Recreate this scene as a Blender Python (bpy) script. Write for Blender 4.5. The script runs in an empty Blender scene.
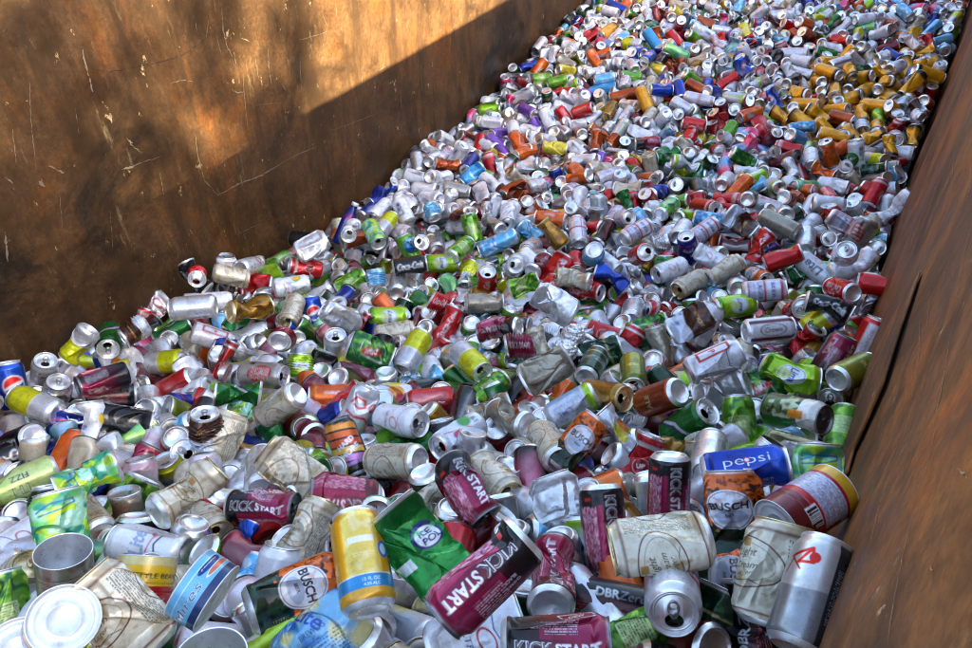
import bpy, math, time
import numpy as np
from mathutils import Matrix, Vector
from mathutils.geometry import tessellate_polygon

T0 = time.time()
scene = bpy.context.scene
COL = scene.collection
RNG = np.random.RandomState(11)

# ------------------------------------------------------------------ camera geometry (container axes: x across, y along, z up)
F_PX, CX, CY = 730.0, 486.0, 324.0          # focal length and centre of the 972 x 648 photograph, in its pixels
PITCH = math.radians(40.974)
LV = np.array([.49376, .86960, 0.0])         # container's long axis in the camera's level frame
RV = np.array([.86960, -.49376, 0.0])
CAM_H = 2.35

def z_of(px, py):
    s = np.interp(py, [-60, 0, 50, 100, 200, 250, 320, 400, 480, 560, 648, 760], [8.0, 9.2, 10.4, 11.8, 15.2, 18, 22.2, 29.5, 38.5, 50, 61, 70])
    return .066 * F_PX / (s * (1 + .10 * (px - 486) / 486))

def to_world(px, py, z):
    xc = (px - CX) / F_PX * z
    yc = (CY - py) / F_PX * z
    f = z * math.cos(PITCH) + yc * math.sin(PITCH)
    u = -z * math.sin(PITCH) + yc * math.cos(PITCH)
    return np.array([xc * RV[0] + f * RV[1], xc * LV[0] + f * LV[1], u + CAM_H])

def project(p):
    p = np.asarray(p, float)
    x, y, z = p[..., 0], p[..., 1], p[..., 2] - CAM_H
    r = x * RV[0] + y * LV[0]
    f = x * RV[1] + y * LV[1]
    zc = f * math.cos(PITCH) - z * math.sin(PITCH)
    yc = f * math.sin(PITCH) + z * math.cos(PITCH)
    zs = np.where(zc > .05, zc, .05)
    return np.stack([CX + F_PX * r / zs, CY - F_PX * yc / zs, zc], -1)

def wall_left_x(y): return -1.87 - .045 * y
def wall_right_x(y): return .111 + .0333 * y

HC = [0.8035, 0.1392, -0.3347, -0.2408, 0.7909, 0.0164, -0.5471, 0.0915, -0.0181, -0.1695, 0.3301]
def heap_z(x, y):
    y = min(max(y, -.3), 7.2); t = (y - 3) / 3.5
    b = [1, x, t, x * t, t * t, x * x, t ** 3, x * t * t, x * x * t, t ** 4, t ** 5]
    return sum(p * q for p, q in zip(b, HC))

# ------------------------------------------------------------------ materials
def lin(c):
    c = np.asarray(c, float)
    return np.where(c <= .04045, c / 12.92, ((c + .055) / 1.055) ** 2.4)

def new_mat(name):
    m = bpy.data.materials.new(name); m.use_nodes = True
    nt = m.node_tree; nt.nodes.clear()
    out = nt.nodes.new('ShaderNodeOutputMaterial'); b = nt.nodes.new('ShaderNodeBsdfPrincipled')
    nt.links.new(b.outputs[0], out.inputs[0])
    return m, nt, b

def N(nt, typ, **kw):
    n = nt.nodes.new(typ)
    for k, v in kw.items():
        if k.startswith('i_'):
            key = k[2:]
            n.inputs[int(key) if key.isdigit() else key.replace('_', ' ')].default_value = v
        else: setattr(n, k, v)
    return n

def ramp(nt, src, stops, interp='LINEAR'):
    r = nt.nodes.new('ShaderNodeValToRGB'); r.color_ramp.interpolation = interp
    el = r.color_ramp.elements
    while len(el) < len(stops): el.new(.5)
    for e, (p, c) in zip(el, stops):
        e.position = p; e.color = c if len(c) == 4 else (*c, 1)
    nt.links.new(src, r.inputs[0]); return r

def mixc(nt, fac, a, b, mode='MIX'):
    m = nt.nodes.new('ShaderNodeMix'); m.data_type = 'RGBA'; m.blend_type = mode
    for s, v in ((m.inputs[0], fac), (m.inputs[6], a), (m.inputs[7], b)):
        if hasattr(v, 'is_linked'): nt.links.new(v, s)
        else: s.default_value = v if not isinstance(v, tuple) or len(v) == 4 else (*v, 1)
    return m.outputs[2]

def mat_print():
    """ink and varnish over aluminium: colour and metalness come from the mesh's own print attribute"""
    m, nt, b = new_mat('printed_aluminium')
    at = N(nt, 'ShaderNodeAttribute', attribute_name='print')
    tc = N(nt, 'ShaderNodeTexCoord')
    n1 = N(nt, 'ShaderNodeTexNoise', i_Scale=38.0, i_Detail=4.0, i_Roughness=.65)
    nt.links.new(tc.outputs['Object'], n1.inputs['Vector'])
    dirt = ramp(nt, n1.outputs[0], [(.44, (1, 1, 1)), (.60, (.80, .76, .70)), (.72, (.42, .36, .30))])
    col = mixc(nt, .75, at.outputs['Color'], dirt.outputs[0], 'MULTIPLY')
    nt.links.new(col, b.inputs['Base Color'])
    nt.links.new(at.outputs['Alpha'], b.inputs['Metallic'])
    n2 = N(nt, 'ShaderNodeTexNoise', i_Scale=120.0, i_Detail=3.0)
    nt.links.new(tc.outputs['Object'], n2.inputs['Vector'])
    mr = N(nt, 'ShaderNodeMapRange', i_1=.35, i_2=.7, i_3=.24, i_4=.50)
    nt.links.new(n1.outputs[0], mr.inputs[0]); nt.links.new(mr.outputs[0], b.inputs['Roughness'])
    bp = N(nt, 'ShaderNodeBump', i_Strength=.10, i_Distance=.002)
    nt.links.new(n2.outputs[0], bp.inputs['Height']); nt.links.new(bp.outputs[0], b.inputs['Normal'])
    b.inputs['Coat Weight'].default_value = .35; b.inputs['Coat Roughness'].default_value = .12
    return m

def mat_alu(name, base, rough):
    m, nt, b = new_mat(name)
    tc = N(nt, 'ShaderNodeTexCoord')
    n1 = N(nt, 'ShaderNodeTexNoise', i_Scale=60.0, i_Detail=4.0, i_Roughness=.6)
    nt.links.new(tc.outputs['Object'], n1.inputs['Vector'])
    c = ramp(nt, n1.outputs[0], [(.40, base), (.62, tuple(x * .86 for x in base)), (.78, tuple(x * y for x, y in zip(base, (.55, .50, .44))))])
    nt.links.new(c.outputs[0], b.inputs['Base Color'])
    b.inputs['Metallic'].default_value = .85
    mr = N(nt, 'ShaderNodeMapRange', i_1=.3, i_2=.7, i_3=rough - .06, i_4=rough + .14)
    nt.links.new(n1.outputs[0], mr.inputs[0]); nt.links.new(mr.outputs[0], b.inputs['Roughness'])
    bp = N(nt, 'ShaderNodeBump', i_Strength=.15, i_Distance=.002)
    nt.links.new(n1.outputs[0], bp.inputs['Height']); nt.links.new(bp.outputs[0], b.inputs['Normal'])
    return m

M_PRINT = mat_print()
M_ALU = mat_alu('bare_aluminium', (.94, .95, .96), .30)
M_GOLD = mat_alu('gold_lacquered_aluminium', (.80, .66, .38), .28)
M_TAB = mat_alu('pull_tab_aluminium', (.45, .46, .47), .34)
M_DARK = mat_alu('dark_tinted_aluminium', (.22, .22, .23), .30)
M_WHITE = mat_alu('white_lacquered_steel', (.78, .80, .83), .36)
for _n in M_WHITE.node_tree.nodes:
    if _n.type == 'BSDF_PRINCIPLED': _n.inputs['Metallic'].default_value = .35

# ------------------------------------------------------------------ mesh helpers
def mesh_from(name, v, faces, mats, attr=None, smooth=True, midx=None):
    """v (N,3) array in metres, faces: (M,4) int array or a list of index tuples"""
    me = bpy.data.meshes.new(name)
    v = np.asarray(v, np.float32)
    if isinstance(faces, list):
        me.from_pydata(v.tolist(), [], faces)
    else:
        faces = np.asarray(faces, np.int32); k = faces.shape[1]
        me.vertices.add(len(v)); me.vertices.foreach_set('co', v.ravel())
        me.loops.add(faces.size); me.loops.foreach_set('vertex_index', faces.ravel())
        me.polygons.add(len(faces)); me.polygons.foreach_set('loop_start', np.arange(len(faces), dtype=np.int32) * k)
        me.update(calc_edges=True)
    for m in (mats if isinstance(mats, (list, tuple)) else [mats]): me.materials.append(m)
    if smooth: me.polygons.foreach_set('use_smooth', np.ones(len(me.polygons), bool))
    if midx is not None: me.polygons.foreach_set('material_index', np.asarray(midx, np.int32))
    if attr is not None:
        a = me.color_attributes.new('print', 'FLOAT_COLOR', 'POINT')
        a.data.foreach_set('color', np.asarray(attr, np.float32).ravel())
    me.update()
    return me

def link(name, data, parent=None, **props):
    o = bpy.data.objects.new(name, data); COL.objects.link(o)
    if parent is not None: o.parent = parent
    for k, v in props.items():
        if v is not None: o[k] = v
    return o

def grid_faces(nr, nc, wrap=True):
    """rows nr, columns nc"""
    r = np.arange(nr - 1)[:, None]; c = np.arange(nc if wrap else nc - 1)[None, :]
    c2 = (c + 1) % nc
    f = np.stack([r * nc + c, r * nc + c2, (r + 1) * nc + c2, (r + 1) * nc + c], -1)
    return f.reshape(-1, 4)
# ------------------------------------------------------------------ printed artwork, drawn in numpy and read per vertex by the can bodies
PW, PH, PPM = 332, 176, 1.6                  # canvas: 207.5 x 110 mm at 1.6 px per mm
_gly = {}
def glyph_tris(s, shear=0., bold=0., sp=1.):
    key = (s, shear, bold, sp)
    if key not in _gly:
        cu = bpy.data.curves.new('t', 'FONT'); cu.body = s; cu.size = 1; cu.shear = shear; cu.offset = bold
        cu.space_character = sp; cu.resolution_u = 3
        o = bpy.data.objects.new('t', cu); COL.objects.link(o)
        dg = bpy.context.evaluated_depsgraph_get(); me = o.evaluated_get(dg).to_mesh(); me.calc_loop_triangles()
        v = np.array([q.co[:2] for q in me.vertices]).reshape(-1, 2)
        t = np.array([q.vertices[:] for q in me.loop_triangles], int).reshape(-1, 3)
        bpy.data.objects.remove(o); bpy.data.curves.remove(cu)
        lo, hi = v.min(0), v.max(0)
        v = (v - (lo + hi) / 2) / (hi[1] - lo[1])
        _gly[key] = (v, t)
    return _gly[key]

class Art:
    def __init__(s, bg, metal=.55):
        s.t = np.zeros((PH, PW, 4)); s.bg(bg, metal)
        s.Y, s.X = np.mgrid[0:PH, 0:PW]; s.X = (s.X + .5) / PPM; s.Y = (s.Y + .5) / PPM
    def bg(s, c, metal): s.t[..., :3] = lin(c); s.t[..., 3] = metal; return s
    def put(s, m, c, metal=None):
        m = np.clip(m, 0, 1)[..., None]; s.t[..., :3] = s.t[..., :3] * (1 - m) + lin(c) * m
        if metal is not None: s.t[..., 3:] = s.t[..., 3:] * (1 - m) + metal * m
        return s
    def band(s, a, b, c, metal=None, slope=0., wav=0., edge=1.):
        y = s.Y + slope * (s.X - 103) + wav * np.sin(s.X / 207.5 * 6.283 * 3)
        return s.put(np.clip((y - a) * edge + .5, 0, 1) * np.clip((b - y) * edge + .5, 0, 1), c, metal)
    def grad(s, a, b, c, metal=None): return s.put((s.Y - a) / (b - a), c, metal)
    def box(s, x0, y0, x1, y1, c, metal=None):
        m = np.clip((s.X - x0) * PPM + .5, 0, 1) * np.clip((x1 - s.X) * PPM + .5, 0, 1) * np.clip((s.Y - y0) * PPM + .5, 0, 1) * np.clip((y1 - s.Y) * PPM + .5, 0, 1)
        return s.put(m, c, metal)
    def ell(s, x, y, rx, ry, c, metal=None, rot=0., w=None, half=None):
        a = math.radians(rot); dx, dy = s.X - x, s.Y - y
        p = dx * math.cos(a) + dy * math.sin(a); q = -dx * math.sin(a) + dy * math.cos(a)
        d = (np.sqrt((p / rx) ** 2 + (q / ry) ** 2) - 1) * min(rx, ry)
        m = np.clip(.5 - d * PPM, 0, 1) if w is None else np.clip(.5 + (w / 2 - abs(d)) * PPM, 0, 1)
        if half == 'up': m = m * (q > 0)
        if half == 'dn': m = m * (q < 0)
        return s.put(m, c, metal)
    def txt(s, st, x, y, h, c, rot=0., shear=0., bold=0., sp=1., metal=None, wid=None):
        v, t = glyph_tris(st, shear, bold, sp); v = v * h
        if wid: v = v * np.array([wid / (v[:, 0].max() - v[:, 0].min()), 1])
        a = math.radians(rot); R = np.array([[math.cos(a), math.sin(a)], [-math.sin(a), math.cos(a)]])
        v = (v @ R + [x, y]) * PPM; K = 2
        m = np.zeros((PH * K, PW * K))
        for q in v[t] * K:
            x0, y0 = np.floor(q.min(0)).astype(int); x1, y1 = np.ceil(q.max(0)).astype(int) + 1
            x0, y0 = max(x0, 0), max(y0, 0); x1, y1 = min(x1, PW * K), min(y1, PH * K)
            if x1 <= x0 or y1 <= y0: continue
            gy, gx = np.mgrid[y0:y1, x0:x1]; gx = gx + .5; gy = gy + .5
            e = [(q[(i + 1) % 3, 0] - q[i, 0]) * (gy - q[i, 1]) - (q[(i + 1) % 3, 1] - q[i, 1]) * (gx - q[i, 0]) for i in range(3)]
            ins = ((e[0] >= 0) & (e[1] >= 0) & (e[2] >= 0)) | ((e[0] <= 0) & (e[1] <= 0) & (e[2] <= 0))
            m[y0:y1, x0:x1] = np.maximum(m[y0:y1, x0:x1], ins)
        return s.put(m.reshape(PH, K, PW, K).mean((1, 3)), c, metal)
    def small(s, x0, y0, x1, y1, c, pitch=2.6, rot=0, dens=.62, seed=1, a=.8):
        """a block of unreadably small print"""
        r = np.random.RandomState(seed)
        u, w = (s.X, s.Y) if not rot else (s.Y, s.X)
        row = np.floor(w / pitch).astype(int); cell = np.floor(u / .8).astype(int)
        h = r.rand(97, 401)[row % 97, cell % 401]
        m = ((w / pitch) % 1 < .52) & (h < dens) & (s.X > x0) & (s.X < x1) & (s.Y > y0) & (s.Y < y1)
        return s.put(m * a, c)
    def specks(s, c, dens, size=2.5, y0=-9, y1=999, x0=-9, x1=999, seed=3, a=1., aniso=1.):
        r = np.random.RandomState(seed); nx, ny = int(208 / size) + 2, int(112 / (size * aniso)) + 2
        g = r.rand(ny, nx)
        fx, fy = s.X / size, s.Y / (size * aniso); ix, iy = np.floor(fx).astype(int), np.floor(fy).astype(int)
        tx, ty = fx - ix, fy - iy; g = g[:, np.arange(nx + 1) % nx]; iy = np.clip(iy, 0, ny - 2); ix = np.clip(ix, 0, nx - 2)
        val = (g[iy, ix] * (1 - tx) + g[iy, ix + 1] * tx) * (1 - ty) + (g[iy + 1, ix] * (1 - tx) + g[iy + 1, ix + 1] * tx) * ty
        m = np.clip((dens - val) * 8 + .5, 0, 1) * (s.Y > y0) * (s.Y < y1) * (s.X > x0) * (s.X < x1)
        return s.put(m * a, c)
    def arc(s, pts, c, w=1.4):
        p = np.array(pts, float); d = np.full(s.X.shape, 1e9)
        for a, b in zip(p[:-1], p[1:]):
            ab = b - a; t = np.clip(((s.X - a[0]) * ab[0] + (s.Y - a[1]) * ab[1]) / (ab @ ab + 1e-9), 0, 1)
            d = np.minimum(d, np.hypot(s.X - a[0] - t * ab[0], s.Y - a[1] - t * ab[1]))
        return s.put(np.clip(.5 + (w / 2 - d) * PPM, 0, 1), c)
    def barcode(s, x, y, w, h, seed=2):
        s.box(x, y, x + w, y + h, (.93, .93, .93), .1)
        r = np.random.RandomState(seed).rand(80); k = np.floor((s.X - x) / .9).astype(int) % 80
        m = (s.X > x + 1.5) & (s.X < x + w - 1.5) & (s.Y > y + 1.5) & (s.Y < y + h - 1.5) & (r[k] < .5)
        return s.put(m * 1., (.08, .08, .1))

WHT, BLKC, SLV = (.93, .94, .96), (.05, .05, .06), (.80, .81, .83)
ART = {}      # key -> (canvas, description, lid material key)
def art(key, desc, a, lid='A'): ART[key] = (a.t.astype(np.float32), desc, lid)

def wave_edge(cx, cy, r, n=40, squash=.55): return [(cx + r * math.cos(t), cy + r * squash * math.sin(t)) for t in np.linspace(0, 6.283, n)]

def mk_kick(red=False):
    a = Art((.56, .06, .25), .45)
    a.grad(20, 78, (.26, .02, .12)); a.grad(62, 92, (.07, .05, .08), .35)
    a.box(60, 0, 84, 84, (.80, .42, .52)); a.specks((.93, .72, .78), .50, 1.3, 2, 86, 58, 84, 5, .9, 3)
    a.specks((.60, .08, .30), .40, 1.2, 0, 88, 56, 88, 8, .8, 3); a.box(66, 94, 76, 99, (.85, .15, .12))
    a.box(66, 66, 80, 70, (.75, .55, .62)); a.box(66, 73, 80, 76, (.7, .5, .6))
    a.box(86, 0, 93, 88, (.66, .08, .30)); a.box(118, 0, 134, 72, (.58, .08, .28))
    for x in (103, 2): pass
    a.txt('KICK', 106, 79, 17, (.92, .90, .93), -90, 0, .035, 1.0, wid=44); a.txt('KICK', 106, 79, 14.5, (.10, .04, .10), -90, 0, -.004, 1.0, wid=42)
    a.txt('START', 106, 30, 15, (.95, .93, .95), -90, .0, .03, wid=50)
    a.small(124, 28, 150, 66, (.90, .80, .86), 3.6, 1, .75, 4); a.txt('BLACK', 132, 74, 4, (.9, .85, .9), -90, 0, .02); a.txt('CHERRY', 139, 74, 4, (.9, .85, .9), -90, 0, .02)
    for x0 in (158, 22):
        a.arc([(x0 - 7, 8), (x0 - 3, 46), (x0 + 7, 52), (x0 + 4, 12), (x0 - 7, 8)], (.90, .88, .88), 1.6)
        a.ell(x0, 30, 5, 17, (.62, .08, .10), None, 6); a.txt('DEW', x0, 30, 6, WHT, -82, 0, .02); a.txt('MTN', x0 - 5, 40, 3, WHT, -82, 0, .02)
    a.box(172, 0, 200, 70, (.12, .03, .07)); a.small(174, 10, 198, 64, (.82, .74, .78), 2.6, 1, .7, 9)
    a.box(30, 0, 52, 80, (.72, .10, .25)); a.specks((.45, .02, .12), .4, 3, 0, 90, 28, 54, 12)
    if red: a.put(np.full((PH, PW), .35), (.55, .02, .08))
    a.t = a.t[::-1, ::-1].copy()
    return a
art('K', 'magenta and black energy drink can', mk_kick(), 'D')
art('KR', 'dark cherry energy drink can', mk_kick(True), 'D')

a = Art((.90, .42, .10), .35)
a.specks((.12, .10, .07), .30, 5, 46, 108, seed=6, aniso=.7); a.specks((.55, .22, .06), .3, 4, 50, 110, seed=16)
a.band(-5, 40, (.06, .22, .13), .3, wav=2.5); a.specks((.03, .10, .06), .42, 5, -5, 42, seed=7); a.specks((.85, .40, .10), .20, 4, 30, 50, seed=21)
for cx in (103, 206, 0):
    a.ell(cx, 60, 29, 30, (.90, .90, .93), .2); a.ell(cx, 60, 26.5, 27.5, (.08, .07, .08), None, w=.9); a.ell(cx, 50, 20, 10, (.70, .74, .82)); a.specks((.80, .55, .45), .33, 5, 66, 86, cx - 20, cx + 22, 4, .6)
    a.txt('BUSCH', cx, 66, 12.5, (.08, .08, .12), 0, 0, .03, wid=47); a.txt('BEER', cx, 52, 4.6, (.12, .12, .16), 0, 0, .02)
a.small(132, 8, 176, 34, (.72, .75, .60), 3, 0, .5, 3); a.txt('BUSCH', 155, 92, 6, (.10, .07, .05), 0, 0, .02); a.small(136, 72, 174, 86, (.35, .12, .05), 3, 0, .6, 5)
art('B', 'orange and green camouflage beer can', a, 'A')

a = Art((.85, .82, .73), .22)
a.specks((.70, .62, .44), .36, 14, seed=4, a=.7); a.specks((.62, .50, .28), .25, 9, 20, 96, seed=14, a=.6)
for cx in (70, 174):
    a.arc(wave_edge(cx, 60, 42, 50, .72), (.38, .13, .10), 1.7); a.arc(wave_edge(cx, 60, 34, 50, .68), (.45, .34, .20), .7)
    for k, (w, y, h) in enumerate((('Light', 70, 12), ('Cream', 56, 8), ('Lager', 46, 8))):
        a.txt(w, cx + 2, y, h, (.18, .10, .07), 8, .45, .004)
    a.box(cx - 5, 78, cx + 6, 88, (.68, .52, .25)); a.arc([(cx - 22, 40), (cx - 8, 36), (cx + 9, 40), (cx + 20, 36)], (.22, .14, .08), 1)
a.arc([(0, 104), (207, 104)], (.40, .12, .10), 1.6); a.arc([(0, 5), (207, 5)], (.40, .12, .10), 1.6)
a.small(112, 12, 136, 98, (.12, .12, .14), 2.4, 1, .72, 2, .85); a.small(4, 20, 24, 90, (.25, .2, .15), 2.8, 1, .6, 6, .8)
art('N', 'cream beer can with brown arcs and dark script', a, 'N')

def globe(a, x, y, r, rot=20):
    a.ell(x, y, r * 1.12, r * 1.12, WHT, .1); a.ell(x, y, r, r, (.85, .12, .14), .3, rot, half='up'); a.ell(x, y, r, r, (.05, .25, .65), .3, rot, half='dn'); a.ell(x, y, r * 1.0, r * .22, WHT, .1, rot)
a = Art((.02, .22, .66), .5); a.grad(60, 140, (.03, .35, .80)); a.specks((.02, .16, .52), .3, 12, seed=9, a=.6)
a.txt('pepsi', 108, 58, 19, WHT, 90, 0, -.012, wid=66); a.ell(108, 58, 1.5, 1.5, (.8, .1, .1)); a.ell(108 - 2, 58.5, 5, 5, (.75, .12, .15), None)
a.ell(108 - 2, 58.5, 3.2, 3.2, (.9, .9, .95)); globe(a, 5, 58, 23); globe(a, 202.5 + 10, 58, 23)
a.small(150, 15, 175, 95, (.75, .85, .95), 2.8, 1, .6, 3, .7); a.box(30, 0, 44, 110, (.02, .16, .5))
art('PB', 'blue cola can', a, 'A')
a = Art((.86, .87, .90), .6); a.txt('pepsi', 100, 80, 12, (.08, .18, .45), 0, 0, -.005, wid=40); a.ell(104, 80, 3.4, 3.4, (.75, .1, .15))
a.txt('DIET', 116, 69, 5, (.1, .2, .45)); a.small(20, 10, 60, 90, (.35, .38, .45), 2.6, 0, .55, 7, .7); globe(a, 170, 60, 18)
art('PS', 'silver diet cola can', a)
a = Art((.93, .95, .98), .15); a.ell(78, 74, 12, 15, (.25, .60, .15), None, 15); a.ell(75, 74, 9, 13, (.98, .80, .10), None, 15)
a.txt('Lite', 108, 62, 24, (.20, .35, .62), 10, .35, .02, wid=44); a.txt('Lite', 108, 62, 22, (.72, .80, .92), 10, .35, -.01, wid=42)
a.ell(130, 42, 9, 4, (.82, .35, .48), None, 25); a.arc([(84, 38), (98, 44), (118, 40), (130, 30)], (.82, .45, .55), 2.4); a.arc([(92, 28), (110, 34), (128, 26)], (.12, .15, .25), 3)
a.small(140, 20, 170, 60, (.45, .5, .6), 3, 1, .5, 4, .6); a.txt('Lite', 5, 60, 22, (.2, .35, .65), 0, .3, .02); a.txt('Lite', 205, 60, 22, (.2, .35, .65), 0, .3, .02)
art('LT', 'white light beer can with lemon and blue script', a)
a = Art((.90, .62, .10), .45); a.box(84, 26, 128, 110, (.93, .80, .36)); a.box(74, 26, 84, 110, (.98, .70, .05)); a.band(12, 28, (.16, .55, .78), .4); a.band(-5, 12, (.90, .66, .20), .4); a.band(28, 29.2, (.95, .95, .9))
a.box(90, 68, 122, 76, (.98, .95, .85)); a.small(94, 50, 122, 56, (.98, .9, .65), 3, 0, .8, 5); a.txt('12 FL OZ', 112, 22, 4.2, (.85, .95, 1.), 0, 0, .02); a.txt('4.5% ALC', 112, 16, 3.6, (.85, .95, 1.), 0, 0, .02)
a.ell(134, 58, 8, 11, (.20, .45, .75), .3); a.ell(134, 58, 5, 7, (.8, .88, .95)); a.box(142, 28, 176, 104, (.36, .38, .22)); a.small(143, 30, 175, 102, (.88, .88, .8), 2.4, 1, .6, 2, .8)
a.specks((.98, .92, .70), .35, 10, 30, 110, 86, 126, 22, .5)
art('YB', 'golden yellow can with blue band', a)
a = Art((.03, .55, .20), .6); a.grad(30, 130, (.02, .35, .12)); a.box(60, 36, 92, 50, (.88, .93, .92), .2); a.ell(128, 66, 19, 19, (.06, .15, .42), .3); a.ell(128, 64, 14.5, 14.5, (.86, .90, .94), .2)
a.txt('ICE', 127, 69, 9, (.05, .15, .42), 0, .1, .03); a.txt('POL', 129, 58, 9, (.05, .15, .42), 0, .1, .03); a.specks((.30, .85, .40), .2, 12, seed=2, a=.6)
art('G7', 'glossy emerald green can with blue badge', a)
a = Art((.05, .05, .06), .35)
for x in (103, 0, 207): a.txt('Coca-Cola', x, 56, 24, WHT, 90, .4, .01, wid=92)
a.box(40, 0, 60, 110, (.35, .03, .05)); a.small(150, 12, 172, 96, (.75, .75, .75), 2.6, 1, .6, 4, .7)
art('CZ', 'black cola can with white script', a)
a = Art((.78, .04, .07), .4)
for x in (103, 0, 207): a.txt('Coca-Cola', x, 56, 22, WHT, 90, .4, .01, wid=92)
a.small(150, 12, 172, 96, (.95, .85, .85), 2.6, 1, .6, 4, .7)
art('CR', 'red cola can with white script', a)
a = Art((.72, .05, .09), .45); a.specks((.88, .25, .30), .3, 5, seed=5, a=.6); a.ell(108, 50, 17, 17, (.9, .75, .75), None, w=2); a.ell(108, 50, 12, 12, (.45, .03, .06)); a.txt('UP', 108, 50, 10, (.9, .8, .8), 20, .2, .02)
a.box(0, 0, 40, 110, (.55, .03, .06)); a.band(95, 101, (.92, .9, .9), .2)
art('RC', 'glossy red fizzy drink can', a)
a = Art((.84, .85, .87), .5)
a.arc([(82, 74), (92, 92), (112, 90), (118, 76), (104, 68), (90, 72)], (.78, .10, .14), 5); a.arc([(80, 52), (100, 46), (126, 50), (140, 42)], (.78, .10, .14), 5.5); a.ell(136, 78, 8, 9, (.78, .10, .14), None, w=5)
a.arc([(20, 80), (36, 92), (52, 80), (36, 68), (20, 80)], (.78, .10, .14), 4); a.txt('Coke', 180, 56, 20, (.75, .08, .1), 90, .3, .02)
art('DC', 'silver diet cola can with red lettering', a)
a = Art((.03, .38, .16), .5); a.arc([(86, 30), (98, 84), (122, 92), (116, 28), (86, 30)], (.88, .92, .86), 2.2); a.ell(105, 60, 9, 30, (.78, .10, .12), None, 10); a.txt('DEW', 105, 58, 11, WHT, -80, 0, .03); a.txt('MTN', 96, 74, 5, WHT, -80, 0, .03)
a.specks((.42, .70, .12), .32, 8, seed=8, a=.8); a.specks((.02, .20, .08), .3, 9, seed=18, a=.8); a.arc([(4, 30), (16, 84), (34, 90), (30, 28)], (.75, .12, .14), 5)
art('DG', 'green citrus soda can with red and white emblem', a)
a = Art((.42, .03, .10), .4); a.ell(103, 58, 26, 34, (.60, .05, .12), .4); a.txt('Dr', 103, 76, 11, WHT, 0, .2, .02); a.txt('Pepper', 103, 56, 12, WHT, 8, .2, .02, wid=46); a.small(140, 10, 175, 100, (.85, .75, .78), 2.8, 0, .5, 3, .7); a.txt('Dr', 5, 70, 12, WHT, 0, .2, .02)
art('DM', 'maroon soda can', a)
a = Art((.62, .60, .58), .6); a.ell(100, 62, 22, 34, (.62, .08, .10), .3, 12); a.small(84, 36, 116, 90, (.92, .88, .85), 5, 0, .7, 3, .9); a.box(66, 26, 76, 40, (.1, .1, .1)); a.txt('Diet', 128, 84, 7, (.2, .1, .1)); a.box(150, 10, 190, 100, (.70, .67, .62))
art('D2', 'pewter grey diet soda can with red patch', a)
a = Art((.90, .90, .93), .3); a.box(66, 8, 140, 102, (.72, .06, .12)); a.box(70, 12, 136, 98, (.86, .87, .93)); a.band(52, 58, (.72, .06, .12), .3)
a.txt('LAGER', 103, 42, 13, (.15, .20, .50), 0, 0, .02, wid=58); a.txt('BEER', 103, 78, 11, (.15, .20, .50), 0, 0, .02, wid=50); a.small(73, 14, 133, 30, (.25, .30, .60), 2.8, 0, .6, 3, .9); a.small(150, 15, 200, 95, (.55, .25, .35), 2.8, 1, .5, 4, .7); a.band(103, 106, (.72, .06, .12))
art('BW', 'white lager can with red framed blue lettering', a)
a = Art((.05, .18, .60), .45); a.txt('LIGHT', 103, 44, 14, WHT, 0, .1, .02, wid=54); a.txt('Bud', 103, 70, 18, WHT, 0, .1, .02); a.specks((.03, .10, .40), .35, 12, seed=5); a.arc([(66, 88), (103, 94), (140, 88)], (.8, .1, .15), 3)
art('BL', 'royal blue light beer can', a)
a = Art((.80, .81, .84), .5); a.band(50, 112, (.80, .82, .08), .4); a.band(47, 50, (.95, .95, .9)); a.arc([(108, 96), (124, 84), (122, 66), (110, 60)], (.70, .55, .25), 2); a.small(80, 10, 130, 42, (.45, .48, .5), 3, 0, .5, 3, .6); a.txt('SELTZER', 103, 80, 6, (.4, .42, .1))
art('YW', 'yellow topped silver seltzer can', a)
a = Art((.62, .82, .12), .45); a.ell(103, 58, 25, 27, (.92, .94, .95), .1); a.ell(103, 58, 22, 24, (.35, .60, .25), None, w=1.5); a.txt('Lime', 103, 62, 15, (.10, .25, .62), 0, .35, .03); a.txt('Light', 104, 47, 8, (.10, .25, .62), 0, .35, .02); a.band(-5, 12, (.32, .62, .10)); a.ell(0, 58, 25, 27, (.92, .94, .95)); a.ell(207, 58, 25, 27, (.92, .94, .95)); a.specks((.80, .90, .20), .3, 14, seed=7, a=.6)
art('LM', 'lime green beer can with blue script on a white disc', a)
a = Art((.36, .62, .14), .45); a.specks((.62, .80, .25), .35, 9, seed=17); a.specks((.12, .38, .10), .3, 8, seed=27); a.box(80, 30, 126, 70, (.75, .85, .55)); a.small(82, 32, 124, 68, (.1, .3, .15), 3.6, 0, .6, 3)
art('LG', 'leaf green can', a)
a = Art((.02, .42, .14), .6); a.arc([(70, 20), (90, 50), (120, 62), (150, 96)], (.85, .85, .90), 7); a.arc([(70, 14), (92, 42), (124, 54), (154, 88)], (.28, .16, .42), 4); a.grad(80, 150, (.02, .25, .08))
art('GR', 'bright green can with white and purple swirl', a)
a = Art((.03, .20, .12), .4); a.small(70, 40, 140, 60, (.8, .85, .8), 6, 0, .7, 3); a.band(80, 84, (.75, .72, .5)); a.ell(103, 62, 20, 14, (.05, .30, .16), None, w=2); a.specks((.10, .38, .2), .3, 6, seed=33)
art('GN', 'dark green can', a)
a = Art((.86, .36, .08), .45); a.barcode(70, 50, 30, 34); a.box(110, 0, 120, 110, (.70, .24, .05)); a.txt('Orange', 150, 56, 13, WHT, 90, .2, .02); a.specks((.95, .55, .15), .3, 14, seed=2, a=.6)
art('OR', 'orange soda can', a)
a = Art((.62, .26, .10), .7); a.grad(40, 140, (.80, .40, .18)); a.txt('ALE', 103, 60, 14, (.92, .8, .6), 0, 0, .02)
art('CO', 'coppery orange can', a)
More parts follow.
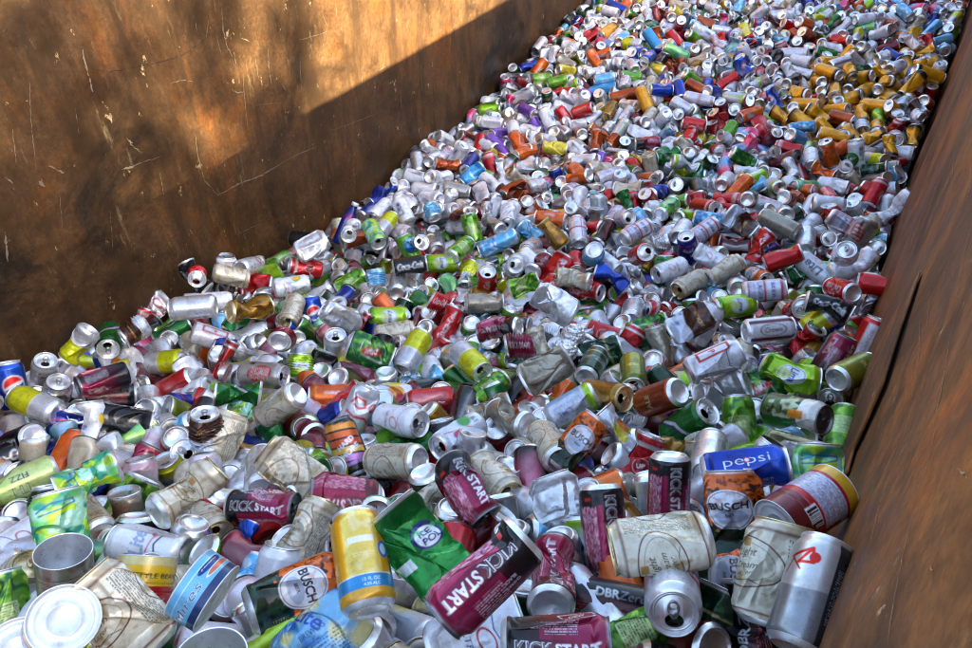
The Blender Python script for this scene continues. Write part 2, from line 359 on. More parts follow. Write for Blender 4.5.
a = Art((.95, .66, .06), .35); a.band(-5, 15, (.05, .04, .04), .3); a.ell(103, 68, 22, 24, (.10, .07, .04), None, w=1.5); a.txt('TEA', 103, 70, 13, (.1, .07, .04), 0, 0, .02); a.small(88, 48, 118, 58, (.1, .07, .04), 3.4, 0, .6, 2); a.small(150, 30, 190, 95, (.2, .12, .05), 2.8, 1, .5, 6, .7); a.ell(0, 68, 22, 24, (.10, .07, .04), None, w=1.5)
art('MY', 'mustard yellow tall tea can with black foot', a)
art('SI', 'bare silver can', Art((.86, .87, .89), .8).specks((.66, .67, .70), .3, 9, seed=6, a=.5))
a = Art((.93, .94, .97), .15); a.ell(110, 66, 13, 9, (.75, .15, .2), None, 30, w=2); a.txt('ULTRA', 103, 44, 8, (.15, .22, .5), 0, .2, .01); a.small(20, 10, 60, 96, (.45, .48, .55), 2.6, 1, .6, 4, .7); a.arc([(70, 86), (103, 78), (140, 92)], (.2, .3, .6), 1.5)
art('WH', 'white can with small blue and red marks', a)
a = Art((.93, .95, .98), .15); a.txt('Lite', 103, 56, 30, (.08, .15, .38), 90, .15, .03, wid=62); a.ell(136, 56, 12, 12, (.80, .20, .28), None, w=2); a.txt('Lite', 5, 56, 30, (.08, .15, .38), 90, .15, .03, wid=62)
art('LI', 'white pilsner can with navy lettering', a)
a = Art((.62, .45, .12), .7); a.specks((.45, .30, .08), .35, 12, seed=3); a.small(70, 20, 130, 90, (.35, .22, .05), 4, 0, .5, 3, .6)
art('GO', 'bronze gold can', a, 'G')
a = Art((.45, .28, .68), .4); a.txt('GRAPE', 103, 60, 11, WHT, 0, 0, .02); a.specks((.6, .45, .8), .35, 10, seed=3)
art('PU', 'purple can', a)
a = Art((.35, .62, .85), .4); a.grad(35, 75, (.88, .18, .42)); a.specks(WHT, .22, 5, seed=3, a=.8); a.txt('FUSION', 103, 50, 11, WHT, 90, 0, .02)
art('PK', 'pink and sky blue can', a)
a = Art((.38, .72, .90), .4); a.specks((.80, .90, .96), .35, 11, seed=3); a.arc([(70, 40), (100, 70), (140, 60)], (.06, .3, .65), 4); a.small(80, 74, 130, 96, (.05, .25, .6), 4, 0, .7, 3)
art('SK', 'sky blue can', a)
a = Art((.20, .09, .05), .35); a.specks((.40, .22, .12), .35, 6, seed=3); a.band(-5, 42, (.80, .84, .90), .3, wav=5); a.specks((.35, .5, .75), .25, 7, -5, 40, seed=9); a.txt('ROOT', 103, 78, 10, (.8, .65, .4), 0, 0, .02)
art('BR', 'dark brown root beer can', a)
a = Art((.12, .08, .08), .35)
for k in range(5): a.band(92 - k * 17, 105 - k * 17, [(.95, .62, .25), (.88, .40, .15), (.85, .35, .20), (.95, .75, .3), (.75, .5, .75)][k], .4, slope=.18)
a.band(-5, 15, (.05, .05, .06), .3); a.band(15, 22, (.62, .45, .72)); a.txt('HARD', 103, 62, 11, WHT, 20, 0, .03); a.txt('MORE', 106, 44, 13, WHT, 20, 0, .03); a.box(140, 0, 165, 110, (.12, .12, .16))
art('HM', 'black can with orange and purple stripes', a, 'D')
a = Art((.06, .06, .08), .35); a.txt('Zero', 88, 88, 12, (.65, .65, .68), 90, .2, -.01); a.txt('DBR', 88, 55, 12, WHT, 90, 0, .02); a.box(96, 20, 104, 92, (.30, .10, .14)); a.small(105, 14, 115, 94, (.85, .35, .40), 3.4, 1, .7, 3); a.box(116, 16, 128, 94, (.18, .15, .25)); a.small(116, 14, 126, 94, (.85, .55, .5), 4, 1, .8, 5); a.txt('0g 25', 136, 56, 8, WHT, 90, 0, .02); a.small(146, 20, 156, 90, (.8, .8, .8), 3, 1, .7, 5)
art('BK', 'black sugar free can with white and pink print', a)
a = Art((.78, .08, .08), .15); a.band(76, 104, (.92, .74, .08), .15); a.band(104, 112, (.85, .80, .55)); a.txt('RANCH STYLE BEANS', 103, 90, 8, (.35, .22, .02), 0, 0, .02, wid=96); a.ell(104, 68, 9, 7, (.85, .87, .92)); a.specks((.12, .45, .15), .42, 4, 20, 62, 80, 130, 3); a.txt('STYLE', 104, 42, 10, (.15, .45, .2), 0, 0, .03); a.specks((.9, .9, .85), .2, 3, 20, 66, 78, 132, 6)
art('FR', 'red food tin with yellow band', a, 'T')
a = Art((.66, .66, .76), .15); a.specks((.82, .82, .88), .5, 1.6, seed=3, a=.8); a.band(98, 112, (.86, .66, .15), .2); a.band(92, 98, (.72, .08, .12)); a.band(-5, 34, (.45, .10, .12), .2); a.band(34, 46, (.75, .08, .12)); a.barcode(104, 20, 26, 22); a.box(140, 10, 165, 80, (.72, .10, .12)); a.specks((.40, .08, .1), .3, 8, -4, 30, seed=7)
art('FW', 'lilac and red food tin with yellow rim and barcode', a, 'T')
a = Art((.42, .70, .86), .3); a.band(-5, 16, (.10, .20, .38), .3); a.txt('Mires', 84, 56, 44, (.92, .95, .97), 0, .2, .012, wid=46); a.txt('Mires', 84, 56, 42, (.12, .22, .36), 0, .2, -.006, wid=45); a.ell(128, 82, 17, 20, (.08, .18, .45), .3); a.txt('Hearty', 128, 84, 8, (.85, .9, .95), 0, .2, .01); a.ell(134, 46, 17, 13, (.80, .42, .30), .3); a.ell(134, 46, 19, 15, (.9, .9, .92), None, w=2); a.band(96, 102, (.65, .85, .95))
art('FB', 'small pale blue pet food tin', a, 'T')
a = Art((.80, .80, .80), .8); a.arc([(70, 84), (92, 96), (96, 80), (80, 78), (92, 96)], (.80, .14, .10), 3.6); a.arc([(66, 66), (72, 82), (84, 70)], (.65, .14, .12), 2); a.ell(96, 86, 6, 6, (.80, .14, .10)); a.band(-5, 52, (.58, .60, .62), .8, wav=2); a.box(118, -5, 175, 112, (.17, .17, .20), .6); a.small(122, 22, 160, 84, (.62, .63, .66), 2.6, 0, .6, 4, .9); a.arc([(128, 92), (140, 102), (150, 90)], (.05, .05, .06), 4)
art('AW', 'tall silver can with red brush mark and dark side panel', a)
a = Art((.45, .80, .42), .35); a.specks((.70, .92, .80), .42, 22, seed=3); a.specks((.20, .62, .50), .33, 16, seed=13); a.specks((.70, .85, .12), .30, 14, seed=23); a.arc([(80, 88), (100, 98), (128, 98), (130, 92), (110, 86), (82, 82)], (.10, .42, .62), 2.5)
art('CY', 'pale green and turquoise can', a)
a = Art((.50, .74, .88), .3); a.specks((.90, .88, .62), .28, 20, seed=3); a.specks((.22, .50, .78), .24, 14, seed=13); a.txt('Lite', 70, 60, 20, (.2, .35, .75), 30, .2, .02); a.small(95, 20, 130, 90, (.12, .28, .5), 3.2, 1, .6, 4); a.txt('BREWERS', 88, 56, 6, (.15, .3, .55), 90, 0, .01)
art('LY', 'pale blue and lemon can', a)
a = Art((.74, .82, .52), .3); a.txt('TH', 90, 60, 20, (.12, .2, .35), 90, 0, .03); a.txt('TH', 90, 60, 17, (.85, .9, .72), 90, 0, -.01); a.txt('FIZZ', 116, 60, 12, (.12, .15, .3), 90, 0, .02); a.grad(60, 140, (.55, .72, .3))
art('LP', 'pale lime can with outlined letters', a)
a = Art((.86, .88, .92), .3); a.ell(96, 60, 20, 24, (.90, .55, .25), None, 20); a.ell(110, 70, 12, 16, (.75, .25, .35), None, 20); a.ell(130, 40, 16, 14, (.35, .65, .35)); a.ell(60, 60, 18, 24, (.85, .80, .25)); a.txt('19', 118, 20, 14, BLKC, 0, 0, .03); a.ell(170, 60, 22, 22, (.1, .12, .12)); a.txt('CIDER', 170, 60, 8, WHT, 0, 0, .02)
art('FL', 'fruit patterned can', a)
a = Art((.84, .86, .90), .35); a.box(70, -5, 76, 112, (.62, .80, .12)); a.band(-5, 14, (.62, .80, .10)); a.small(80, 20, 128, 94, (.2, .3, .5), 3.2, 1, .55, 4, .8); a.box(130, 20, 150, 100, (.62, .75, .88)); a.txt('LIME', 100, 70, 12, (.15, .3, .5), 90, 0, .01)
art('WL', 'white hard seltzer can with lime stripe', a)
a = Art((.46, .42, .28), .7); a.small(20, 0, 190, 96, (.78, .74, .55), 3.4, 1, .62, 4, .9); a.band(86, 112, (.86, .88, .92), .3); a.txt('ICE', 103, 96, 9, (.15, .3, .65), 90, .2, .03); a.specks((.3, .28, .15), .3, 14, seed=4)
art('GS', 'gold and pewter can with blue and white neck', a, 'D')
a = Art((.24, .34, .14), .6); a.specks((.70, .74, .60), .3, 8, seed=4, a=.8); a.specks((.06, .10, .05), .35, 9, seed=14); a.band(78, 112, (.86, .84, .80), .3); a.box(96, 60, 112, 90, (.80, .50, .12)); a.box(120, -5, 150, 80, (.10, .45, .18))
art('GG', 'dark olive green can with white neck', a, 'D')
a = Art((.56, .56, .14), .55); a.grad(20, 100, (.42, .46, .10)); a.txt('OLD', 103, 60, 10, (.9, .85, .6), 0, 0, .02)
art('OL', 'olive yellow can', a)
a = Art((.90, .90, .93), .25); a.box(74, -5, 86, 112, (.38, .06, .12)); a.box(122, -5, 134, 112, (.38, .06, .12)); a.txt('Crown', 104, 56, 12, (.35, .08, .2), 90, .2, .02); a.ell(104, 56, 15, 32, (.40, .08, .14), None, w=1.5); a.small(20, 10, 60, 96, (.5, .5, .6), 2.6, 1, .5, 4, .7)
art('WM', 'white beer can with maroon bands', a)
a = Art((.92, .92, .95), .2); a.box(66, 20, 92, 96, (.75, .10, .15)); a.box(71, 26, 87, 90, (.88, .88, .91)); a.txt('P', 79, 56, 14, (.75, .10, .15), 0, 0, .03); a.arc([(92, 88), (130, 84), (170, 92)], (.2, .25, .5), 2); a.small(100, 20, 150, 70, (.4, .42, .5), 3, 0, .6, 4, .7)
art('WR', 'white can with red square emblem', a)
a = Art((.80, .06, .08), .4); a.box(88, 10, 118, 100, (.86, .84, .86), .2); a.txt('Coca-Cola', 103, 56, 10, (.7, .08, .1), 90, .3, .01, wid=60); a.small(92, 16, 98, 94, (.3, .3, .35), 2.4, 1, .6, 4); a.box(118, -5, 150, 112, (.25, .02, .04))
art('CW', 'red soda can with white text panel', a)
a = Art((.64, .61, .54), .6); a.specks((.52, .48, .42), .35, 14, seed=4); a.small(20, 10, 190, 30, (.4, .38, .3), 3, 0, .4, 4, .5)
art('TN', 'plain tan grey can', a)
a = Art((.46, .74, .90), .2); a.band(-5, 112, (.20, .62, .88), .3); a.txt('SPARKLING', 103, 60, 8, WHT, 0, 0, .02)
art('AZ', 'bright azure can', a)
a = Art((.92, .85, .28), .4); a.specks((.80, .70, .15), .3, 12, seed=2); a.small(80, 50, 126, 80, (.95, .95, .85), 4, 0, .6, 3)
art('YE', 'lemon yellow can', a)
a = Art((.10, .45, .70), .4); a.specks((.45, .80, .85), .4, 10, seed=5); a.specks(WHT, .25, 6, seed=15); a.txt('LIGHT', 103, 60, 14, WHT, 0, .2, .03)
art('TL', 'teal and white patterned can', a)
# ------------------------------------------------------------------ shapes: every measure in mm, can centred on its own origin, lid at +z
KIND = {  # radius, half height, base ring radius, neck radius
    'can': (33.0, 61.0, 24.5, 27.5), 'tall': (33.0, 78.5, 24.5, 27.5), 'slim': (28.8, 77.5, 22.0, 25.5),
    'tin': (37.5, 55.0, 36.5, 36.5), 'tuna': (42.0, 20.0, 41.0, 41.0), 'open': (37.5, 55.0, 36.5, 36.5)}

def lathe(prof, nu):
    p = np.array(prof, float); t = np.arange(nu) / nu * 2 * np.pi
    v = np.stack([p[:, 0:1] * np.cos(t), p[:, 0:1] * np.sin(t), np.repeat(p[:, 1:2], nu, 1)], -1)
    return v.reshape(-1, 3), grid_faces(len(p), nu)

def body_profile(kind, nv):
    r, h, rb, rn = KIND[kind]
    if kind in ('tin', 'open', 'tuna'):
        zs = np.linspace(-h + 1.5, h - 1.5, max(nv, 8)); rr = np.full(len(zs), r)
        if kind != 'tuna': rr = rr - .6 * (np.abs(np.sin(zs / 3.2)) < .5) * (np.abs(zs) < h * .62)
        return np.stack([rr, zs], -1)
    s = np.linspace(0, 1, 5)
    shoulder = np.stack([r - (r - rn) * (3 * s ** 2 - 2 * s ** 3) , h - 17 + 14 * s], -1)
    foot = np.array([[r - 2.2, -h + 7.0], [r - .6, -h + 9.5]])
    zs = np.linspace(-h + 12, h - 17.5, max(4, nv - 7)); st = np.stack([np.full(len(zs), r), zs], -1)
    return np.vstack([foot, st, shoulder])

def base_profile(kind, nd):
    r, h, rb, rn = KIND[kind]
    if kind in ('tin', 'tuna', 'open'):
        return [(r - .1, -h + 1.6), (r + .6, -h + .6), (r + .2, -h), (r - 1.4, -h), (r - 1.8, -h + 2.5), (r - 7, -h + 2.6), (r - 8, -h + 1.8), (r - 9, -h + 2.6), (r * .48, -h + 2.6), (r * .46, -h + 2.0), (r * .44, -h + 2.7), (.4, -h + 2.7)]
    out = [(r - 2.2, -h + 7.0), (r - 5.2, -h + 3.0), (rb + .8, -h + .6), (rb, -h), (rb - 1.2, -h + .5), (rb - 2.0, -h + 3.0)]
    for s in np.linspace(.1, 1, nd): out.append(((rb - 2.0) * (1 - s) + .3, -h + 3 + 8 * math.sin(s * math.pi / 2)))
    return out

def lid_parts(kind, nu, tab=True, hole=True):
    """returns list of (name, verts, faces)"""
    r, h, rb, rn = KIND[kind]
    if kind in ('tin', 'tuna'):
        p = [(a, -b) for a, b in base_profile(kind, 4)]
        v, f = lathe(p, nu); return [('lid', v, f[:, ::-1])]
    if kind == 'open':
        p = [(r - .1, h - 1.6), (r + .8, h - .8), (r + .5, h), (r - .8, h), (r - 1.0, h - 1.5), (r - 1.0, h * .5), (r - 1.1, 0), (r - 1.2, -h * .5), (r - 1.3, -h + 4), (.4, -h + 4)]
        v, f = lathe(p, nu); return [('lid', v, f)]
    rs = rn - 4.5
    prof = [(rn, h - 3.0), (rn + .2, h - 1.6), (rn + .9, h - .9), (rn + .7, h - .1), (rn - .6, h), (rn - 1.4, h - .8), (rn - 2.2, h - 6.0), (rn - 3.2, h - 6.6), (rs + .6, h - 5.0), (rs - 1.2, h - 5.0), (rs - 1.7, h - 5.7), (rs - 2.4, h - 5.7), (rs - 2.9, h - 5.0)]
    v, f = lathe(prof, nu); faces = [tuple(int(i) for i in q) for q in f]; n0 = len(v) - nu
    zt = h - 5.0; v = list(map(tuple, v))
    if hole:
        hc, ha, hb = -rs * .44, rs * .36, rs * .46      # mouth centre on -x, radii
        ring = [(hc + ha * math.cos(t), hb * math.sin(t), zt) for t in np.linspace(0, 2 * np.pi, 18, endpoint=False)]
        o3 = [Vector((v[n0 + i][0], v[n0 + i][1], 0)) for i in range(nu)]; h3 = [Vector((a, b, 0)) for a, b, c in ring][::-1]
        base = len(v); v += ring[::-1]
        idx = list(range(n0, n0 + nu)) + list(range(base, base + len(ring)))
        for t in tessellate_polygon([o3, h3]):
            q = tuple(idx[k] for k in t); a, b, c = (np.array(v[k]) for k in q)
            if np.cross(b - a, c - a)[2] < 0: q = q[::-1]
            faces.append(q)
    else: faces.append(tuple(range(n0, n0 + nu)))
    out = [('lid', np.array(v), faces)]
    if tab:
        # ring pull: rounded plate with finger hole, riveted at the centre
        o, i = [], []
        for t in np.linspace(0, 2 * np.pi, 20, endpoint=False):
            c, s = math.cos(t), math.sin(t); o.append((4.5 + 11.5 * c, 7.2 * s * (1 if c > -.3 else .85))); i.append((8.8 + 4.4 * c, 4.3 * s))
        z0, z1 = zt + 2.2, zt + 3.5; n = 20
        tv = [(a, b, z0) for a, b in o] + [(a, b, z1) for a, b in o] + [(a, b, z1) for a, b in i] + [(a, b, z0) for a, b in i]
        tf = []
        for k in range(n):
            m = (k + 1) % n
            for a, b in ((0, 1), (1, 2), (2, 3), (3, 0)): tf.append((a * n + k, a * n + m, b * n + m, b * n + k))
        k0 = len(tv)
        for zz, rr in ((zt, 3.0), (z1 + .8, 2.6)):
            tv += [(rr * math.cos(t) - .5, rr * math.sin(t), zz) for t in np.linspace(0, 2 * np.pi, 8, endpoint=False)]
        for k in range(8): tf.append((k0 + k, k0 + (k + 1) % 8, k0 + 8 + (k + 1) % 8, k0 + 8 + k))
        tf.append(tuple(range(k0 + 8, k0 + 16)))
        out.append(('pull_tab', np.array(tv, float), tf))
    return out

def smooth_noise(p, seed, scale, octv=3):
    r = np.random.RandomState(seed); o = np.zeros(len(p))
    for k in range(octv):
        for j in range(4):
            d = r.randn(3); d /= np.linalg.norm(d)
            o += np.abs(np.sin(p @ d / scale * (1.7 ** k) + r.rand() * 6.28)) / (1.6 ** k) - .6 / (1.6 ** k)
    return o / 4

def fold(p, n, c, k, cap):
    """push everything beyond the plane p.n = c back through it: how thin metal buckles"""
    d = p @ n - c; m = d > 0
    e = d[m] * (1 + k) / cap; p[m] -= np.outer(cap * np.where(e < .7, e, .7 + .3 * np.tanh((e - .7) / .3)), n)

def deform(p, kind, crush, seed):
    if crush == 0 or len(p) == 0: return p
    p = p.copy(); r = np.random.RandomState(seed); R, H = KIND[kind][0], KIND[kind][1]; ew = np.clip((H * .93 - abs(p[:, 2])) / (H * .30), 0, 1)[:, None]; ew = ew * ew * (3 - 2 * ew)
    def plane(az, tilt, depth, k, z0=0.):
        n = np.array([math.cos(az) * math.cos(tilt), math.sin(az) * math.cos(tilt), math.sin(tilt)])
        c = R * math.cos(tilt) - depth + n[2] * z0
        q = p.copy(); fold(q, n, c, k, CAP); p[:] = p + (q - p) * ew
    CAP = R * (0, .34, .36, .22, .25, .40)[crush]
    if crush == 1:                                            # a few dents
        for i in range(r.randint(2, 5)): plane(r.rand() * 6.28, r.uniform(-.5, .5), r.uniform(2, 7), r.uniform(.2, .9), r.uniform(-.4, .4) * H)
    elif crush == 2:                                          # bent at the waist with folds
        az = r.rand() * 6.28; z0 = r.uniform(-.25, .25) * H; L = H * r.uniform(.45, .7)
        u = np.array([math.cos(az), math.sin(az), 0]); w = np.array([-u[1], u[0], 0]); k = np.clip(1 - abs(p[:, 2] - z0) / L, 0, 1) ** .8
        pu, pw = p @ u, p @ w; sq = r.uniform(.3, .62)
        p += np.outer(-pu * sq * k, u) + np.outer(pw * .22 * sq * k, w)
        b = r.uniform(.25, .75); s = np.sign(p[:, 2] - z0); dz = abs(p[:, 2] - z0); a = b * .5 * np.clip(dz / (L * .4), 0, 1)
        pu = p @ u; p += np.outer(np.sin(a) * dz, u); p[:, 2] = z0 + s * (dz * np.cos(a) - pu * np.sin(a) * .8)
        for i in range(4): plane(r.rand() * 6.28, r.uniform(-.7, .7), r.uniform(4, 12), r.uniform(.3, 1.), r.uniform(-.5, .5) * H)
    elif crush == 3:                                          # trodden flat
        az = (np.pi if 100 <= seed < 1000 else np.pi / 2) + r.uniform(-.3, .3); u = np.array([math.cos(az), math.sin(az), 0]); w = np.array([-u[1], u[0], 0]); pu, pw = p @ u, p @ w; f = r.uniform(.48, .66)
        e = np.clip((abs(p[:, 2]) - H * .72) / (H * .28), 0, 1) * .45
        p += np.outer(-pu * (1 - f) * (1 - e), u) + np.outer(pw * .30 * (1 - e), w)
        tw = r.uniform(-.35, .35) * p[:, 2] / H; x, y = p[:, 0].copy(), p[:, 1].copy(); p[:, 0] = x * np.cos(tw) - y * np.sin(tw); p[:, 1] = x * np.sin(tw) + y * np.cos(tw)
        bend = r.uniform(-.35, .35); p += np.outer(bend * (p[:, 2] / H) ** 2 * R, u)
        for i in range(6): plane(az + r.choice([0, np.pi]) + r.uniform(-.6, .6), r.uniform(-.5, .5), R * (1 - f) + r.uniform(1, 5), r.uniform(.2, .8), r.uniform(-.5, .5) * H)
    elif crush == 4:                                          # stamped to a puck
        f = r.uniform(.38, .55); zc = np.clip(p[:, 2] / (H * .80), -1, 1); rest = p[:, 2] - zc * H * .80; t = zc * 3.5 + np.arctan2(p[:, 1], p[:, 0]) / 6.283 * 2
        tri = np.abs((t % 1) - .5) * 4 - 1; rad = 1 + .13 * tri * (1 - zc ** 4)
        p[:, 0] *= rad; p[:, 1] *= rad; p[:, 2] = zc * H * .80 * f + rest
        sh = r.uniform(-.35, .35, 2); p[:, 0] += sh[0] * p[:, 2]; p[:, 1] += sh[1] * p[:, 2]
        for i in range(2): plane(r.rand() * 6.28, r.uniform(-.4, .4), r.uniform(3, 9), .7)
    elif crush == 5:                                          # wrung and crumpled
        tw = r.uniform(.3, .7) * r.choice([-1, 1]) * p[:, 2] / H; k = 1 - .22 * np.exp(-(p[:, 2] / (H * .5)) ** 2); x, y = p[:, 0] * k, p[:, 1] * k
        p[:, 0] = x * np.cos(tw) - y * np.sin(tw); p[:, 1] = x * np.sin(tw) + y * np.cos(tw); p[:, 2] *= .82; p[:, 0] += .2 * R * np.sin(p[:, 2] / H * 2)
        for i in range(9): plane(r.rand() * 6.28, r.uniform(-.8, .8), r.uniform(4, 11), r.uniform(.2, .8), r.uniform(-.6, .6) * H)
    amp = (0, .35, .8, 1.0, .7, 1.4)[crush]; e = np.clip(1.15 - abs(p[:, 2]) / H, .15, 1)
    amp = amp * 1.25
    q = p + np.random.RandomState(seed).rand() * 50; rad = np.hypot(p[:, 0], p[:, 1]) + 1e-6; nz = (smooth_noise(q, seed, 9.0) + .5 * smooth_noise(q + 7, seed + 1, 4.2, 2)) * amp * e
    p[:, 0] += p[:, 0] / rad * nz * 1.6; p[:, 1] += p[:, 1] / rad * nz * 1.6
    return p

_mips = {}
def sample_art(key, u, v, texel):
    """bilinear read of the artwork at a detail level that matches the mesh spacing"""
    lv = int(np.clip(math.log2(max(texel * PPM, 1)) + .25, 0, 4))
    if (key, lv) not in _mips:
        t = ART[key][0]
        for _ in range(lv):
            h, w = t.shape[0] // 2 * 2, t.shape[1] // 2 * 2; t = t[:h, :w].reshape(h // 2, 2, w // 2, 2, 4).mean((1, 3))
        _mips[(key, lv)] = t
    t = _mips[(key, lv)]; h, w = t.shape[:2]
    x = (u % 1) * w - .5; y = np.clip(v, 0, 1) * h - .5; x0 = np.floor(x).astype(int); y0 = np.floor(y).astype(int); fx, fy = (x - x0)[:, None], (y - y0)[:, None]
    Y0, Y1 = np.clip(y0, 0, h - 1), np.clip(y0 + 1, 0, h - 1); X0, X1 = x0 % w, (x0 + 1) % w
    return (t[Y0, X0] * (1 - fx) + t[Y0, X1] * fx) * (1 - fy) + (t[Y1, X0] * (1 - fx) + t[Y1, X1] * fx) * fy

LIDMAT = {'A': M_ALU, 'N': M_GOLD, 'G': M_GOLD, 'D': M_DARK, 'T': M_WHITE}
BARE = {'A': (.88, .89, .9, 1.), 'N': (.74, .66, .5, 1.), 'G': (.75, .62, .35, 1.), 'D': (.3, .3, .31, 1.), 'T': (.72, .74, .78, .3)}

def body_mesh_data(kind, key, crush, seed, nu, nv):
    prof = body_profile(kind, nv); v, f = lathe(prof, nu); H = KIND[kind][1]
    z = v[:, 2]; u = (np.arctan2(v[:, 1], v[:, 0]) / (2 * np.pi)) % 1; vv = (z + H - 7) / (2 * H - 14)
    c = sample_art(key, u, vv, 207.5 / nu)
    if kind in ('can', 'tall', 'slim'):
        m = np.clip((z - (H - 6.0)) / 2, 0, 1)[:, None]; c = c * (1 - m) + np.array(BARE[ART[key][2]]) * m
    return deform(v, kind, crush, seed), f, c

def make_can(name, kind, key, crush, seed, px, tab=True):
    """one can as an Empty with its parts; px is how many pixels across it will be seen"""
    root = bpy.data.objects.new(name, None); root.empty_display_size = .03; COL.objects.link(root)
    nu = int(np.clip(px * (4.2 if px > 32 else 2.8), 28, 250)) // 2 * 2; nv = int(nu * .62)
    v, f, c = body_mesh_data(kind, key, crush, seed, nu, nv)
    link('body', mesh_from('body', v / 1000, f, M_PRINT, c), root)
    lm = LIDMAT[ART[key][2]]; bm = M_GOLD if ART[key][2] == 'G' else (lm if kind in ('tin', 'tuna', 'open') else M_ALU)
    lid = None; nl = min(nu, 56)
    for nm, lv, lf in lid_parts(kind, nl, tab, crush != 4 or seed % 2 == 0):
        lv = deform(np.asarray(lv, float), kind, crush, seed)
        lm = M_TAB if nm == 'pull_tab' and ART[key][2] in 'AT' else LIDMAT[ART[key][2]]
        if isinstance(lf, np.ndarray) and lf.shape[1] == 4: me = mesh_from(nm, lv / 1000, lf, lm)
        else: me = mesh_from(nm, lv / 1000, [tuple(map(int, q)) for q in lf], lm)
        o = link(nm, me, root if nm == 'lid' else lid)
        if nm == 'lid': lid = o
    bv, bf = lathe(base_profile(kind, 6), nl)
    link('base', mesh_from('base', deform(bv, kind, crush, seed) / 1000, bf[:, ::-1], bm), root)
    return root

def low_can(kind, key, crush, seed, nu=26, nv=13):
    """the whole can as one light mesh (verts, quads, print colours)"""
    v, f, c = body_mesh_data(kind, key, crush, seed, nu, nv)
    r, h, rb, rn = KIND[kind]; bare = np.array(BARE[ART[key][2]]); n = len(v)
    if kind in ('tin', 'tuna', 'open'): lp = [(r, h), (r - 2, h), (r - 2.5, h - 2.5), (.3, h - 2.5)]
    else: lp = [(rn + .9, h - 2), (rn, h), (rn - 2, h - 6), (rn - 5, h - 5), (rn * .35, h - 5), (.3, h - 5)]
    lv, lf = lathe(lp, nu); lc = np.tile(bare, (len(lv), 1))
    mouth = (np.hypot(lv[:, 0] + rn * .45, lv[:, 1] * .85) < rn * .36) & (abs(lv[:, 2] - (h - 5)) < .1)
    if kind not in ('tin', 'tuna', 'open'): lc[mouth] = (.03, .03, .03, .2)  # shade inside the open mouth, painted as dark colour on a closed lid
    bp = base_profile(kind, 3); bv, bf = lathe(bp, nu); bc = np.tile(np.array([.88, .89, .9, 1.]), (len(bv), 1))
    V = np.vstack([v, deform(lv, kind, crush, seed), deform(bv, kind, crush, seed)]); F = np.vstack([f, lf + n, bf[:, ::-1] + n + len(lv)])
    return V / 1000, F, np.vstack([c, lc, bc])
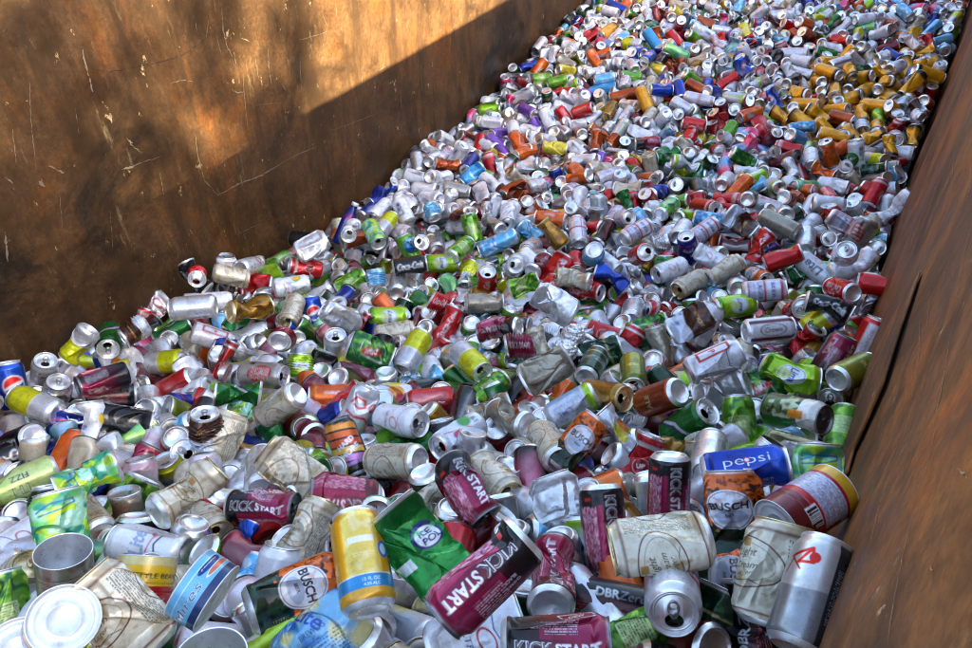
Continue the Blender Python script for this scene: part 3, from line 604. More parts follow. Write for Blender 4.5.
# ------------------------------------------------------------------ the cans one can tell apart in the photograph
# x, y, direction of the lid end (deg), tilt of the lid end towards the viewer, artwork, crush, width in px, extras (k kind, s spin, d metres nearer)
H = [
 (58,630,60,78,'FW',0,80,'tin',0,.02),(22,664,100,76,'FW',0,76,'tin',0,.02),(66,580,95,42,'TN',0,60,'open',0,0),(24,574,80,50,'N',4,46,'',0,0),(66,560,30,5,'K',3,40,'',0,0),
 (104,566,80,0,'WH',4,34,'',0,0),(150,548,163,-28,'LT',1,47,'',0,.01),(140,600,79,2,'FR',0,72,'tin',0,-.03),(118,616,128,4,'N',3,64,'',0,.07),(6,614,98,0,'LG',1,50,'',0,0),
 (203,590,143,-10,'FB',0,84,'tuna',0,.05),(218,690,105,55,'TN',0,80,'open',0,.0),(240,596,55,-22,'SK',1,44,'',0,0),(297,592,18,-6,'B',1,62,'',0,.02),(240,548,60,0,'PB',5,40,'',180,0),
 (362,562,99,-20,'YB',0,64,'',0,.05),(322,640,35,12,'LY',3,62,'',0,-.02),(372,606,95,-50,'SK',2,54,'',0,-.01),(400,588,150,20,'SI',1,46,'',0,0),(422,545,128,0,'G7',3,68,'',-15,.03),(384,518,20,42,'SI',1,38,'',0,0),
 (407,634,90,0,'BR',5,38,'',0,0),(438,632,40,10,'SI',3,44,'',0,0),(484,576,223,-4,'K',1,80,'',10,.04),(464,487,-57,24,'K',2,52,'',-20,.02),(552,582,86,-52,'KR',2,50,'',0,.02),
 (556,644,3,0,'K',1,60,'',10,0),(478,638,20,5,'WH',3,54,'',0,0),(604,527,-84,-4,'K',1,50,'',-20,0),(669,492,-92,-14,'K',0,48,'',-14,.01),(561,512,110,0,'SI',3,46,'',0,.01),
 (660,545,192,8,'N',3,60,'',30,.03),(494,478,-48,46,'N',1,42,'',0,0),(523,457,200,60,'TN',4,38,'',0,0),(526,508,80,10,'FL',4,36,'',0,0),(608,605,-8,4,'BK',0,46,'',0,.01),
 (672,588,-86,62,'PS',0,52,'',180,.05),(646,642,30,0,'LG',3,50,'',0,0),(706,636,70,0,'GN',3,48,'',0,0),(727,578,4,4,'B',2,48,'',0,.03),(734,514,96,6,'B',3,54,'',0,.02),(768,516,-4,34,'CO',1,38,'',0,-.01),
 (735,556,84,-48,'SI',0,40,'',0,.0),(745,471,11,-4,'PB',1,56,'',-40,.05),(806,508,38,-36,'FW',0,68,'tin',0,.01),(818,480,90,0,'CY',3,44,'',0,0),(776,574,80,0,'N',3,62,'',0,-.01),
 (812,596,74,-16,'AW',0,64,'',0,.03),(752,612,60,0,'GO',5,42,'',0,0),(744,634,100,10,'BK',2,50,'',0,0),(784,638,20,0,'WH',3,44,'',0,0),
 (24,482,200,0,'LP',1,44,'',0,.01),(88,478,200,0,'CY',5,56,'',0,.03),(8,506,170,0,'DM',2,40,'',0,0),(4,522,190,0,'PK',2,38,'',0,0),(46,506,94,6,'GN',4,44,'',0,.01),(28,538,212,14,'WH',1,42,'',0,0),
 (64,528,100,0,'CY',3,52,'',0,.01),(86,520,125,-52,'N',1,44,'',0,.02),(126,508,60,8,'LG',3,42,'',0,0),(140,474,60,0,'KR',3,38,'',0,0),(128,462,70,0,'N',4,36,'',0,0),
 (189,496,35,-8,'N',2,54,'',40,.03),(205,522,-50,56,'N',0,42,'',0,.0),(263,508,-6,24,'K',1,44,'',0,.02),(262,472,88,-56,'SI',0,40,'',0,0),(244,478,88,-50,'SI',1,38,'',0,-.01),
 (345,500,172,4,'KR',3,46,'',0,.01),(398,488,0,10,'BK',3,36,'',0,-.01),(348,448,112,-8,'HM',0,39,'',0,.02),(396,461,178,-42,'N',0,42,'',0,.01),(428,502,32,0,'N',2,44,'',0,-.01),(292,470,140,-5,'N',3,48,'',0,0),
 (308,540,60,0,'N',2,50,'',0,-.01),(12,386,100,6,'PB',0,40,'',180,0),(44,374,84,52,'PS',0,33,'',0,0),(36,405,152,-34,'YW',0,38,'',0,.02),(56,392,80,50,'SI',4,34,'',0,0),(22,441,200,-66,'CZ',0,36,'',0,.01),(6,458,20,0,'CZ',1,36,'',0,0),
 (64,436,70,0,'BL',3,34,'',0,0),(84,412,70,-54,'SI',0,30,'',0,0),(104,380,196,12,'K',1,38,'',180,.01),(110,396,2,0,'BK',1,34,'',0,-.01),(93,428,86,0,'LT',2,38,'',90,.01),(124,420,-12,0,'CZ',1,37,'',-90,.01),(130,408,80,50,'SI',4,28,'',0,0),
 (184,405,182,50,'BL',0,31,'',90,.01),(200,388,80,-58,'SI',0,30,'',0,0),(206,402,60,-20,'WH',2,28,'',0,0),(238,394,172,0,'GR',5,42,'',90,0),(244,412,120,0,'CY',5,34,'',0,0),(263,375,-6,30,'D2',0,35,'',0,.01),
 (280,406,214,-38,'N',0,38,'',0,.02),(207,430,94,34,'BR',4,44,'',0,.01),(179,430,200,58,'GO',1,28,'',0,0),(155,440,30,0,'BR',3,32,'',0,0),(232,446,150,0,'GO',3,38,'',0,0),(222,440,70,0,'N',3,42,'',0,0),
 (333,397,180,0,'OR',0,31,'',-60,0),(390,396,0,-16,'FL',1,32,'',0,.01),(357,412,64,6,'DC',1,38,'',0,.01),(400,421,-10,44,'WH',1,38,'',0,.01),(425,386,202,0,'SK',2,30,'',0,0),(440,402,80,66,'CO',1,30,'',0,0),
 (468,386,100,-60,'SI',0,28,'',0,0),(487,392,36,-32,'LG',0,31,'',0,.01),(530,389,100,54,'AZ',1,28,'',0,0),(490,411,20,0,'TN',5,36,'',0,0),(507,421,155,-52,'TN',2,37,'',0,.01),(459,436,212,36,'FL',1,38,'',0,.01),(500,446,0,0,'CR',3,32,'',0,-.01),
 (550,446,125,-56,'N',0,39,'',0,.02),(572,407,210,-6,'WL',1,37,'',0,.0),(578,443,52,0,'B',1,42,'',0,.01),(605,396,-8,44,'GO',0,36,'',0,.02),(633,374,-88,56,'OL',0,32,'',0,0),(622,433,132,4,'FL',3,38,'',90,0),
 (660,398,200,-46,'CO',0,38,'',0,.02),(676,384,182,-14,'LM',1,28,'',60,-.01),(688,424,34,38,'GR',0,37,'',0,.02),(652,431,10,0,'LM',1,28,'',100,-.01),(640,464,70,0,'RC',2,38,'',0,0),(668,454,160,0,'GO',4,38,'',0,-.01),
 (709,457,80,-58,'SI',0,40,'',0,0),(740,426,96,-10,'LG',1,36,'',0,0),(722,432,86,0,'OL',2,28,'',0,.01),(722,392,200,-20,'SI',3,36,'',0,0),(756,388,22,0,'DG',3,36,'',0,.0),(789,377,-16,4,'LM',2,39,'',0,.02),
 (795,414,-10,32,'GG',1,43,'',0,.01),(796,452,-14,16,'GS',0,35,'',0,.02),(842,434,262,30,'LG',0,34,'',0,.01),(853,372,30,-52,'OL',0,37,'',0,.01),
 (84,327,160,36,'BK',0,23,'',0,0),(60,345,10,-62,'BL',0,26,'',0,0),(86,343,70,0,'N',4,24,'',0,0),(64,361,20,-30,'N',3,24,'',0,0),(108,346,10,0,'CZ',0,28,'',0,0),(115,316,204,26,'SK',0,27,'',0,0),(120,329,94,-40,'DC',0,27,'',0,.01),
 (142,326,60,0,'RC',2,27,'',0,0),(166,362,6,36,'YW',0,31,'',0,.02),(124,354,10,0,'YE',3,24,'',0,0),(152,308,40,0,'DC',3,28,'',0,0),(178,300,20,0,'PU',3,22,'',0,0),(208,302,4,0,'WH',0,27,'tall',170,.01),(240,318,52,0,'GR',2,28,'',90,.01),
 (214,317,190,30,'RC',0,24,'',0,0),(172,332,26,0,'GR',1,28,'',90,0),(173,341,20,10,'D2',4,26,'',0,.01),(212,338,-20,0,'WR',0,31,'',0,.0),(224,349,160,0,'BL',4,30,'',0,.01),(222,360,60,0,'RC',3,30,'',100,.02),
 (187,376,200,-40,'PU',2,26,'',0,0),(292,311,-108,46,'N',0,29,'',0,.01),(313,314,100,0,'PB',1,27,'',180,0),(341,320,150,26,'SI',2,36,'',0,.02),(388,317,2,0,'LM',0,28,'',0,.01),(395,333,10,0,'N',1,28,'',0,0),(358,330,60,0,'RC',3,28,'',110,0),
 (336,350,92,46,'SI',0,31,'',0,.02),(413,352,60,-26,'YW',0,33,'',0,.02),(301,366,90,0,'LM',4,32,'',0,0),(370,352,-20,0,'DG',3,36,'',0,.0),(394,345,-30,0,'AZ',2,25,'',0,0),(382,374,165,0,'TL',3,25,'',0,0),(350,366,60,0,'FL',3,30,'',0,0),(300,344,80,-50,'SI',2,25,'',0,.0),(320,340,80,0,'SI',4,22,'',0,0),(318,372,70,0,'BK',3,30,'',0,-.01),(290,343,90,0,'LG',4,26,'',0,0),
 (440,302,-32,0,'CR',4,28,'',0,0),(448,326,60,0,'CR',2,29,'',0,0),(484,303,2,-6,'TN',1,28,'',0,0),(500,329,188,-20,'K',2,33,'',0,.02),(520,346,10,0,'KR',4,34,'',0,.01),(470,361,-42,44,'YW',0,34,'',0,.02),(555,304,150,0,'SI',3,40,'',0,0),
 (546,370,30,0,'TN',3,40,'',0,0),(432,312,30,0,'FL',3,26,'',0,0),(446,378,160,0,'PU',3,26,'',0,.0),(632,313,80,-66,'SI',0,27,'',0,.01),(606,335,-20,10,'RC',1,27,'',0,0),(627,346,60,0,'RC',2,28,'',60,.01),(662,312,150,34,'RC',2,26,'',0,0),(690,322,30,0,'BR',3,36,'',0,0),
 (592,366,62,-56,'GN',0,31,'',0,.01),(600,354,20,0,'GN',3,30,'',0,0),(648,330,20,0,'DG',3,30,'',0,0),(663,347,98,0,'TN',2,29,'',0,.01),(680,351,20,0,'AZ',3,20,'',0,0),(704,326,60,-6,'WR',0,32,'',0,.01),(714,362,25,-10,'WR',1,42,'',0,.02),
 (734,306,8,-24,'LM',0,29,'',0,.01),(735,324,10,0,'GR',3,26,'',90,0),(768,330,6,-22,'WM',0,35,'',0,.03),(779,349,4,0,'AZ',3,25,'',0,.01),(829,305,-20,0,'CZ',2,34,'',0,0),(824,318,214,-4,'YW',0,31,'',60,.01),(757,314,90,0,'WH',1,24,'',0,0),
 (804,342,60,20,'CR',2,28,'',90,0),(832,358,60,4,'K',0,35,'',60,.01),(764,291,4,-6,'BW',0,30,'',0,.02),(868,340,66,6,'CW',0,31,'',0,.01),(842,290,160,-58,'CR',1,28,'',0,.01),(855,270,32,-16,'WH',2,26,'tall',0,.0),(845,254,80,62,'WH',4,32,'',0,0),(880,285,170,0,'CW',1,30,'',90,.0),
 (848,226,-34,0,'BW',1,23,'tall',0,.0),(757,245,60,0,'CR',2,26,'',0,.0),(783,258,20,0,'CR',1,26,'',90,.01),(760,257,44,0,'PU',3,20,'tall',0,.02),(780,224,150,-20,'TN',0,24,'tall',0,.0),(688,248,100,44,'BL',0,24,'',0,0),(712,258,150,0,'WH',1,26,'',0,0),(724,270,30,-20,'N',1,26,'',0,.01),(690,284,210,40,'N',0,26,'',0,0),
 (670,270,200,36,'WH',0,25,'',0,0),(612,278,150,0,'PB',2,27,'',90,.01),(578,232,96,-40,'BW',0,24,'',90,.01),(553,234,130,0,'GO',1,26,'',0,0),(636,232,28,-30,'BW',0,25,'',0,0),(548,292,60,-10,'CR',2,28,'',0,0),(556,270,60,-4,'CR',3,27,'',0,0),(585,290,-6,40,'CR',2,27,'',0,.01),(573,280,170,0,'N',2,28,'',0,0),
 (524,285,20,0,'LG',5,30,'',0,0),(472,229,106,-6,'LG',0,24,'',0,.01),(498,243,204,0,'SK',0,23,'tall',0,.01),(487,283,86,50,'CR',0,24,'',0,.01),(442,263,4,12,'LM',0,24,'',0,.0),(410,266,10,0,'CZ',1,26,'',0,0),(398,285,80,-60,'SI',0,25,'',0,.01),(415,284,80,-52,'SI',0,23,'',0,0),(460,250,40,-46,'LG',0,25,'',0,.01),(437,244,95,-66,'SI',0,21,'',0,.0),(428,240,95,-62,'SI',0,20,'',0,-.01),
 (376,278,100,0,'SK',4,27,'',0,.0),(340,232,96,0,'N',1,20,'',0,.0),(312,246,30,0,'SI',3,28,'',0,0),(296,255,0,0,'YE',3,20,'',0,.0),(190,281,104,-4,'YE',0,23,'',0,0),(231,276,-12,0,'N',1,28,'',0,0),(214,262,60,0,'TL',2,22,'',0,0),(315,270,200,46,'SI',0,24,'',0,0),(306,268,170,10,'RC',1,25,'',0,.0),
 (292,286,10,0,'LT',1,27,'',0,.01),(386,275,80,0,'OL',1,22,'',60,.0),(340,264,150,0,'DG',4,22,'',0,0),(352,284,30,0,'LG',3,24,'',0,0),(740,222,-40,0,'BR',3,25,'',0,0),(860,235,60,0,'D2',3,24,'',0,0),(897,208,40,0,'WH',2,22,'tall',0,0),(806,240,90,-56,'SI',0,23,'',0,.01),(814,268,140,-6,'LI',0,25,'',0,.0),(797,272,20,0,'GR',4,24,'',0,.0),
]
# patches of colour farther off: x, y, reach in px, artwork keys
HINT = [(845,70,20,'MY'),(870,95,24,'MY'),(890,85,22,'MY'),(835,90,22,'MY'),(880,140,14,'MY'),(780,120,12,'MY'),(905,75,20,'MY'),(925,75,12,'MY'),(820,105,28,'MY'),(860,120,26,'MY'),(800,110,18,'MY'),(880,120,16,'MY'),(845,125,18,'MY'),(915,150,16,'MY'),(812,135,14,'MY'),(915,45,14,'MY'),
 (500,160,9,'CO'),(525,145,9,'OR'),(520,190,10,'CO'),(475,205,10,'CO'),(500,190,9,'OR'),(525,200,8,'CO'),(432,168,9,'CO'),(450,172,9,'CO'),(590,138,12,'CO'),(470,215,8,'CO'),(610,140,10,'CO'),(560,170,8,'OR'),(580,175,8,'OR'),(620,175,8,'OR'),(650,165,9,'MY'),
 (480,130,9,'TL'),(500,140,8,'PU'),(545,130,8,'PU'),(415,198,8,'BL'),(470,165,8,'BL'),(405,205,12,'LI'),(435,183,10,'LI'),(440,200,10,'WH'),(385,212,10,'LI'),(455,160,10,'LI'),(475,155,10,'LI'),(490,180,10,'LI'),(595,150,10,'WH'),(610,165,10,'PK'),(460,200,10,'SI'),
 (673,65,9,'CO'),(690,130,9,'CR'),(712,95,9,'PB'),(745,65,10,'PB'),(742,45,8,'CR'),(640,55,9,'PB'),(660,85,9,'PB'),(755,110,10,'OR'),(712,125,10,'CR'),(700,150,9,'CR'),(720,165,9,'PK'),(735,180,9,'CR'),(765,130,10,'CR'),(780,175,10,'DM'),(790,145,9,'RC'),(820,145,9,'SK'),(825,30,9,'CO'),(900,10,10,'SK'),(935,22,9,'BL'),(925,40,8,'RC'),(920,33,8,'LG'),
 (750,150,10,'PK'),(745,135,8,'PK'),(705,180,10,'SK'),(835,160,9,'DM'),(845,180,9,'RC'),(835,150,9,'OR'),(560,30,9,'CO'),(590,50,9,'CO'),(600,60,9,'OR'),(550,80,9,'LG'),(595,42,8,'RC'),(640,45,8,'LG'),(680,30,8,'RC'),(690,25,9,'TL'),(750,30,8,'YE'),(870,40,10,'BL'),(805,5,10,'BL'),(800,60,12,'WR'),(870,200,10,'RC'),(900,170,12,'CR'),(905,185,12,'CR'),
 (660,185,10,'BL'),(670,195,9,'LG'),(620,215,10,'BW'),(560,190,10,'LG'),(600,200,9,'TL'),(635,195,9,'RC'),(675,215,9,'BR'),(700,200,10,'RC'),(725,205,9,'RC'),(690,195,8,'CO'),(740,190,9,'OR'),(755,200,9,'GN'),(800,200,10,'CO'),(815,195,9,'GR')]
# resting places of the loose cans, settled beforehand under gravity: shape, x, y, z in mm, rotation quaternion in hundredths
SETTLED = [
3,-1801,-152,1050,64,44,35,50,  3,-1607,-219,1131,73,58,-21,27,  3,-1519,-176,1148,56,-45,38,-57,  6,-1436,-207,1190,17,33,56,-73,  3,-1308,-192,1236,33,11,-64,67,  6,-1178,-98,1251,33,-82,-15,42,
0,-1017,-128,1318,71,-24,51,-39,  0,-938,-174,1363,38,-16,73,52,  0,-910,-41,1329,13,-59,-35,-70,  3,-771,24,1346,69,36,41,45,  4,-474,-185,1529,32,-16,48,-79,  0,-469,43,1462,24,8,53,-80,
6,-1832,-60,1023,14,8,60,-77,  4,-1673,3,1040,76,60,-19,4,  0,-1567,-76,1114,47,-42,64,42,  0,-1402,3,1145,77,26,50,26,  4,-1294,7,1161,79,58,-13,9,  0,-1202,97,1180,69,-9,65,28,
0,-1103,52,1229,48,46,-29,68,  6,-995,155,1229,9,24,72,63,  0,-863,151,1276,59,-78,14,0,  2,-693,157,1329,68,33,45,44,  1,-588,166,1367,80,58,-3,-11,  0,-446,227,1395,20,8,-56,79,
1,-140,332,1461,62,-48,38,-47,  4,-1844,148,974,24,-31,-72,-55,  0,-1645,135,1030,3,-60,-2,-79,  4,-1524,185,1036,28,-68,-41,52,  0,-1424,212,1073,55,60,23,-52,  4,-1264,150,1124,53,-79,-24,9,
0,-1206,199,1145,34,-11,-83,-41,  0,-1124,251,1153,57,-78,-8,-20,  3,-894,331,1188,65,32,49,47,  4,-796,254,1241,4,21,57,-78,  3,-712,237,1287,79,55,-20,14,  0,-449,393,1324,21,64,-54,-49,
0,-347,463,1343,53,3,77,32,  5,-221,435,1386,1,-56,-41,-71,  3,-1839,271,959,68,-60,11,38,  3,-1707,229,974,60,-77,-4,-16,  6,-1533,308,1009,73,51,-33,29,  3,-1468,287,1027,16,23,56,-77,
1,-1397,353,1035,63,47,-32,51,  6,-1271,451,1037,47,-34,45,-67,  2,-1035,497,1088,72,-3,64,22,  3,-944,423,1140,23,20,54,-77,  0,-814,432,1185,80,56,-12,11,  0,-688,423,1230,52,-72,39,23,
3,-475,525,1249,40,-38,39,-73,  0,-334,606,1272,46,40,46,62,  4,-88,450,1407,67,53,-48,-15,  3,-1851,436,876,59,-79,-1,2,  4,-1687,414,916,1,19,59,-77,  0,-1628,543,911,50,69,-2,-50,
4,-1457,469,963,1,27,-77,-56,  3,-1404,547,961,81,54,13,10,  5,-1240,591,1003,7,-14,15,97,  4,-1029,620,1042,40,-40,-64,51,  5,-955,584,1088,83,-8,-20,-49,  6,-836,532,1138,20,7,54,-80,
3,-650,537,1187,1,-16,82,54,  4,-476,695,1169,55,-72,11,-39,  3,-319,770,1197,81,50,12,24,  3,-91,682,1310,42,-83,-19,28,  0,-1829,568,853,74,-21,59,-20,  1,-1713,578,878,1,14,77,61,
0,-1563,675,887,45,-46,-62,43,  3,-1443,678,907,48,46,-64,-37,  0,-1360,668,942,50,30,-52,61,  4,-1150,635,992,50,-55,30,-58,  0,-1123,780,1003,74,38,-51,16,  4,-879,616,1077,1,-17,81,54,
3,-722,780,1072,75,32,47,31,  0,-714,680,1121,33,-3,-63,69,  3,-427,807,1150,62,13,64,41,  0,-270,883,1176,60,-60,31,-40,  0,-211,780,1237,65,19,-70,17,  6,-1849,800,780,37,-75,-25,46,
3,-1694,740,825,34,-59,-49,52,  0,-1582,736,864,77,-12,61,-6,  1,-1453,849,861,62,0,-76,14,  4,-1311,786,898,13,1,57,-80,  4,-1203,837,909,26,5,75,58,  0,-1098,867,945,60,-10,70,36,
0,-1004,902,959,32,-80,20,44,  0,-852,903,999,28,-7,77,55,  0,-713,880,1046,57,-76,25,11,  3,-460,889,1105,6,-12,81,55,  6,-320,1010,1109,52,-65,-53,-11,  3,-182,992,1151,59,62,-37,-34,
0,-1852,897,755,56,5,57,-58,  5,-1699,877,795,75,62,-3,-17,  0,-1647,969,780,6,-51,-48,70,  0,-1500,931,825,71,46,35,-37,  2,-1354,913,861,2,-15,79,58,  3,-1178,1037,860,25,-49,-54,62,
4,-1101,964,894,79,54,12,23,  0,-884,1013,953,36,48,41,67,  5,-784,1043,979,23,-58,-69,32,  6,-612,1091,999,79,-1,60,-2,  0,-540,1040,1034,37,-58,-56,-44,  0,-313,1127,1066,39,-72,-38,40,
0,-168,1164,1128,8,21,83,-49,  6,-1865,1082,708,6,63,18,74,  5,-1781,1057,728,8,21,72,64,  6,-1608,1118,750,21,53,39,71,  3,-1507,1084,770,61,54,-49,-26,  5,-1320,1034,837,76,54,23,-24,
5,-1227,1111,849,74,28,19,-56,  0,-1064,1140,866,67,35,-64,-2,  3,-849,1125,915,36,-51,32,-70,  1,-761,1148,938,24,-38,-70,-53,  3,-509,1213,972,78,55,-22,16,  4,-421,1145,1011,41,-70,-40,39,
4,-295,1190,1028,41,-71,-40,39,  4,-78,1147,1108,54,33,54,54,  4,-1881,1200,656,7,-13,77,61,  5,-1735,1218,698,64,22,-72,-8,  6,-1594,1268,714,70,-49,49,-15,  0,-1463,1257,742,55,-18,-78,-20,
1,-1356,1268,762,75,61,-17,-7,  0,-1178,1298,793,52,25,-75,-30,  0,-1054,1284,824,62,55,-47,-25,  6,-943,1311,842,1,-33,-68,-64,  6,-722,1335,887,71,5,64,25,  0,-559,1386,911,4,-60,6,-78,
3,-431,1354,944,31,-56,-51,56,  6,-325,1366,976,39,-10,-66,62,  0,-69,1414,1027,68,14,62,33,  0,-1869,1344,642,70,42,-53,20,  4,-1710,1327,658,45,44,-63,-43,  6,-1634,1327,709,73,-25,-3,62,
1,-1449,1340,724,46,-79,-13,36,  1,-1317,1378,742,39,54,-56,-48,  3,-1164,1441,749,65,28,57,40,  0,-1085,1375,792,4,15,60,-77,  1,-880,1413,827,63,12,65,38,  0,-782,1478,831,17,-42,69,56,
0,-648,1431,876,71,49,-36,32,  3,-430,1492,899,58,32,54,49,  5,-332,1497,932,71,15,61,28,  1,-199,1408,995,20,63,29,-68,  2,-1907,1459,607,24,-26,-72,-58,  0,-1734,1551,624,51,-64,21,-51,
6,-1652,1501,645,27,2,74,60,  6,-1454,1546,675,24,44,48,-71,  4,-1274,1461,713,77,60,-12,10,  0,-1212,1574,725,21,-58,-4,-77,  4,-1039,1483,755,3,13,61,-77,  6,-884,1495,802,9,16,-57,79,
3,-806,1565,797,65,13,64,36,  2,-582,1627,830,46,-25,-68,49,  0,-405,1626,874,56,8,-79,-19,  1,-313,1610,900,77,61,-1,-14,  0,-182,1597,936,40,-73,36,39,  4,-1900,1592,578,62,-76,10,11,
3,-1762,1633,606,42,-65,-35,-51,  0,-1628,1628,627,14,49,47,-71,  1,-1505,1709,674,51,60,58,-14,  0,-1275,1699,676,34,52,-57,-52,  3,-1154,1692,690,60,40,48,47,  0,-1035,1710,719,14,-62,-31,-69,
0,-848,1651,771,43,17,57,-67,  5,-727,1744,774,66,63,-27,-28,  1,-620,1743,795,63,12,-70,27,  0,-492,1749,821,68,36,-62,0,  0,-319,1750,859,57,4,-79,-17,  0,-67,1738,921,81,38,42,10,
6,-1915,1723,563,27,-34,67,58,  4,-1701,1785,569,26,31,-71,-56,  5,-1616,1823,595,51,-20,-70,43,  3,-1445,1735,630,71,43,44,30,  0,-1330,1778,650,47,-68,7,-54,  3,-1152,1784,673,17,-16,75,61,
4,-1061,1807,676,61,-76,-17,-6,  3,-827,1771,738,57,-74,-5,-32,  5,-771,1852,739,54,11,-67,47,  0,-562,1851,780,75,-16,62,-10,  5,-466,1837,804,45,30,52,-65,  6,-327,1821,844,26,-45,25,-80,
2,-123,1890,863,48,50,-56,-42,  0,-1889,1975,532,37,-52,-52,55,  6,-1754,1920,555,16,23,-73,-61,  0,-1666,1903,574,7,29,-56,76,  3,-1525,1965,577,72,64,-22,-9,  3,-1322,1883,622,17,-6,62,-75,
2,-1232,1930,634,66,64,14,-34,  0,-1005,1936,677,77,61,12,-6,  6,-914,1979,705,30,-41,-10,-84,  4,-767,1952,700,2,13,-77,-61,  0,-586,1936,755,69,48,36,39,  0,-468,2039,757,64,29,-69,-9,
0,-253,1936,824,52,-31,51,-59,  4,-122,1951,830,37,-60,-48,51,  3,45,1909,888,1,38,54,-74,  0,-1843,2062,528,75,28,57,-7,  4,-1717,2082,526,40,43,-62,-50,  4,-1572,2047,550,61,-64,24,-37,
4,-1461,2120,558,43,53,-53,-48,  0,-1340,2099,595,11,-61,-39,66,  3,-1204,2088,610,48,16,66,53,  5,-1047,2088,644,19,6,73,64,  0,-975,2060,660,16,-1,74,63,  0,-737,2052,703,61,-49,-61,2,
2,-597,2020,731,71,53,29,34,  0,-483,2139,758,55,-38,-42,-59,  5,-282,2152,770,10,76,-10,-62,  5,-96,2100,818,33,-42,-65,-52,  0,94,2126,851,50,-35,49,-60,  1,-1912,2157,510,26,-6,72,63,
0,-1755,2282,518,21,-61,-41,63,  0,-1656,2224,536,28,64,-40,-57,  3,-1423,2219,560,72,64,-21,10,  6,-1252,2174,596,63,-72,-18,-19,  6,-1191,2249,594,43,45,-61,-48,  5,-1114,2225,613,65,-63,37,16,
0,-905,2212,647,69,62,-6,34,  2,-812,2193,661,71,66,-13,-17,  5,-633,2258,686,68,46,-49,24,  3,-468,2234,710,16,-17,74,62,  6,-259,2218,760,13,-74,-19,62,  0,-181,2218,774,62,-76,-10,-7,
0,108,2258,823,25,-56,26,-73,  5,-1892,2334,498,18,65,1,72,  3,-1821,2358,508,36,-50,53,56,  3,-1647,2312,520,66,-73,-3,-7,  0,-1504,2356,543,73,65,6,14,  0,-1397,2306,562,3,64,-9,75,
0,-1199,2399,580,64,23,61,37,  4,-1022,2348,593,54,41,50,51,  0,-888,2415,622,42,70,-22,-52,  3,-724,2371,645,62,-73,-7,-25,  2,-654,2368,661,45,-65,-33,-50,  3,-442,2346,694,10,7,64,-75,
0,-286,2397,722,16,56,36,72,  4,-133,2336,742,29,15,70,62,  4,44,2402,762,50,32,58,55,  3,-1942,2450,478,72,68,8,-5,  1,-1777,2472,502,26,56,-34,69,  0,-1609,2520,518,42,-60,28,-60,
0,-1484,2512,533,15,-58,-37,-70,  3,-1315,2517,544,58,58,-44,-34,  4,-1200,2471,556,55,49,-55,-36,  0,-1105,2485,584,63,56,-37,37,  0,-914,2510,607,75,56,30,8,  5,-800,2495,626,76,59,25,3,
0,-584,2484,659,74,64,5,14,  4,-420,2508,666,56,37,53,49,  0,-328,2486,700,54,41,49,-52,  0,-134,2527,726,9,-52,-49,68,  6,73,2510,766,56,-10,69,42,  3,-1884,2571,477,42,32,59,59,
6,-1795,2667,489,62,-60,30,-38,  0,-1642,2615,510,16,38,-56,71,  0,-1477,2642,526,72,-3,66,-16,  0,-1335,2666,541,27,70,-23,-60,  0,-1169,2629,564,12,52,43,71,  6,-994,2605,585,58,47,45,48,
3,-891,2625,591,67,-71,6,-17,  5,-752,2593,623,35,-37,-64,-56,  0,-607,2630,639,39,-55,50,52,  3,-444,2642,652,73,66,-14,-3,  3,-267,2608,684,11,-24,-64,70,  0,-160,2623,708,25,-17,60,-73,
0,-42,2633,726,46,-56,-50,-46,  0,-1961,2777,475,68,-68,-20,-17,  5,-1817,2789,488,54,22,64,49,  4,-1610,2798,490,55,-60,-43,38,  6,-1459,2794,520,65,-62,-38,13,  0,-1370,2784,533,34,-53,-45,-62,
4,-1148,2747,542,8,-17,-67,70,  0,-1041,2840,567,66,27,-68,-6,  4,-899,2775,571,62,-72,-18,21,  4,-687,2781,597,72,67,-5,4,  2,-588,2753,625,27,5,-75,-59,  4,-461,2859,620,23,-34,-63,65,
3,-284,2825,656,47,35,56,56,  3,-154,2848,673,44,44,49,59,  0,78,2792,723,20,-51,-50,-66,  0,-1900,2909,480,36,30,60,63,  0,-1799,2949,489,70,33,59,-16,  3,-1659,2924,493,43,-47,48,-59,
0,-1429,2900,523,46,-28,-67,49,  0,-1324,2901,534,3,-29,-63,-70,  0,-1231,2955,541,4,-14,-69,70,  0,-1074,2929,559,33,46,-49,64,  6,-887,2955,576,67,-69,-20,-14,  0,-731,2995,594,31,58,-46,-58,
0,-638,2982,606,6,-18,-69,-68,  4,-437,2971,614,51,53,-51,-41,  0,-321,2921,650,68,43,49,-30,  0,-193,2942,666,27,-42,61,60,  0,-55,2969,683,31,40,55,-65,  6,-1788,-256,1083,39,11,66,61,
5,-1731,-194,1094,58,5,-19,-77,  2,-1541,-96,1172,6,50,-16,-84,  0,-1402,-89,1172,54,-49,33,-58,  0,-1284,-76,1208,47,-37,-70,36,  0,-1246,-132,1267,76,-43,-45,-15,  0,-1126,-150,1286,67,-61,40,5,
0,-987,17,1290,53,-72,-32,27,  6,-889,-87,1374,61,13,-42,-65,  3,-689,-17,1393,45,-4,72,51,  0,-552,39,1431,44,47,-19,72,  0,-454,-73,1513,55,21,48,-63,  3,-1797,13,1047,5,-58,63,-50,
0,-1679,16,1093,1,-8,-65,74,  2,-1490,-3,1114,50,-70,-33,-35,  5,-1377,65,1136,55,-32,-75,14,  0,-1307,87,1182,16,13,-85,-46,  0,-1195,29,1207,62,51,-54,-19,  0,-1093,160,1195,43,71,-27,-47,
3,-947,100,1257,10,36,53,-75,  0,-803,141,1301,25,-22,77,53,  3,-778,143,1357,26,9,-64,-70,  3,-509,218,1364,81,55,-13,10,  3,-391,233,1415,38,20,-52,72,  6,-272,326,1432,71,-56,-32,23,
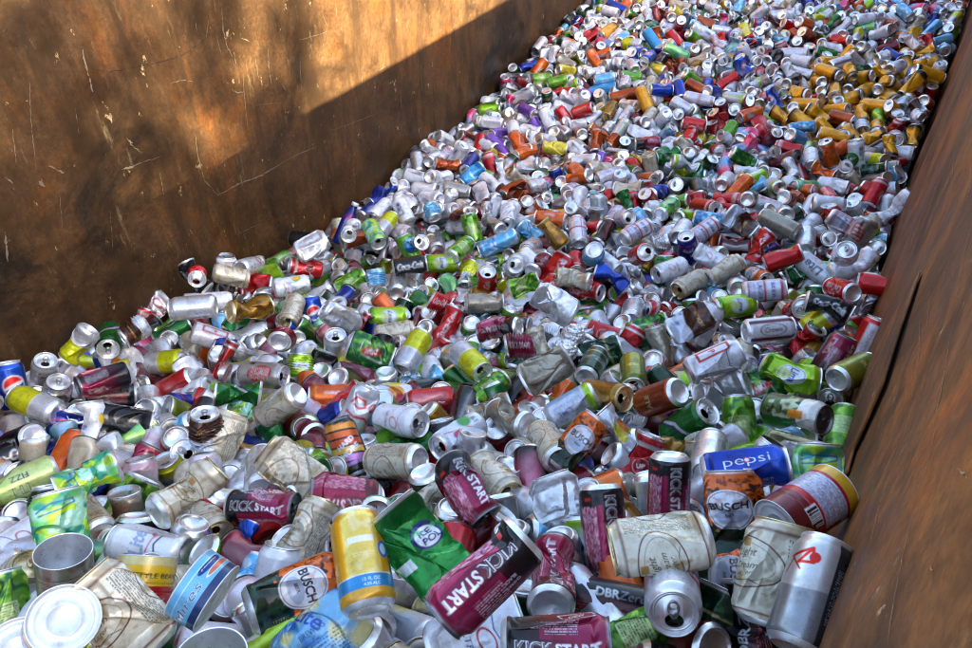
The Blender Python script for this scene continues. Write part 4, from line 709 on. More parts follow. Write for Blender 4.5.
3,-1810,48,997,68,65,-23,-21,  4,-1707,160,1063,62,66,-30,-27,  0,-1526,117,1071,37,-59,-53,46,  3,-1419,116,1108,25,-63,-32,-64,  3,-1353,172,1116,35,-26,-82,-35,  3,-1201,307,1099,31,-20,49,-78,
4,-1084,251,1188,55,-44,-24,66,  3,-931,216,1219,42,-73,-39,34,  4,-829,325,1244,82,55,-4,-7,  0,-645,248,1314,51,-76,-27,-27,  4,-527,307,1314,50,40,-70,-28,  0,-326,401,1363,68,33,-64,9,
3,-171,546,1380,61,32,-68,-21,  6,-1778,294,948,24,-61,54,51,  6,-1731,349,963,16,-15,86,-44,  0,-1641,231,1002,17,-5,77,59,  0,-1486,412,1019,61,-23,-57,-47,  3,-1324,363,1043,57,-80,-11,-8,
5,-1202,428,1069,65,37,-51,39,  3,-1039,429,1108,57,-56,31,-50,  5,-881,405,1176,37,-48,65,43,  0,-751,430,1207,81,57,2,-8,  4,-638,478,1247,15,-38,70,-56,  0,-523,509,1291,60,66,3,43,
6,-331,547,1307,24,-68,24,-64,  5,-176,663,1301,3,-60,-32,-72,  0,-1818,356,916,63,-56,36,-38,  0,-1753,443,922,53,14,42,-71,  3,-1604,434,942,76,56,-28,13,  0,-1540,506,956,43,-48,-73,-16,
3,-1361,576,999,7,-52,66,-52,  0,-1198,527,1034,16,-48,-60,-60,  0,-1045,555,1069,44,-35,-67,47,  6,-915,524,1116,28,-60,-48,56,  3,-756,541,1153,78,53,-8,28,  6,-572,546,1218,4,-28,-74,-59,
5,-508,610,1214,76,34,42,33,  4,-315,668,1232,48,-55,27,-61,  5,-224,704,1267,47,22,64,55,  1,-1819,636,860,22,67,-19,-67,  3,-1764,612,921,68,-63,34,9,  1,-1664,708,949,6,-40,51,74,
0,-1508,584,929,35,-76,31,43,  6,-1298,699,965,26,-67,-57,-38,  3,-1234,692,959,11,30,54,-76,  3,-1057,705,1002,57,-80,-8,-11,  0,-911,755,1035,28,54,-61,-49,  3,-804,633,1102,81,54,0,16,
0,-699,861,1119,56,-15,80,7,  6,-583,730,1140,47,-75,-22,-39,  0,-239,832,1207,11,68,26,-66,  3,1,827,1276,49,1,72,47,  4,-1831,663,807,56,-65,22,-44,  4,-1696,804,816,19,-59,15,-75,
3,-1581,800,839,59,34,-69,-21,  6,-1492,785,892,88,-42,-14,-8,  3,-1316,876,921,17,-52,54,-63,  1,-1207,845,958,49,18,56,-63,  5,-1039,837,973,70,50,-49,-8,  0,-911,824,1010,10,-80,12,55,
5,-785,912,1026,40,59,69,-5,  5,-596,873,1083,27,74,-25,-55,  4,-379,908,1113,55,-81,-10,-8,  6,-281,946,1143,65,51,-51,-18,  1,-145,947,1187,29,-67,-8,-66,  0,-1877,901,818,64,70,-20,21,
2,-1752,908,769,35,-58,-50,-52,  0,-1593,871,821,66,30,54,40,  3,-1429,937,830,58,-79,-14,-1,  0,-1264,953,875,53,-81,0,19,  4,-1191,976,895,62,76,3,15,  0,-1060,1043,897,82,52,21,6,
0,-987,1038,950,3,11,-53,-82,  1,-817,997,1019,37,33,-48,-71,  0,-691,1083,1041,40,67,-36,49,  5,-460,1076,1045,83,39,36,-11,  0,-395,1096,1078,59,69,18,35,  6,-118,1104,1148,2,-6,-79,59,
2,-1841,1159,730,48,66,-48,-30,  6,-1804,1122,775,33,59,38,61,  5,-1536,1151,758,6,-28,94,-15,  0,-1416,1134,786,9,-9,-79,-59,  6,-1339,1099,822,13,53,19,80,  6,-1129,1208,847,76,-57,-4,26,
0,-968,1159,883,11,-50,65,55,  5,-933,1074,928,61,-75,-14,16,  4,-702,1191,961,24,13,-52,-80,  3,-578,1143,993,10,60,7,78,  0,-450,1236,1017,42,-59,-13,66,  3,-209,1181,1075,70,38,-51,28,
0,-98,1220,1091,35,-52,-56,53,  3,-1800,1171,687,75,60,-10,23,  5,-1725,1153,717,76,-16,0,62,  0,-1653,1198,718,80,55,21,0,  0,-1550,1245,762,18,-39,29,84,  0,-1291,1261,778,31,-11,75,55,
0,-1242,1254,822,27,14,81,-48,  0,-1029,1227,848,72,-39,55,-11,  4,-823,1213,884,58,-78,-7,-15,  3,-714,1268,901,28,-57,-49,58,  3,-640,1312,929,65,-68,6,30,  0,-414,1294,978,3,61,17,76,
3,-271,1285,1009,1,-22,-57,78,  2,-48,1358,1049,53,-55,33,-54,  3,-1818,1308,661,68,49,-50,15,  5,-1762,1400,666,66,23,33,-62,  0,-1637,1397,674,75,6,60,-22,  0,-1440,1408,753,16,32,92,11,
3,-1327,1455,748,63,23,60,41,  0,-1180,1367,774,62,43,43,47,  4,-1005,1397,804,71,-66,-11,-18,  0,-834,1331,861,53,-25,52,-61,  5,-765,1390,862,58,-54,36,-47,  0,-547,1475,886,78,23,52,-23,
3,-473,1442,939,29,-5,-56,-76,  6,-267,1447,963,52,64,-37,-41,  2,-91,1572,1018,71,-15,-41,-54,  5,-1842,1511,613,61,-71,-32,-8,  1,-1779,1461,634,46,-33,-66,47,  4,-1517,1431,672,70,56,-41,-12,
0,-1492,1479,717,68,36,44,44,  4,-1357,1477,692,77,61,-10,4,  0,-1171,1519,737,34,-64,12,-66,  3,-952,1479,786,75,58,-12,28,  0,-902,1579,809,54,29,31,72,  1,-715,1552,826,48,-60,51,37,
0,-617,1546,849,58,61,-40,-34,  2,-534,1594,882,63,73,21,-3,  3,-254,1544,927,57,-78,-15,-19,  0,-158,1513,970,20,-58,-47,62,  6,-1839,1601,595,75,62,12,-11,  6,-1684,1656,614,48,66,15,-54,
0,-1612,1572,677,79,-26,-26,48,  0,-1583,1780,730,69,52,-42,24,  6,-1288,1633,685,29,-49,37,-72,  6,-1243,1756,685,13,-13,4,97,  3,-1008,1576,747,33,-48,38,-71,  3,-898,1737,760,8,-75,-51,39,
0,-752,1657,789,67,-46,47,-32,  6,-584,1693,818,14,68,23,-67,  4,-382,1690,843,42,42,-67,-42,  5,-197,1755,886,15,70,-38,-57,  0,-148,1729,940,37,91,6,7,  3,-1914,1802,579,13,97,17,-2,
6,-1786,1738,584,38,-45,-61,-51,  0,-1649,1755,631,15,-6,85,-48,  5,-1410,1823,629,4,-70,-24,66,  0,-1291,1865,711,19,5,83,50,  5,-1166,1880,660,53,-54,-55,33,  5,-990,1840,709,47,66,-54,-18,
0,-913,1915,732,5,-60,-24,-75,  5,-816,1931,747,13,-15,63,-73,  6,-657,1807,768,76,57,15,24,  6,-426,1904,818,79,9,23,-55,  0,-321,1888,821,34,-75,-24,50,  0,-86,1829,889,59,34,53,48,
3,-1895,1914,541,29,71,-20,-59,  3,-1775,2003,595,64,-55,-48,21,  2,-1615,1945,583,55,35,61,-44,  6,-1457,1983,613,43,42,-15,-77,  3,-1310,1982,633,51,-42,68,-29,  1,-1113,1982,650,65,-11,68,29,
6,-1081,1912,668,16,-69,-29,63,  4,-860,1904,692,34,-53,-52,55,  5,-702,1963,741,87,-31,-24,28,  6,-606,2062,776,2,19,-83,-51,  0,-459,1975,772,23,-61,-43,61,  0,-298,2029,844,22,33,-69,-59,
6,-134,2023,831,13,76,-12,-62,  0,-49,1986,890,68,-23,-40,-55,  5,-1926,2036,525,50,-1,-8,-85,  0,-1727,2010,550,40,-71,-28,50,  6,-1612,2085,575,20,-62,-48,56,  3,-1511,2109,599,63,42,-63,-10,
0,-1348,2025,604,44,-65,17,-58,  3,-1139,2044,626,25,-41,-59,63,  0,-1151,2103,674,69,63,-3,33,  0,-904,2076,669,66,49,-43,35,  0,-777,2161,708,40,23,-43,-76,  0,-567,2172,711,60,-9,-77,-14,
6,-419,2127,750,45,-57,-51,-44,  3,-260,2015,794,39,-60,-48,49,  3,-163,2102,793,61,-77,-8,-6,  2,-27,2076,833,66,-58,45,9,  6,-1831,2178,514,67,-72,2,-12,  0,-1733,2159,540,43,-74,-30,39,
0,-1566,2187,552,61,-63,38,27,  4,-1492,2226,547,63,-71,-14,-24,  4,-1349,2197,564,2,-11,-66,73,  2,-1136,2162,614,35,62,7,68,  6,-1055,2230,643,51,-13,-36,-76,  6,-928,2319,690,74,-62,-16,-15,
0,-731,2280,677,17,71,-12,66,  3,-511,2344,699,62,62,-44,18,  0,-401,2233,731,56,-68,-33,-30,  3,-275,2283,775,50,-41,-54,53,  3,-85,2188,791,61,-76,-14,-11,  5,-10,2192,814,50,50,-34,60,
0,-1911,2397,531,62,3,77,-3,  5,-1758,2353,513,40,-28,-68,-53,  3,-1655,2352,564,48,55,-51,-43,  6,-1504,2403,616,76,-29,-29,48,  6,-1288,2342,571,65,-70,-23,-12,  5,-1200,2333,598,72,6,44,51,
3,-1014,2286,616,34,66,-35,-55,  0,-900,2339,630,40,-44,-59,52,  0,-793,2387,640,37,20,-64,63,  3,-602,2363,691,27,49,70,43,  0,-463,2417,734,29,-87,-5,36,  0,-257,2339,737,63,45,-58,-19,
6,-188,2425,731,60,-75,-21,12,  6,68,2364,810,32,52,-39,-68,  4,-1905,2536,514,65,-37,-52,39,  6,-1712,2497,519,19,7,-85,-46,  1,-1628,2403,524,67,30,58,31,  0,-1442,2459,542,8,58,42,-68,
2,-1349,2505,597,50,61,38,47,  4,-1197,2541,555,43,-58,30,-60,  6,-1046,2519,609,72,-11,-22,63,  0,-918,2565,682,26,-58,74,-14,  5,-735,2513,644,78,-54,-19,22,  1,-523,2533,663,36,21,61,-65,
5,-393,2440,698,62,-14,-74,19,  0,-240,2513,711,20,-49,-53,-65,  0,-216,2534,776,57,-63,48,-16,  6,3,2453,780,46,-26,40,-73,  6,-1943,2680,476,60,36,57,41,  4,-1794,2576,510,67,25,-47,-49,
6,-1639,2672,565,65,-74,-1,11,  0,-1514,2607,575,45,84,2,25,  1,-1316,2612,578,80,-26,-50,18,  4,-1216,2687,563,28,-69,-54,35,  3,-1087,2586,596,74,20,31,55,  0,-954,2699,600,0,-23,79,54,
3,-669,2579,626,16,-6,64,-73,  0,-636,2743,667,6,45,-71,-52,  3,-375,2628,685,66,38,-44,-46,  6,-294,2626,733,68,38,51,33,  0,-139,2696,731,29,-53,67,-40,  6,138,2709,747,71,25,54,34,
0,-1922,2786,528,10,45,-8,-87,  0,-1732,2744,496,46,-36,-62,-51,  6,-1617,2716,505,45,-41,52,-58,  0,-1484,2711,523,67,37,54,31,  0,-1402,2857,567,17,27,41,84,  0,-1279,2838,540,14,-12,-69,68,
0,-1022,2777,572,5,72,15,-66,  0,-919,2872,579,49,43,50,55,  0,-813,2828,594,49,-64,35,45,  0,-692,2862,631,42,-82,31,18,  4,-397,2731,643,65,45,46,39,  0,-318,2747,686,21,39,-49,-74,
2,-28,2833,697,4,46,-43,76,  3,168,2797,728,14,15,64,-73,  3,-1852,3039,477,64,-61,29,-34,  0,-1835,3020,545,11,-14,-76,-61,  5,-1734,2998,497,98,1,-4,-10,  5,-1526,3055,514,35,-33,59,-63,
0,-1364,2974,557,39,-81,-42,-2,  4,-1299,3033,516,69,-70,-6,0,  5,-1111,3049,554,5,4,99,-1,  0,-903,2940,639,0,-44,35,-81,  2,-827,3008,579,72,68,4,2,  0,-573,2968,615,18,6,-68,69,
0,-484,3067,620,46,51,41,58,  6,-264,3053,645,9,9,67,-72,  3,-129,3031,658,66,-73,-13,5,  5,117,2919,716,85,-9,-4,49,  0,-1830,-160,1101,57,-62,37,37,  5,-1673,-212,1126,44,55,-59,37,
3,-1554,-265,1183,43,-29,-49,68,  0,-1384,-252,1222,65,-73,13,-8,  6,-1313,-287,1256,53,28,-76,-20,  5,-1262,-221,1267,32,59,73,2,  3,-1095,-177,1332,23,14,-51,-80,  6,-898,-243,1397,18,-24,-65,68,
0,-802,-54,1372,64,48,20,55,  6,-613,-22,1428,56,-72,6,-38,  6,-586,-85,1465,23,28,64,66,  5,-406,-146,1562,7,-18,48,-84,  0,-1751,36,1074,30,-24,88,-25,  0,-1626,-61,1091,53,32,-55,54,
3,-1550,61,1105,81,-46,-21,-27,  0,-1459,167,1146,61,67,8,-40,  0,-1397,73,1226,32,-44,69,-46,  5,-1156,-20,1236,47,71,-27,-43,  4,-1078,103,1244,58,52,59,14,  2,-1062,221,1246,64,12,-72,20,
3,-870,51,1302,41,-63,-52,37,  5,-692,97,1358,22,-42,-68,-54,  3,-589,282,1369,55,28,67,38,  2,-335,247,1422,15,-13,81,54,  6,-265,173,1481,24,-6,50,-82,  3,-1733,109,1013,19,-26,-75,-56,
6,-1757,149,1105,9,-3,-77,-61,  4,-1610,232,1042,41,-21,-45,75,  3,-1494,314,1072,60,50,40,45,  0,-1307,264,1091,55,-25,49,-61,  5,-1306,210,1148,11,64,-48,-57,  3,-1114,380,1177,38,-41,-64,51,
6,-928,290,1229,50,55,29,59,  0,-721,332,1255,41,-40,37,-71,  6,-753,498,1251,71,51,-19,-42,  5,-444,318,1358,66,41,-38,48,  3,-359,615,1325,29,21,-81,-44,  4,-182,426,1431,9,-6,85,-50,
6,-1785,180,978,50,-51,58,37,  0,-1719,332,1025,40,-2,50,75,  6,-1594,337,1004,38,80,-44,2,  0,-1475,411,1085,45,-47,-42,-62,  5,-1420,489,1055,6,-90,-28,31,  4,-1157,456,1100,57,14,-36,-71,
0,-1042,362,1140,48,68,-32,-43,  4,-963,625,1128,23,29,-80,-46,  4,-897,521,1171,3,18,-76,-60,  0,-559,449,1281,5,-50,54,66,  4,-397,468,1290,76,55,-32,-4,  5,-413,683,1296,23,52,73,35,
4,-167,503,1354,48,-81,-26,14,  5,-1827,519,900,14,-63,1,75,  0,-1691,453,956,50,-49,-65,-27,  5,-1547,403,977,53,-51,58,32,  6,-1573,631,962,39,86,-19,-23,  6,-1293,546,1021,64,-55,-8,51,
0,-1166,610,1075,30,34,81,35,  0,-1091,607,1099,53,-76,20,-28,  1,-1063,702,1065,36,16,-82,-38,  4,-911,660,1085,32,-7,49,-79,  4,-710,560,1181,37,-67,49,40,  6,-506,744,1185,25,-65,-57,41,
6,-388,754,1209,39,57,-71,-4,  4,-100,584,1341,31,36,-77,-41,  5,-1851,597,915,45,-24,-74,42,  3,-1647,643,880,49,-69,41,32,  1,-1603,738,930,6,-49,65,56,  0,-1478,648,955,9,-44,46,75,
5,-1402,762,970,14,4,-97,12,  5,-1236,813,1036,26,36,32,-82,  2,-1135,892,1047,42,-47,-8,76,  5,-995,716,1039,32,63,-67,-17,  0,-792,727,1080,6,-55,15,-81,  6,-629,785,1103,9,33,53,-77,
0,-556,810,1148,9,-59,11,78,  0,-391,892,1185,73,-37,42,-36,  3,-41,740,1301,82,40,31,21,  5,-1870,739,815,31,79,-47,20,  3,-1750,749,870,16,-9,-68,-69,  1,-1622,840,874,53,42,45,56,
3,-1416,751,912,42,-74,35,-37,  2,-1338,932,966,80,8,-58,-2,  0,-1266,814,967,24,53,-61,51,  5,-1002,788,1001,20,89,38,6,  0,-943,944,989,36,-64,53,-41,  2,-835,877,1063,47,62,61,4,
5,-730,923,1098,13,29,-80,-49,  1,-531,907,1088,47,-71,40,29,  1,-271,1110,1157,57,-3,48,65,  0,-129,887,1217,62,-60,33,-37,  0,-1809,947,775,34,-89,23,14,  0,-1728,984,820,50,-25,-71,40,
6,-1588,942,817,68,37,-38,-49,  4,-1545,936,864,79,59,0,8,  6,-1404,969,885,39,8,52,-74,  1,-1267,1024,948,69,36,62,-4,  4,-1108,1056,922,71,-61,-5,-32,  4,-944,1037,1002,78,-61,-6,-5,
3,-758,1062,1035,74,33,-15,-55,  4,-665,1119,1080,28,64,67,19,  0,-447,1009,1073,70,39,-58,2,  6,-384,1094,1140,67,-69,-12,21,  0,-1,1215,1121,33,-39,-73,-43,  6,-1865,1019,721,33,52,40,66,
0,-1740,1037,779,47,45,74,-9,  5,-1654,1046,760,16,83,52,2,  3,-1533,1048,818,17,2,-54,-81,  0,-1401,1054,849,42,79,43,-1,  6,-1166,1136,859,49,-63,22,55,  6,-1018,1098,911,47,5,-51,-71,
3,-902,1101,972,14,66,-41,60,  5,-692,1104,972,61,31,54,47,  0,-641,1231,977,49,83,10,21,  4,-465,1162,1035,49,67,-40,-37,  3,-274,1217,1073,17,35,70,58,  2,-160,1264,1122,56,-12,-81,0,
4,-1865,1228,695,58,40,38,58,  6,-1698,1097,737,12,-65,-16,-72,  4,-1596,1208,756,9,-64,69,-31,  6,-1489,1225,796,18,8,-61,-76,  3,-1353,1297,816,65,46,-54,-23,  4,-1187,1232,836,41,72,53,12,
0,-1134,1407,835,69,21,46,-49,  3,-904,1265,868,41,8,-63,64,  4,-696,1240,945,20,16,-51,-81,  0,-590,1341,954,27,25,-42,-81,  0,-503,1359,985,16,-1,-74,63,  3,-212,1298,1045,68,65,30,7,
3,-81,1286,1062,65,20,60,40,  4,-1890,1343,697,11,14,-70,67,  3,-1720,1293,698,45,41,43,65,  5,-1537,1326,711,48,-80,2,34,  3,-1533,1433,737,79,-24,43,-34,  6,-1385,1399,796,34,-36,56,65,
0,-1213,1472,788,48,34,54,58,  3,-1065,1427,839,70,60,35,-7,  5,-839,1396,891,10,-1,-86,48,  6,-712,1444,872,75,-22,1,61,  5,-600,1454,922,10,-87,-28,36,  4,-420,1447,953,22,-45,77,-38,
0,-339,1471,1043,37,-65,54,-36,  0,125,1524,1039,76,54,-17,29,  1,-1861,1481,683,15,34,59,70,  4,-1744,1473,687,59,-63,-38,31,  3,-1588,1471,662,55,-75,-8,-32,  0,-1517,1549,711,1,89,-20,-39,
6,-1379,1588,691,7,-24,-83,-48,  4,-1225,1567,777,52,-27,-73,32,  4,-1050,1515,778,39,-65,-46,44,  4,-955,1636,845,64,-63,-41,8,  4,-808,1648,837,8,7,-71,68,  0,-677,1635,860,5,-56,-70,-42,
3,-481,1586,901,7,54,-72,41,  3,-338,1682,945,33,-1,-72,59,  0,1,1597,982,11,-64,-25,-71,  5,-1803,1666,636,48,-81,-19,-26,  3,-1720,1624,674,61,-45,51,-38,  0,-1527,1610,649,5,56,-24,78,
3,-1461,1626,707,24,-17,-58,75,  4,-1367,1708,697,56,69,-41,-17,  4,-1197,1653,720,19,25,-46,-82,  0,-947,1656,748,77,20,56,-18,  0,-1024,1773,772,1,-66,-42,-61,  0,-742,1754,839,49,54,-30,60,
0,-588,1820,848,18,63,-1,74,  0,-400,1717,884,65,53,5,52,  3,-329,1783,913,12,-31,-66,66,  0,-118,1629,964,3,-55,48,-67,  1,-1848,1725,574,45,-55,-53,-44,  5,-1791,1821,587,31,-46,77,-28,
4,-1550,1725,605,76,58,18,18,  2,-1444,1816,703,44,87,11,12,  0,-1368,1819,700,18,31,37,-84,  4,-1217,1838,678,85,-42,15,-21,  5,-928,1796,723,62,-14,2,76,  6,-868,1833,739,89,36,-7,24,
4,-762,1796,770,57,-7,-58,55,  0,-687,1957,817,83,-19,-35,36,  4,-409,1859,864,73,-56,32,-16,  3,-244,1832,852,30,7,-63,70,  0,-20,1783,944,58,8,77,-22,  0,-1885,1859,561,11,-64,-11,74,
0,-1748,1864,618,49,61,54,26,  4,-1524,1857,606,37,28,48,73,  4,-1425,1890,596,57,54,-50,-34,  1,-1312,1959,688,20,64,45,-57,  0,-1205,1993,688,17,-26,-58,74,  6,-1088,1964,707,45,-35,-58,57,
0,-996,1982,733,26,51,-43,68,  4,-770,2022,739,0,-32,-73,58,  6,-694,1898,759,36,73,35,44,  1,-447,1996,839,69,-20,60,-33,  6,-334,1935,865,75,39,43,29,  0,-208,1982,889,80,-30,-33,36,
2,109,1897,911,62,-43,60,23,  4,-1856,2088,577,45,-86,18,4,  6,-1768,2096,574,81,50,-22,-16,  6,-1644,2116,620,41,3,51,-74,  0,-1478,2045,606,26,-79,26,-47,  0,-1320,2117,676,36,-59,-59,40,
0,-1241,2072,667,63,34,-68,-2,  0,-1057,2055,714,11,58,47,64,  0,-901,2151,732,17,61,-3,-76,  6,-833,2067,686,53,47,-42,55,  3,-593,2105,710,49,-66,-40,37,  2,-353,2098,762,43,30,-55,63,
0,-263,2087,786,63,33,54,42,  0,-171,2108,853,83,40,36,-1,  0,56,2037,864,34,-14,-79,-47,  3,-1941,2197,568,66,51,35,-40,  5,-1754,2233,564,33,57,-69,28,  4,-1583,2189,602,38,-6,64,65,
0,-1505,2217,599,3,-21,-66,71,  3,-1321,2222,601,7,11,72,66,  6,-1209,2231,650,43,-42,49,-61,  3,-981,2199,640,72,-64,-19,-12,  6,-849,2285,654,68,7,56,45,  0,-749,2221,702,41,80,28,31,
3,-526,2242,723,31,55,-72,-23,  4,-337,2237,738,20,15,-62,73,  0,-346,2227,804,20,35,-70,-57,  6,-94,2284,800,65,-16,-73,-1,  4,73,2225,850,32,-24,-85,30,  6,-1938,2277,517,7,30,-91,25,
0,-1808,2402,574,39,-8,88,21,  4,-1572,2308,528,6,-11,-72,-67,  0,-1553,2325,582,61,-47,-43,-45,  0,-1390,2372,556,66,-19,62,-34,  3,-1250,2338,634,12,17,71,-66,  4,-1018,2407,602,21,-56,-39,69,
1,-912,2450,689,24,12,71,-63,  6,-670,2474,650,64,29,-64,27,  0,-540,2411,746,21,84,-46,-12,  0,-377,2357,749,15,8,-32,-92,  3,-294,2369,780,38,-52,-56,50,  4,-48,2353,773,75,-64,-2,-7,
5,4,2270,809,4,92,-36,-2,  6,-1876,2460,506,62,-42,-32,57,  4,-1805,2497,548,27,-36,-63,62,  3,-1606,2464,537,74,-19,-59,21,  0,-1545,2494,591,56,35,-52,52,  0,-1332,2432,572,14,54,3,82,
1,-1234,2509,608,64,-62,29,31,  1,-1016,2461,621,74,10,-59,28,  0,-978,2583,648,61,-56,-11,-53,  0,-696,2510,700,60,53,22,-54,  0,-555,2542,721,11,-3,-70,69,  6,-447,2555,692,56,30,-72,-25,
0,-286,2562,771,23,94,9,-20,  5,-70,2493,744,16,66,27,-67,  6,22,2596,759,15,97,-3,11,  0,-1955,2633,526,88,-44,2,8,  1,-1822,2719,524,20,-42,6,-87,  0,-1578,2615,541,30,-53,-69,-37,
3,-1408,2578,558,24,-33,81,-40,  6,-1310,2734,558,38,32,82,26,  0,-1256,2702,601,36,41,-58,59,  0,-1088,2673,602,27,-75,-55,-19,  0,-827,2603,611,49,-65,-29,-47,  3,-756,2692,604,17,17,-73,-63,
3,-539,2655,665,67,-36,-36,53,  3,-378,2696,695,44,-71,-26,46,  5,-220,2698,698,79,16,-54,20,  0,-88,2644,772,59,52,-48,36,  0,40,2687,731,21,28,-72,-59,  3,-1921,2720,559,13,-70,61,-33,
3,-1775,2794,549,57,53,42,44,  6,-1684,2762,539,6,-5,-54,82,  0,-1547,2844,535,72,57,-33,-18,  0,-1461,2783,591,46,57,-60,27,  5,-1227,2783,554,21,59,-55,-54,  3,-1072,2856,617,54,52,-53,-37,
4,-949,2818,616,68,-54,-24,41,  0,-753,2848,612,56,45,-35,59,  0,-564,2839,626,73,59,27,15,  0,-438,2798,660,73,3,-66,12,  5,-247,2775,696,83,-19,-48,-15,  0,-165,2787,710,35,55,62,-41,
0,47,2870,750,80,-45,7,-36,  0,-1967,2935,510,23,-96,-5,-2,  0,-1900,3035,528,56,-64,38,35,  0,-1590,3016,507,0,-51,45,-72,  2,-1536,2941,508,3,-47,-49,-72,  0,-1442,3022,546,89,42,10,-7,
3,-1145,2943,547,63,66,-16,35,  3,-982,2931,561,39,45,49,62,  6,-892,3020,645,36,-20,18,88,  2,-821,3071,657,42,-39,21,-78,  0,-603,3034,664,14,-21,74,61,  3,-428,2980,656,73,64,8,16,
1,-257,2926,680,48,-64,-54,-20,  0,-226,3043,700,74,5,-51,42,  0,68,3067,690,28,60,24,69,  3,-1802,-144,1151,57,37,-45,-56,  0,-1660,-252,1180,49,67,47,-25,  5,-1605,-181,1187,77,60,10,14,
0,-1478,-154,1230,4,-31,75,56,  0,-1318,8,1245,87,-44,-10,15,  0,-1210,-236,1306,1,6,-79,60,  0,-1019,-220,1347,51,-59,51,33,  3,-1034,-58,1315,66,-35,-54,35,  0,-837,-96,1412,14,64,-53,52,
0,-706,-183,1455,10,-18,-62,75,  4,-682,28,1424,45,-38,26,-76,  0,-241,-40,1585,71,49,6,49,  0,-1781,-62,1074,79,-17,-55,-15,  5,-1722,72,1134,30,35,-39,78,  0,-1583,27,1160,50,54,-33,57,
2,-1425,109,1175,36,-57,-39,-61,  6,-1535,226,1154,49,10,-86,-2,  6,-1261,144,1200,23,-91,5,30,  6,-1065,-29,1266,44,-63,10,-62,  0,-1008,153,1294,73,53,31,-27,  0,-949,76,1340,1,67,16,71,
6,-855,98,1359,13,-31,71,60,  6,-536,143,1416,10,20,-55,-80,  0,-363,142,1461,6,-52,13,-83,  0,-174,263,1479,60,27,55,51,  5,-1792,101,1062,19,-72,47,-45,  3,-1682,166,1105,76,-64,1,2,
0,-1620,307,1056,63,48,30,51,  2,-1551,356,1109,50,-23,-82,7,  0,-1353,276,1147,24,5,54,79,  0,-1291,270,1195,85,9,-48,-12,  0,-1053,313,1188,82,-5,-54,-14,  3,-930,411,1215,57,-58,10,-56,
4,-826,390,1254,0,6,-82,-56,  0,-732,421,1292,51,46,-65,-28,  5,-520,358,1342,2,27,38,-87,  2,-229,602,1370,35,-68,36,-51,  4,-111,401,1450,52,-29,-67,41,  6,-1802,277,1019,18,-78,-53,25,
0,-1714,239,1036,50,74,-5,-43,  0,-1573,415,1052,33,-22,69,-59,  0,-1525,489,1096,13,-42,-25,-85,  2,-1405,411,1095,16,-27,-34,88,  5,-1144,372,1112,29,17,61,70,  5,-1114,444,1142,11,-7,53,-83,
1,-1028,528,1167,52,80,-7,-24,  0,-900,563,1212,7,-46,42,-77,  4,-627,426,1276,27,4,82,-49,  0,-463,586,1279,35,-60,63,-31,  6,-252,496,1344,5,42,-74,-50,  1,-17,624,1388,48,-49,-53,47,
0,-1826,456,949,31,73,22,-55,  4,-1763,515,998,20,5,-69,-68,  3,-1633,560,967,46,-29,54,-62,  2,-1473,549,1007,42,-31,-62,-56,  5,-1341,478,1011,30,-60,-48,-55,  2,-1196,659,1048,85,28,-41,-6,
0,-1193,706,1091,44,-75,40,-26,  3,-1103,742,1102,4,-11,52,-83,  4,-830,628,1145,40,21,72,51,  4,-651,600,1203,86,43,-20,-12,  6,-429,660,1217,17,57,36,-70,  3,-332,708,1258,60,-52,37,-45,
0,-197,801,1306,54,-72,-42,4,  5,-1864,639,972,34,-82,41,19,  0,-1711,596,944,27,1,75,58,  6,-1709,821,974,3,53,78,30,  0,-1441,701,985,19,22,-66,-68,  0,-1327,638,1006,19,-40,24,85,
5,-1207,724,1015,63,-51,57,-3,  0,-1177,822,1079,37,79,44,-15,  5,-953,743,1089,52,-59,21,57,  0,-862,816,1145,73,-44,-44,-22,  2,-604,660,1158,17,55,-5,81,  6,-481,836,1182,51,-83,-17,0,
0,-420,846,1230,72,-39,-44,34,  3,-135,756,1270,16,34,65,64,  0,-1804,735,839,47,50,25,-67,  6,-1693,756,890,61,61,38,-29,  3,-1672,858,922,34,56,-58,-46,  2,-1492,881,915,82,25,-46,19,
3,-1354,805,931,69,50,36,34,  4,-1129,745,960,16,-3,78,58,  2,-1036,909,1012,66,3,53,-51,  4,-1044,989,1038,61,-54,-53,15,  6,-820,806,1081,56,31,31,68,  0,-620,945,1074,12,34,32,87,
3,-477,1055,1110,30,5,75,58,  5,-385,1001,1125,59,-9,78,14,  0,-65,852,1252,45,-72,-2,-51,  6,-1828,1006,808,48,-5,-56,66,  5,-1738,916,844,7,-69,-36,61,  6,-1631,1013,849,27,-8,-89,-32,
3,-1480,998,858,55,-78,19,19,  0,-1345,1000,903,10,19,-65,-71,  0,-1228,1067,981,61,31,71,-4,  2,-1149,1017,951,67,-41,47,36,  0,-1018,1017,1005,35,83,31,-27,  6,-785,1116,1078,94,15,-2,26,
0,-615,1139,1092,20,-33,-3,91,  0,-495,1168,1137,40,8,-52,-74,  3,-213,1075,1105,41,-74,-37,36,  4,-14,1107,1149,36,-43,-61,54,  6,-1885,1117,774,11,8,71,-67,  5,-1662,1099,850,26,3,-66,-69,
0,-1600,1090,807,25,-5,-55,-78,  0,-1470,1114,830,12,9,-61,76,  4,-1280,1081,852,72,43,25,-46,  0,-1211,1071,905,46,-23,-77,35,  0,-1124,1179,938,93,-23,-8,25,  0,-858,1202,929,47,-28,-82,-1,
0,-799,1212,1022,59,57,-47,-30,  0,-625,1192,1031,62,-3,-76,15,  4,-441,1269,1061,60,-50,-32,52,  5,-352,1324,1058,56,50,-16,-63,  3,-124,1328,1119,1,45,-82,31,  0,-1870,1269,740,49,-75,-13,-39,
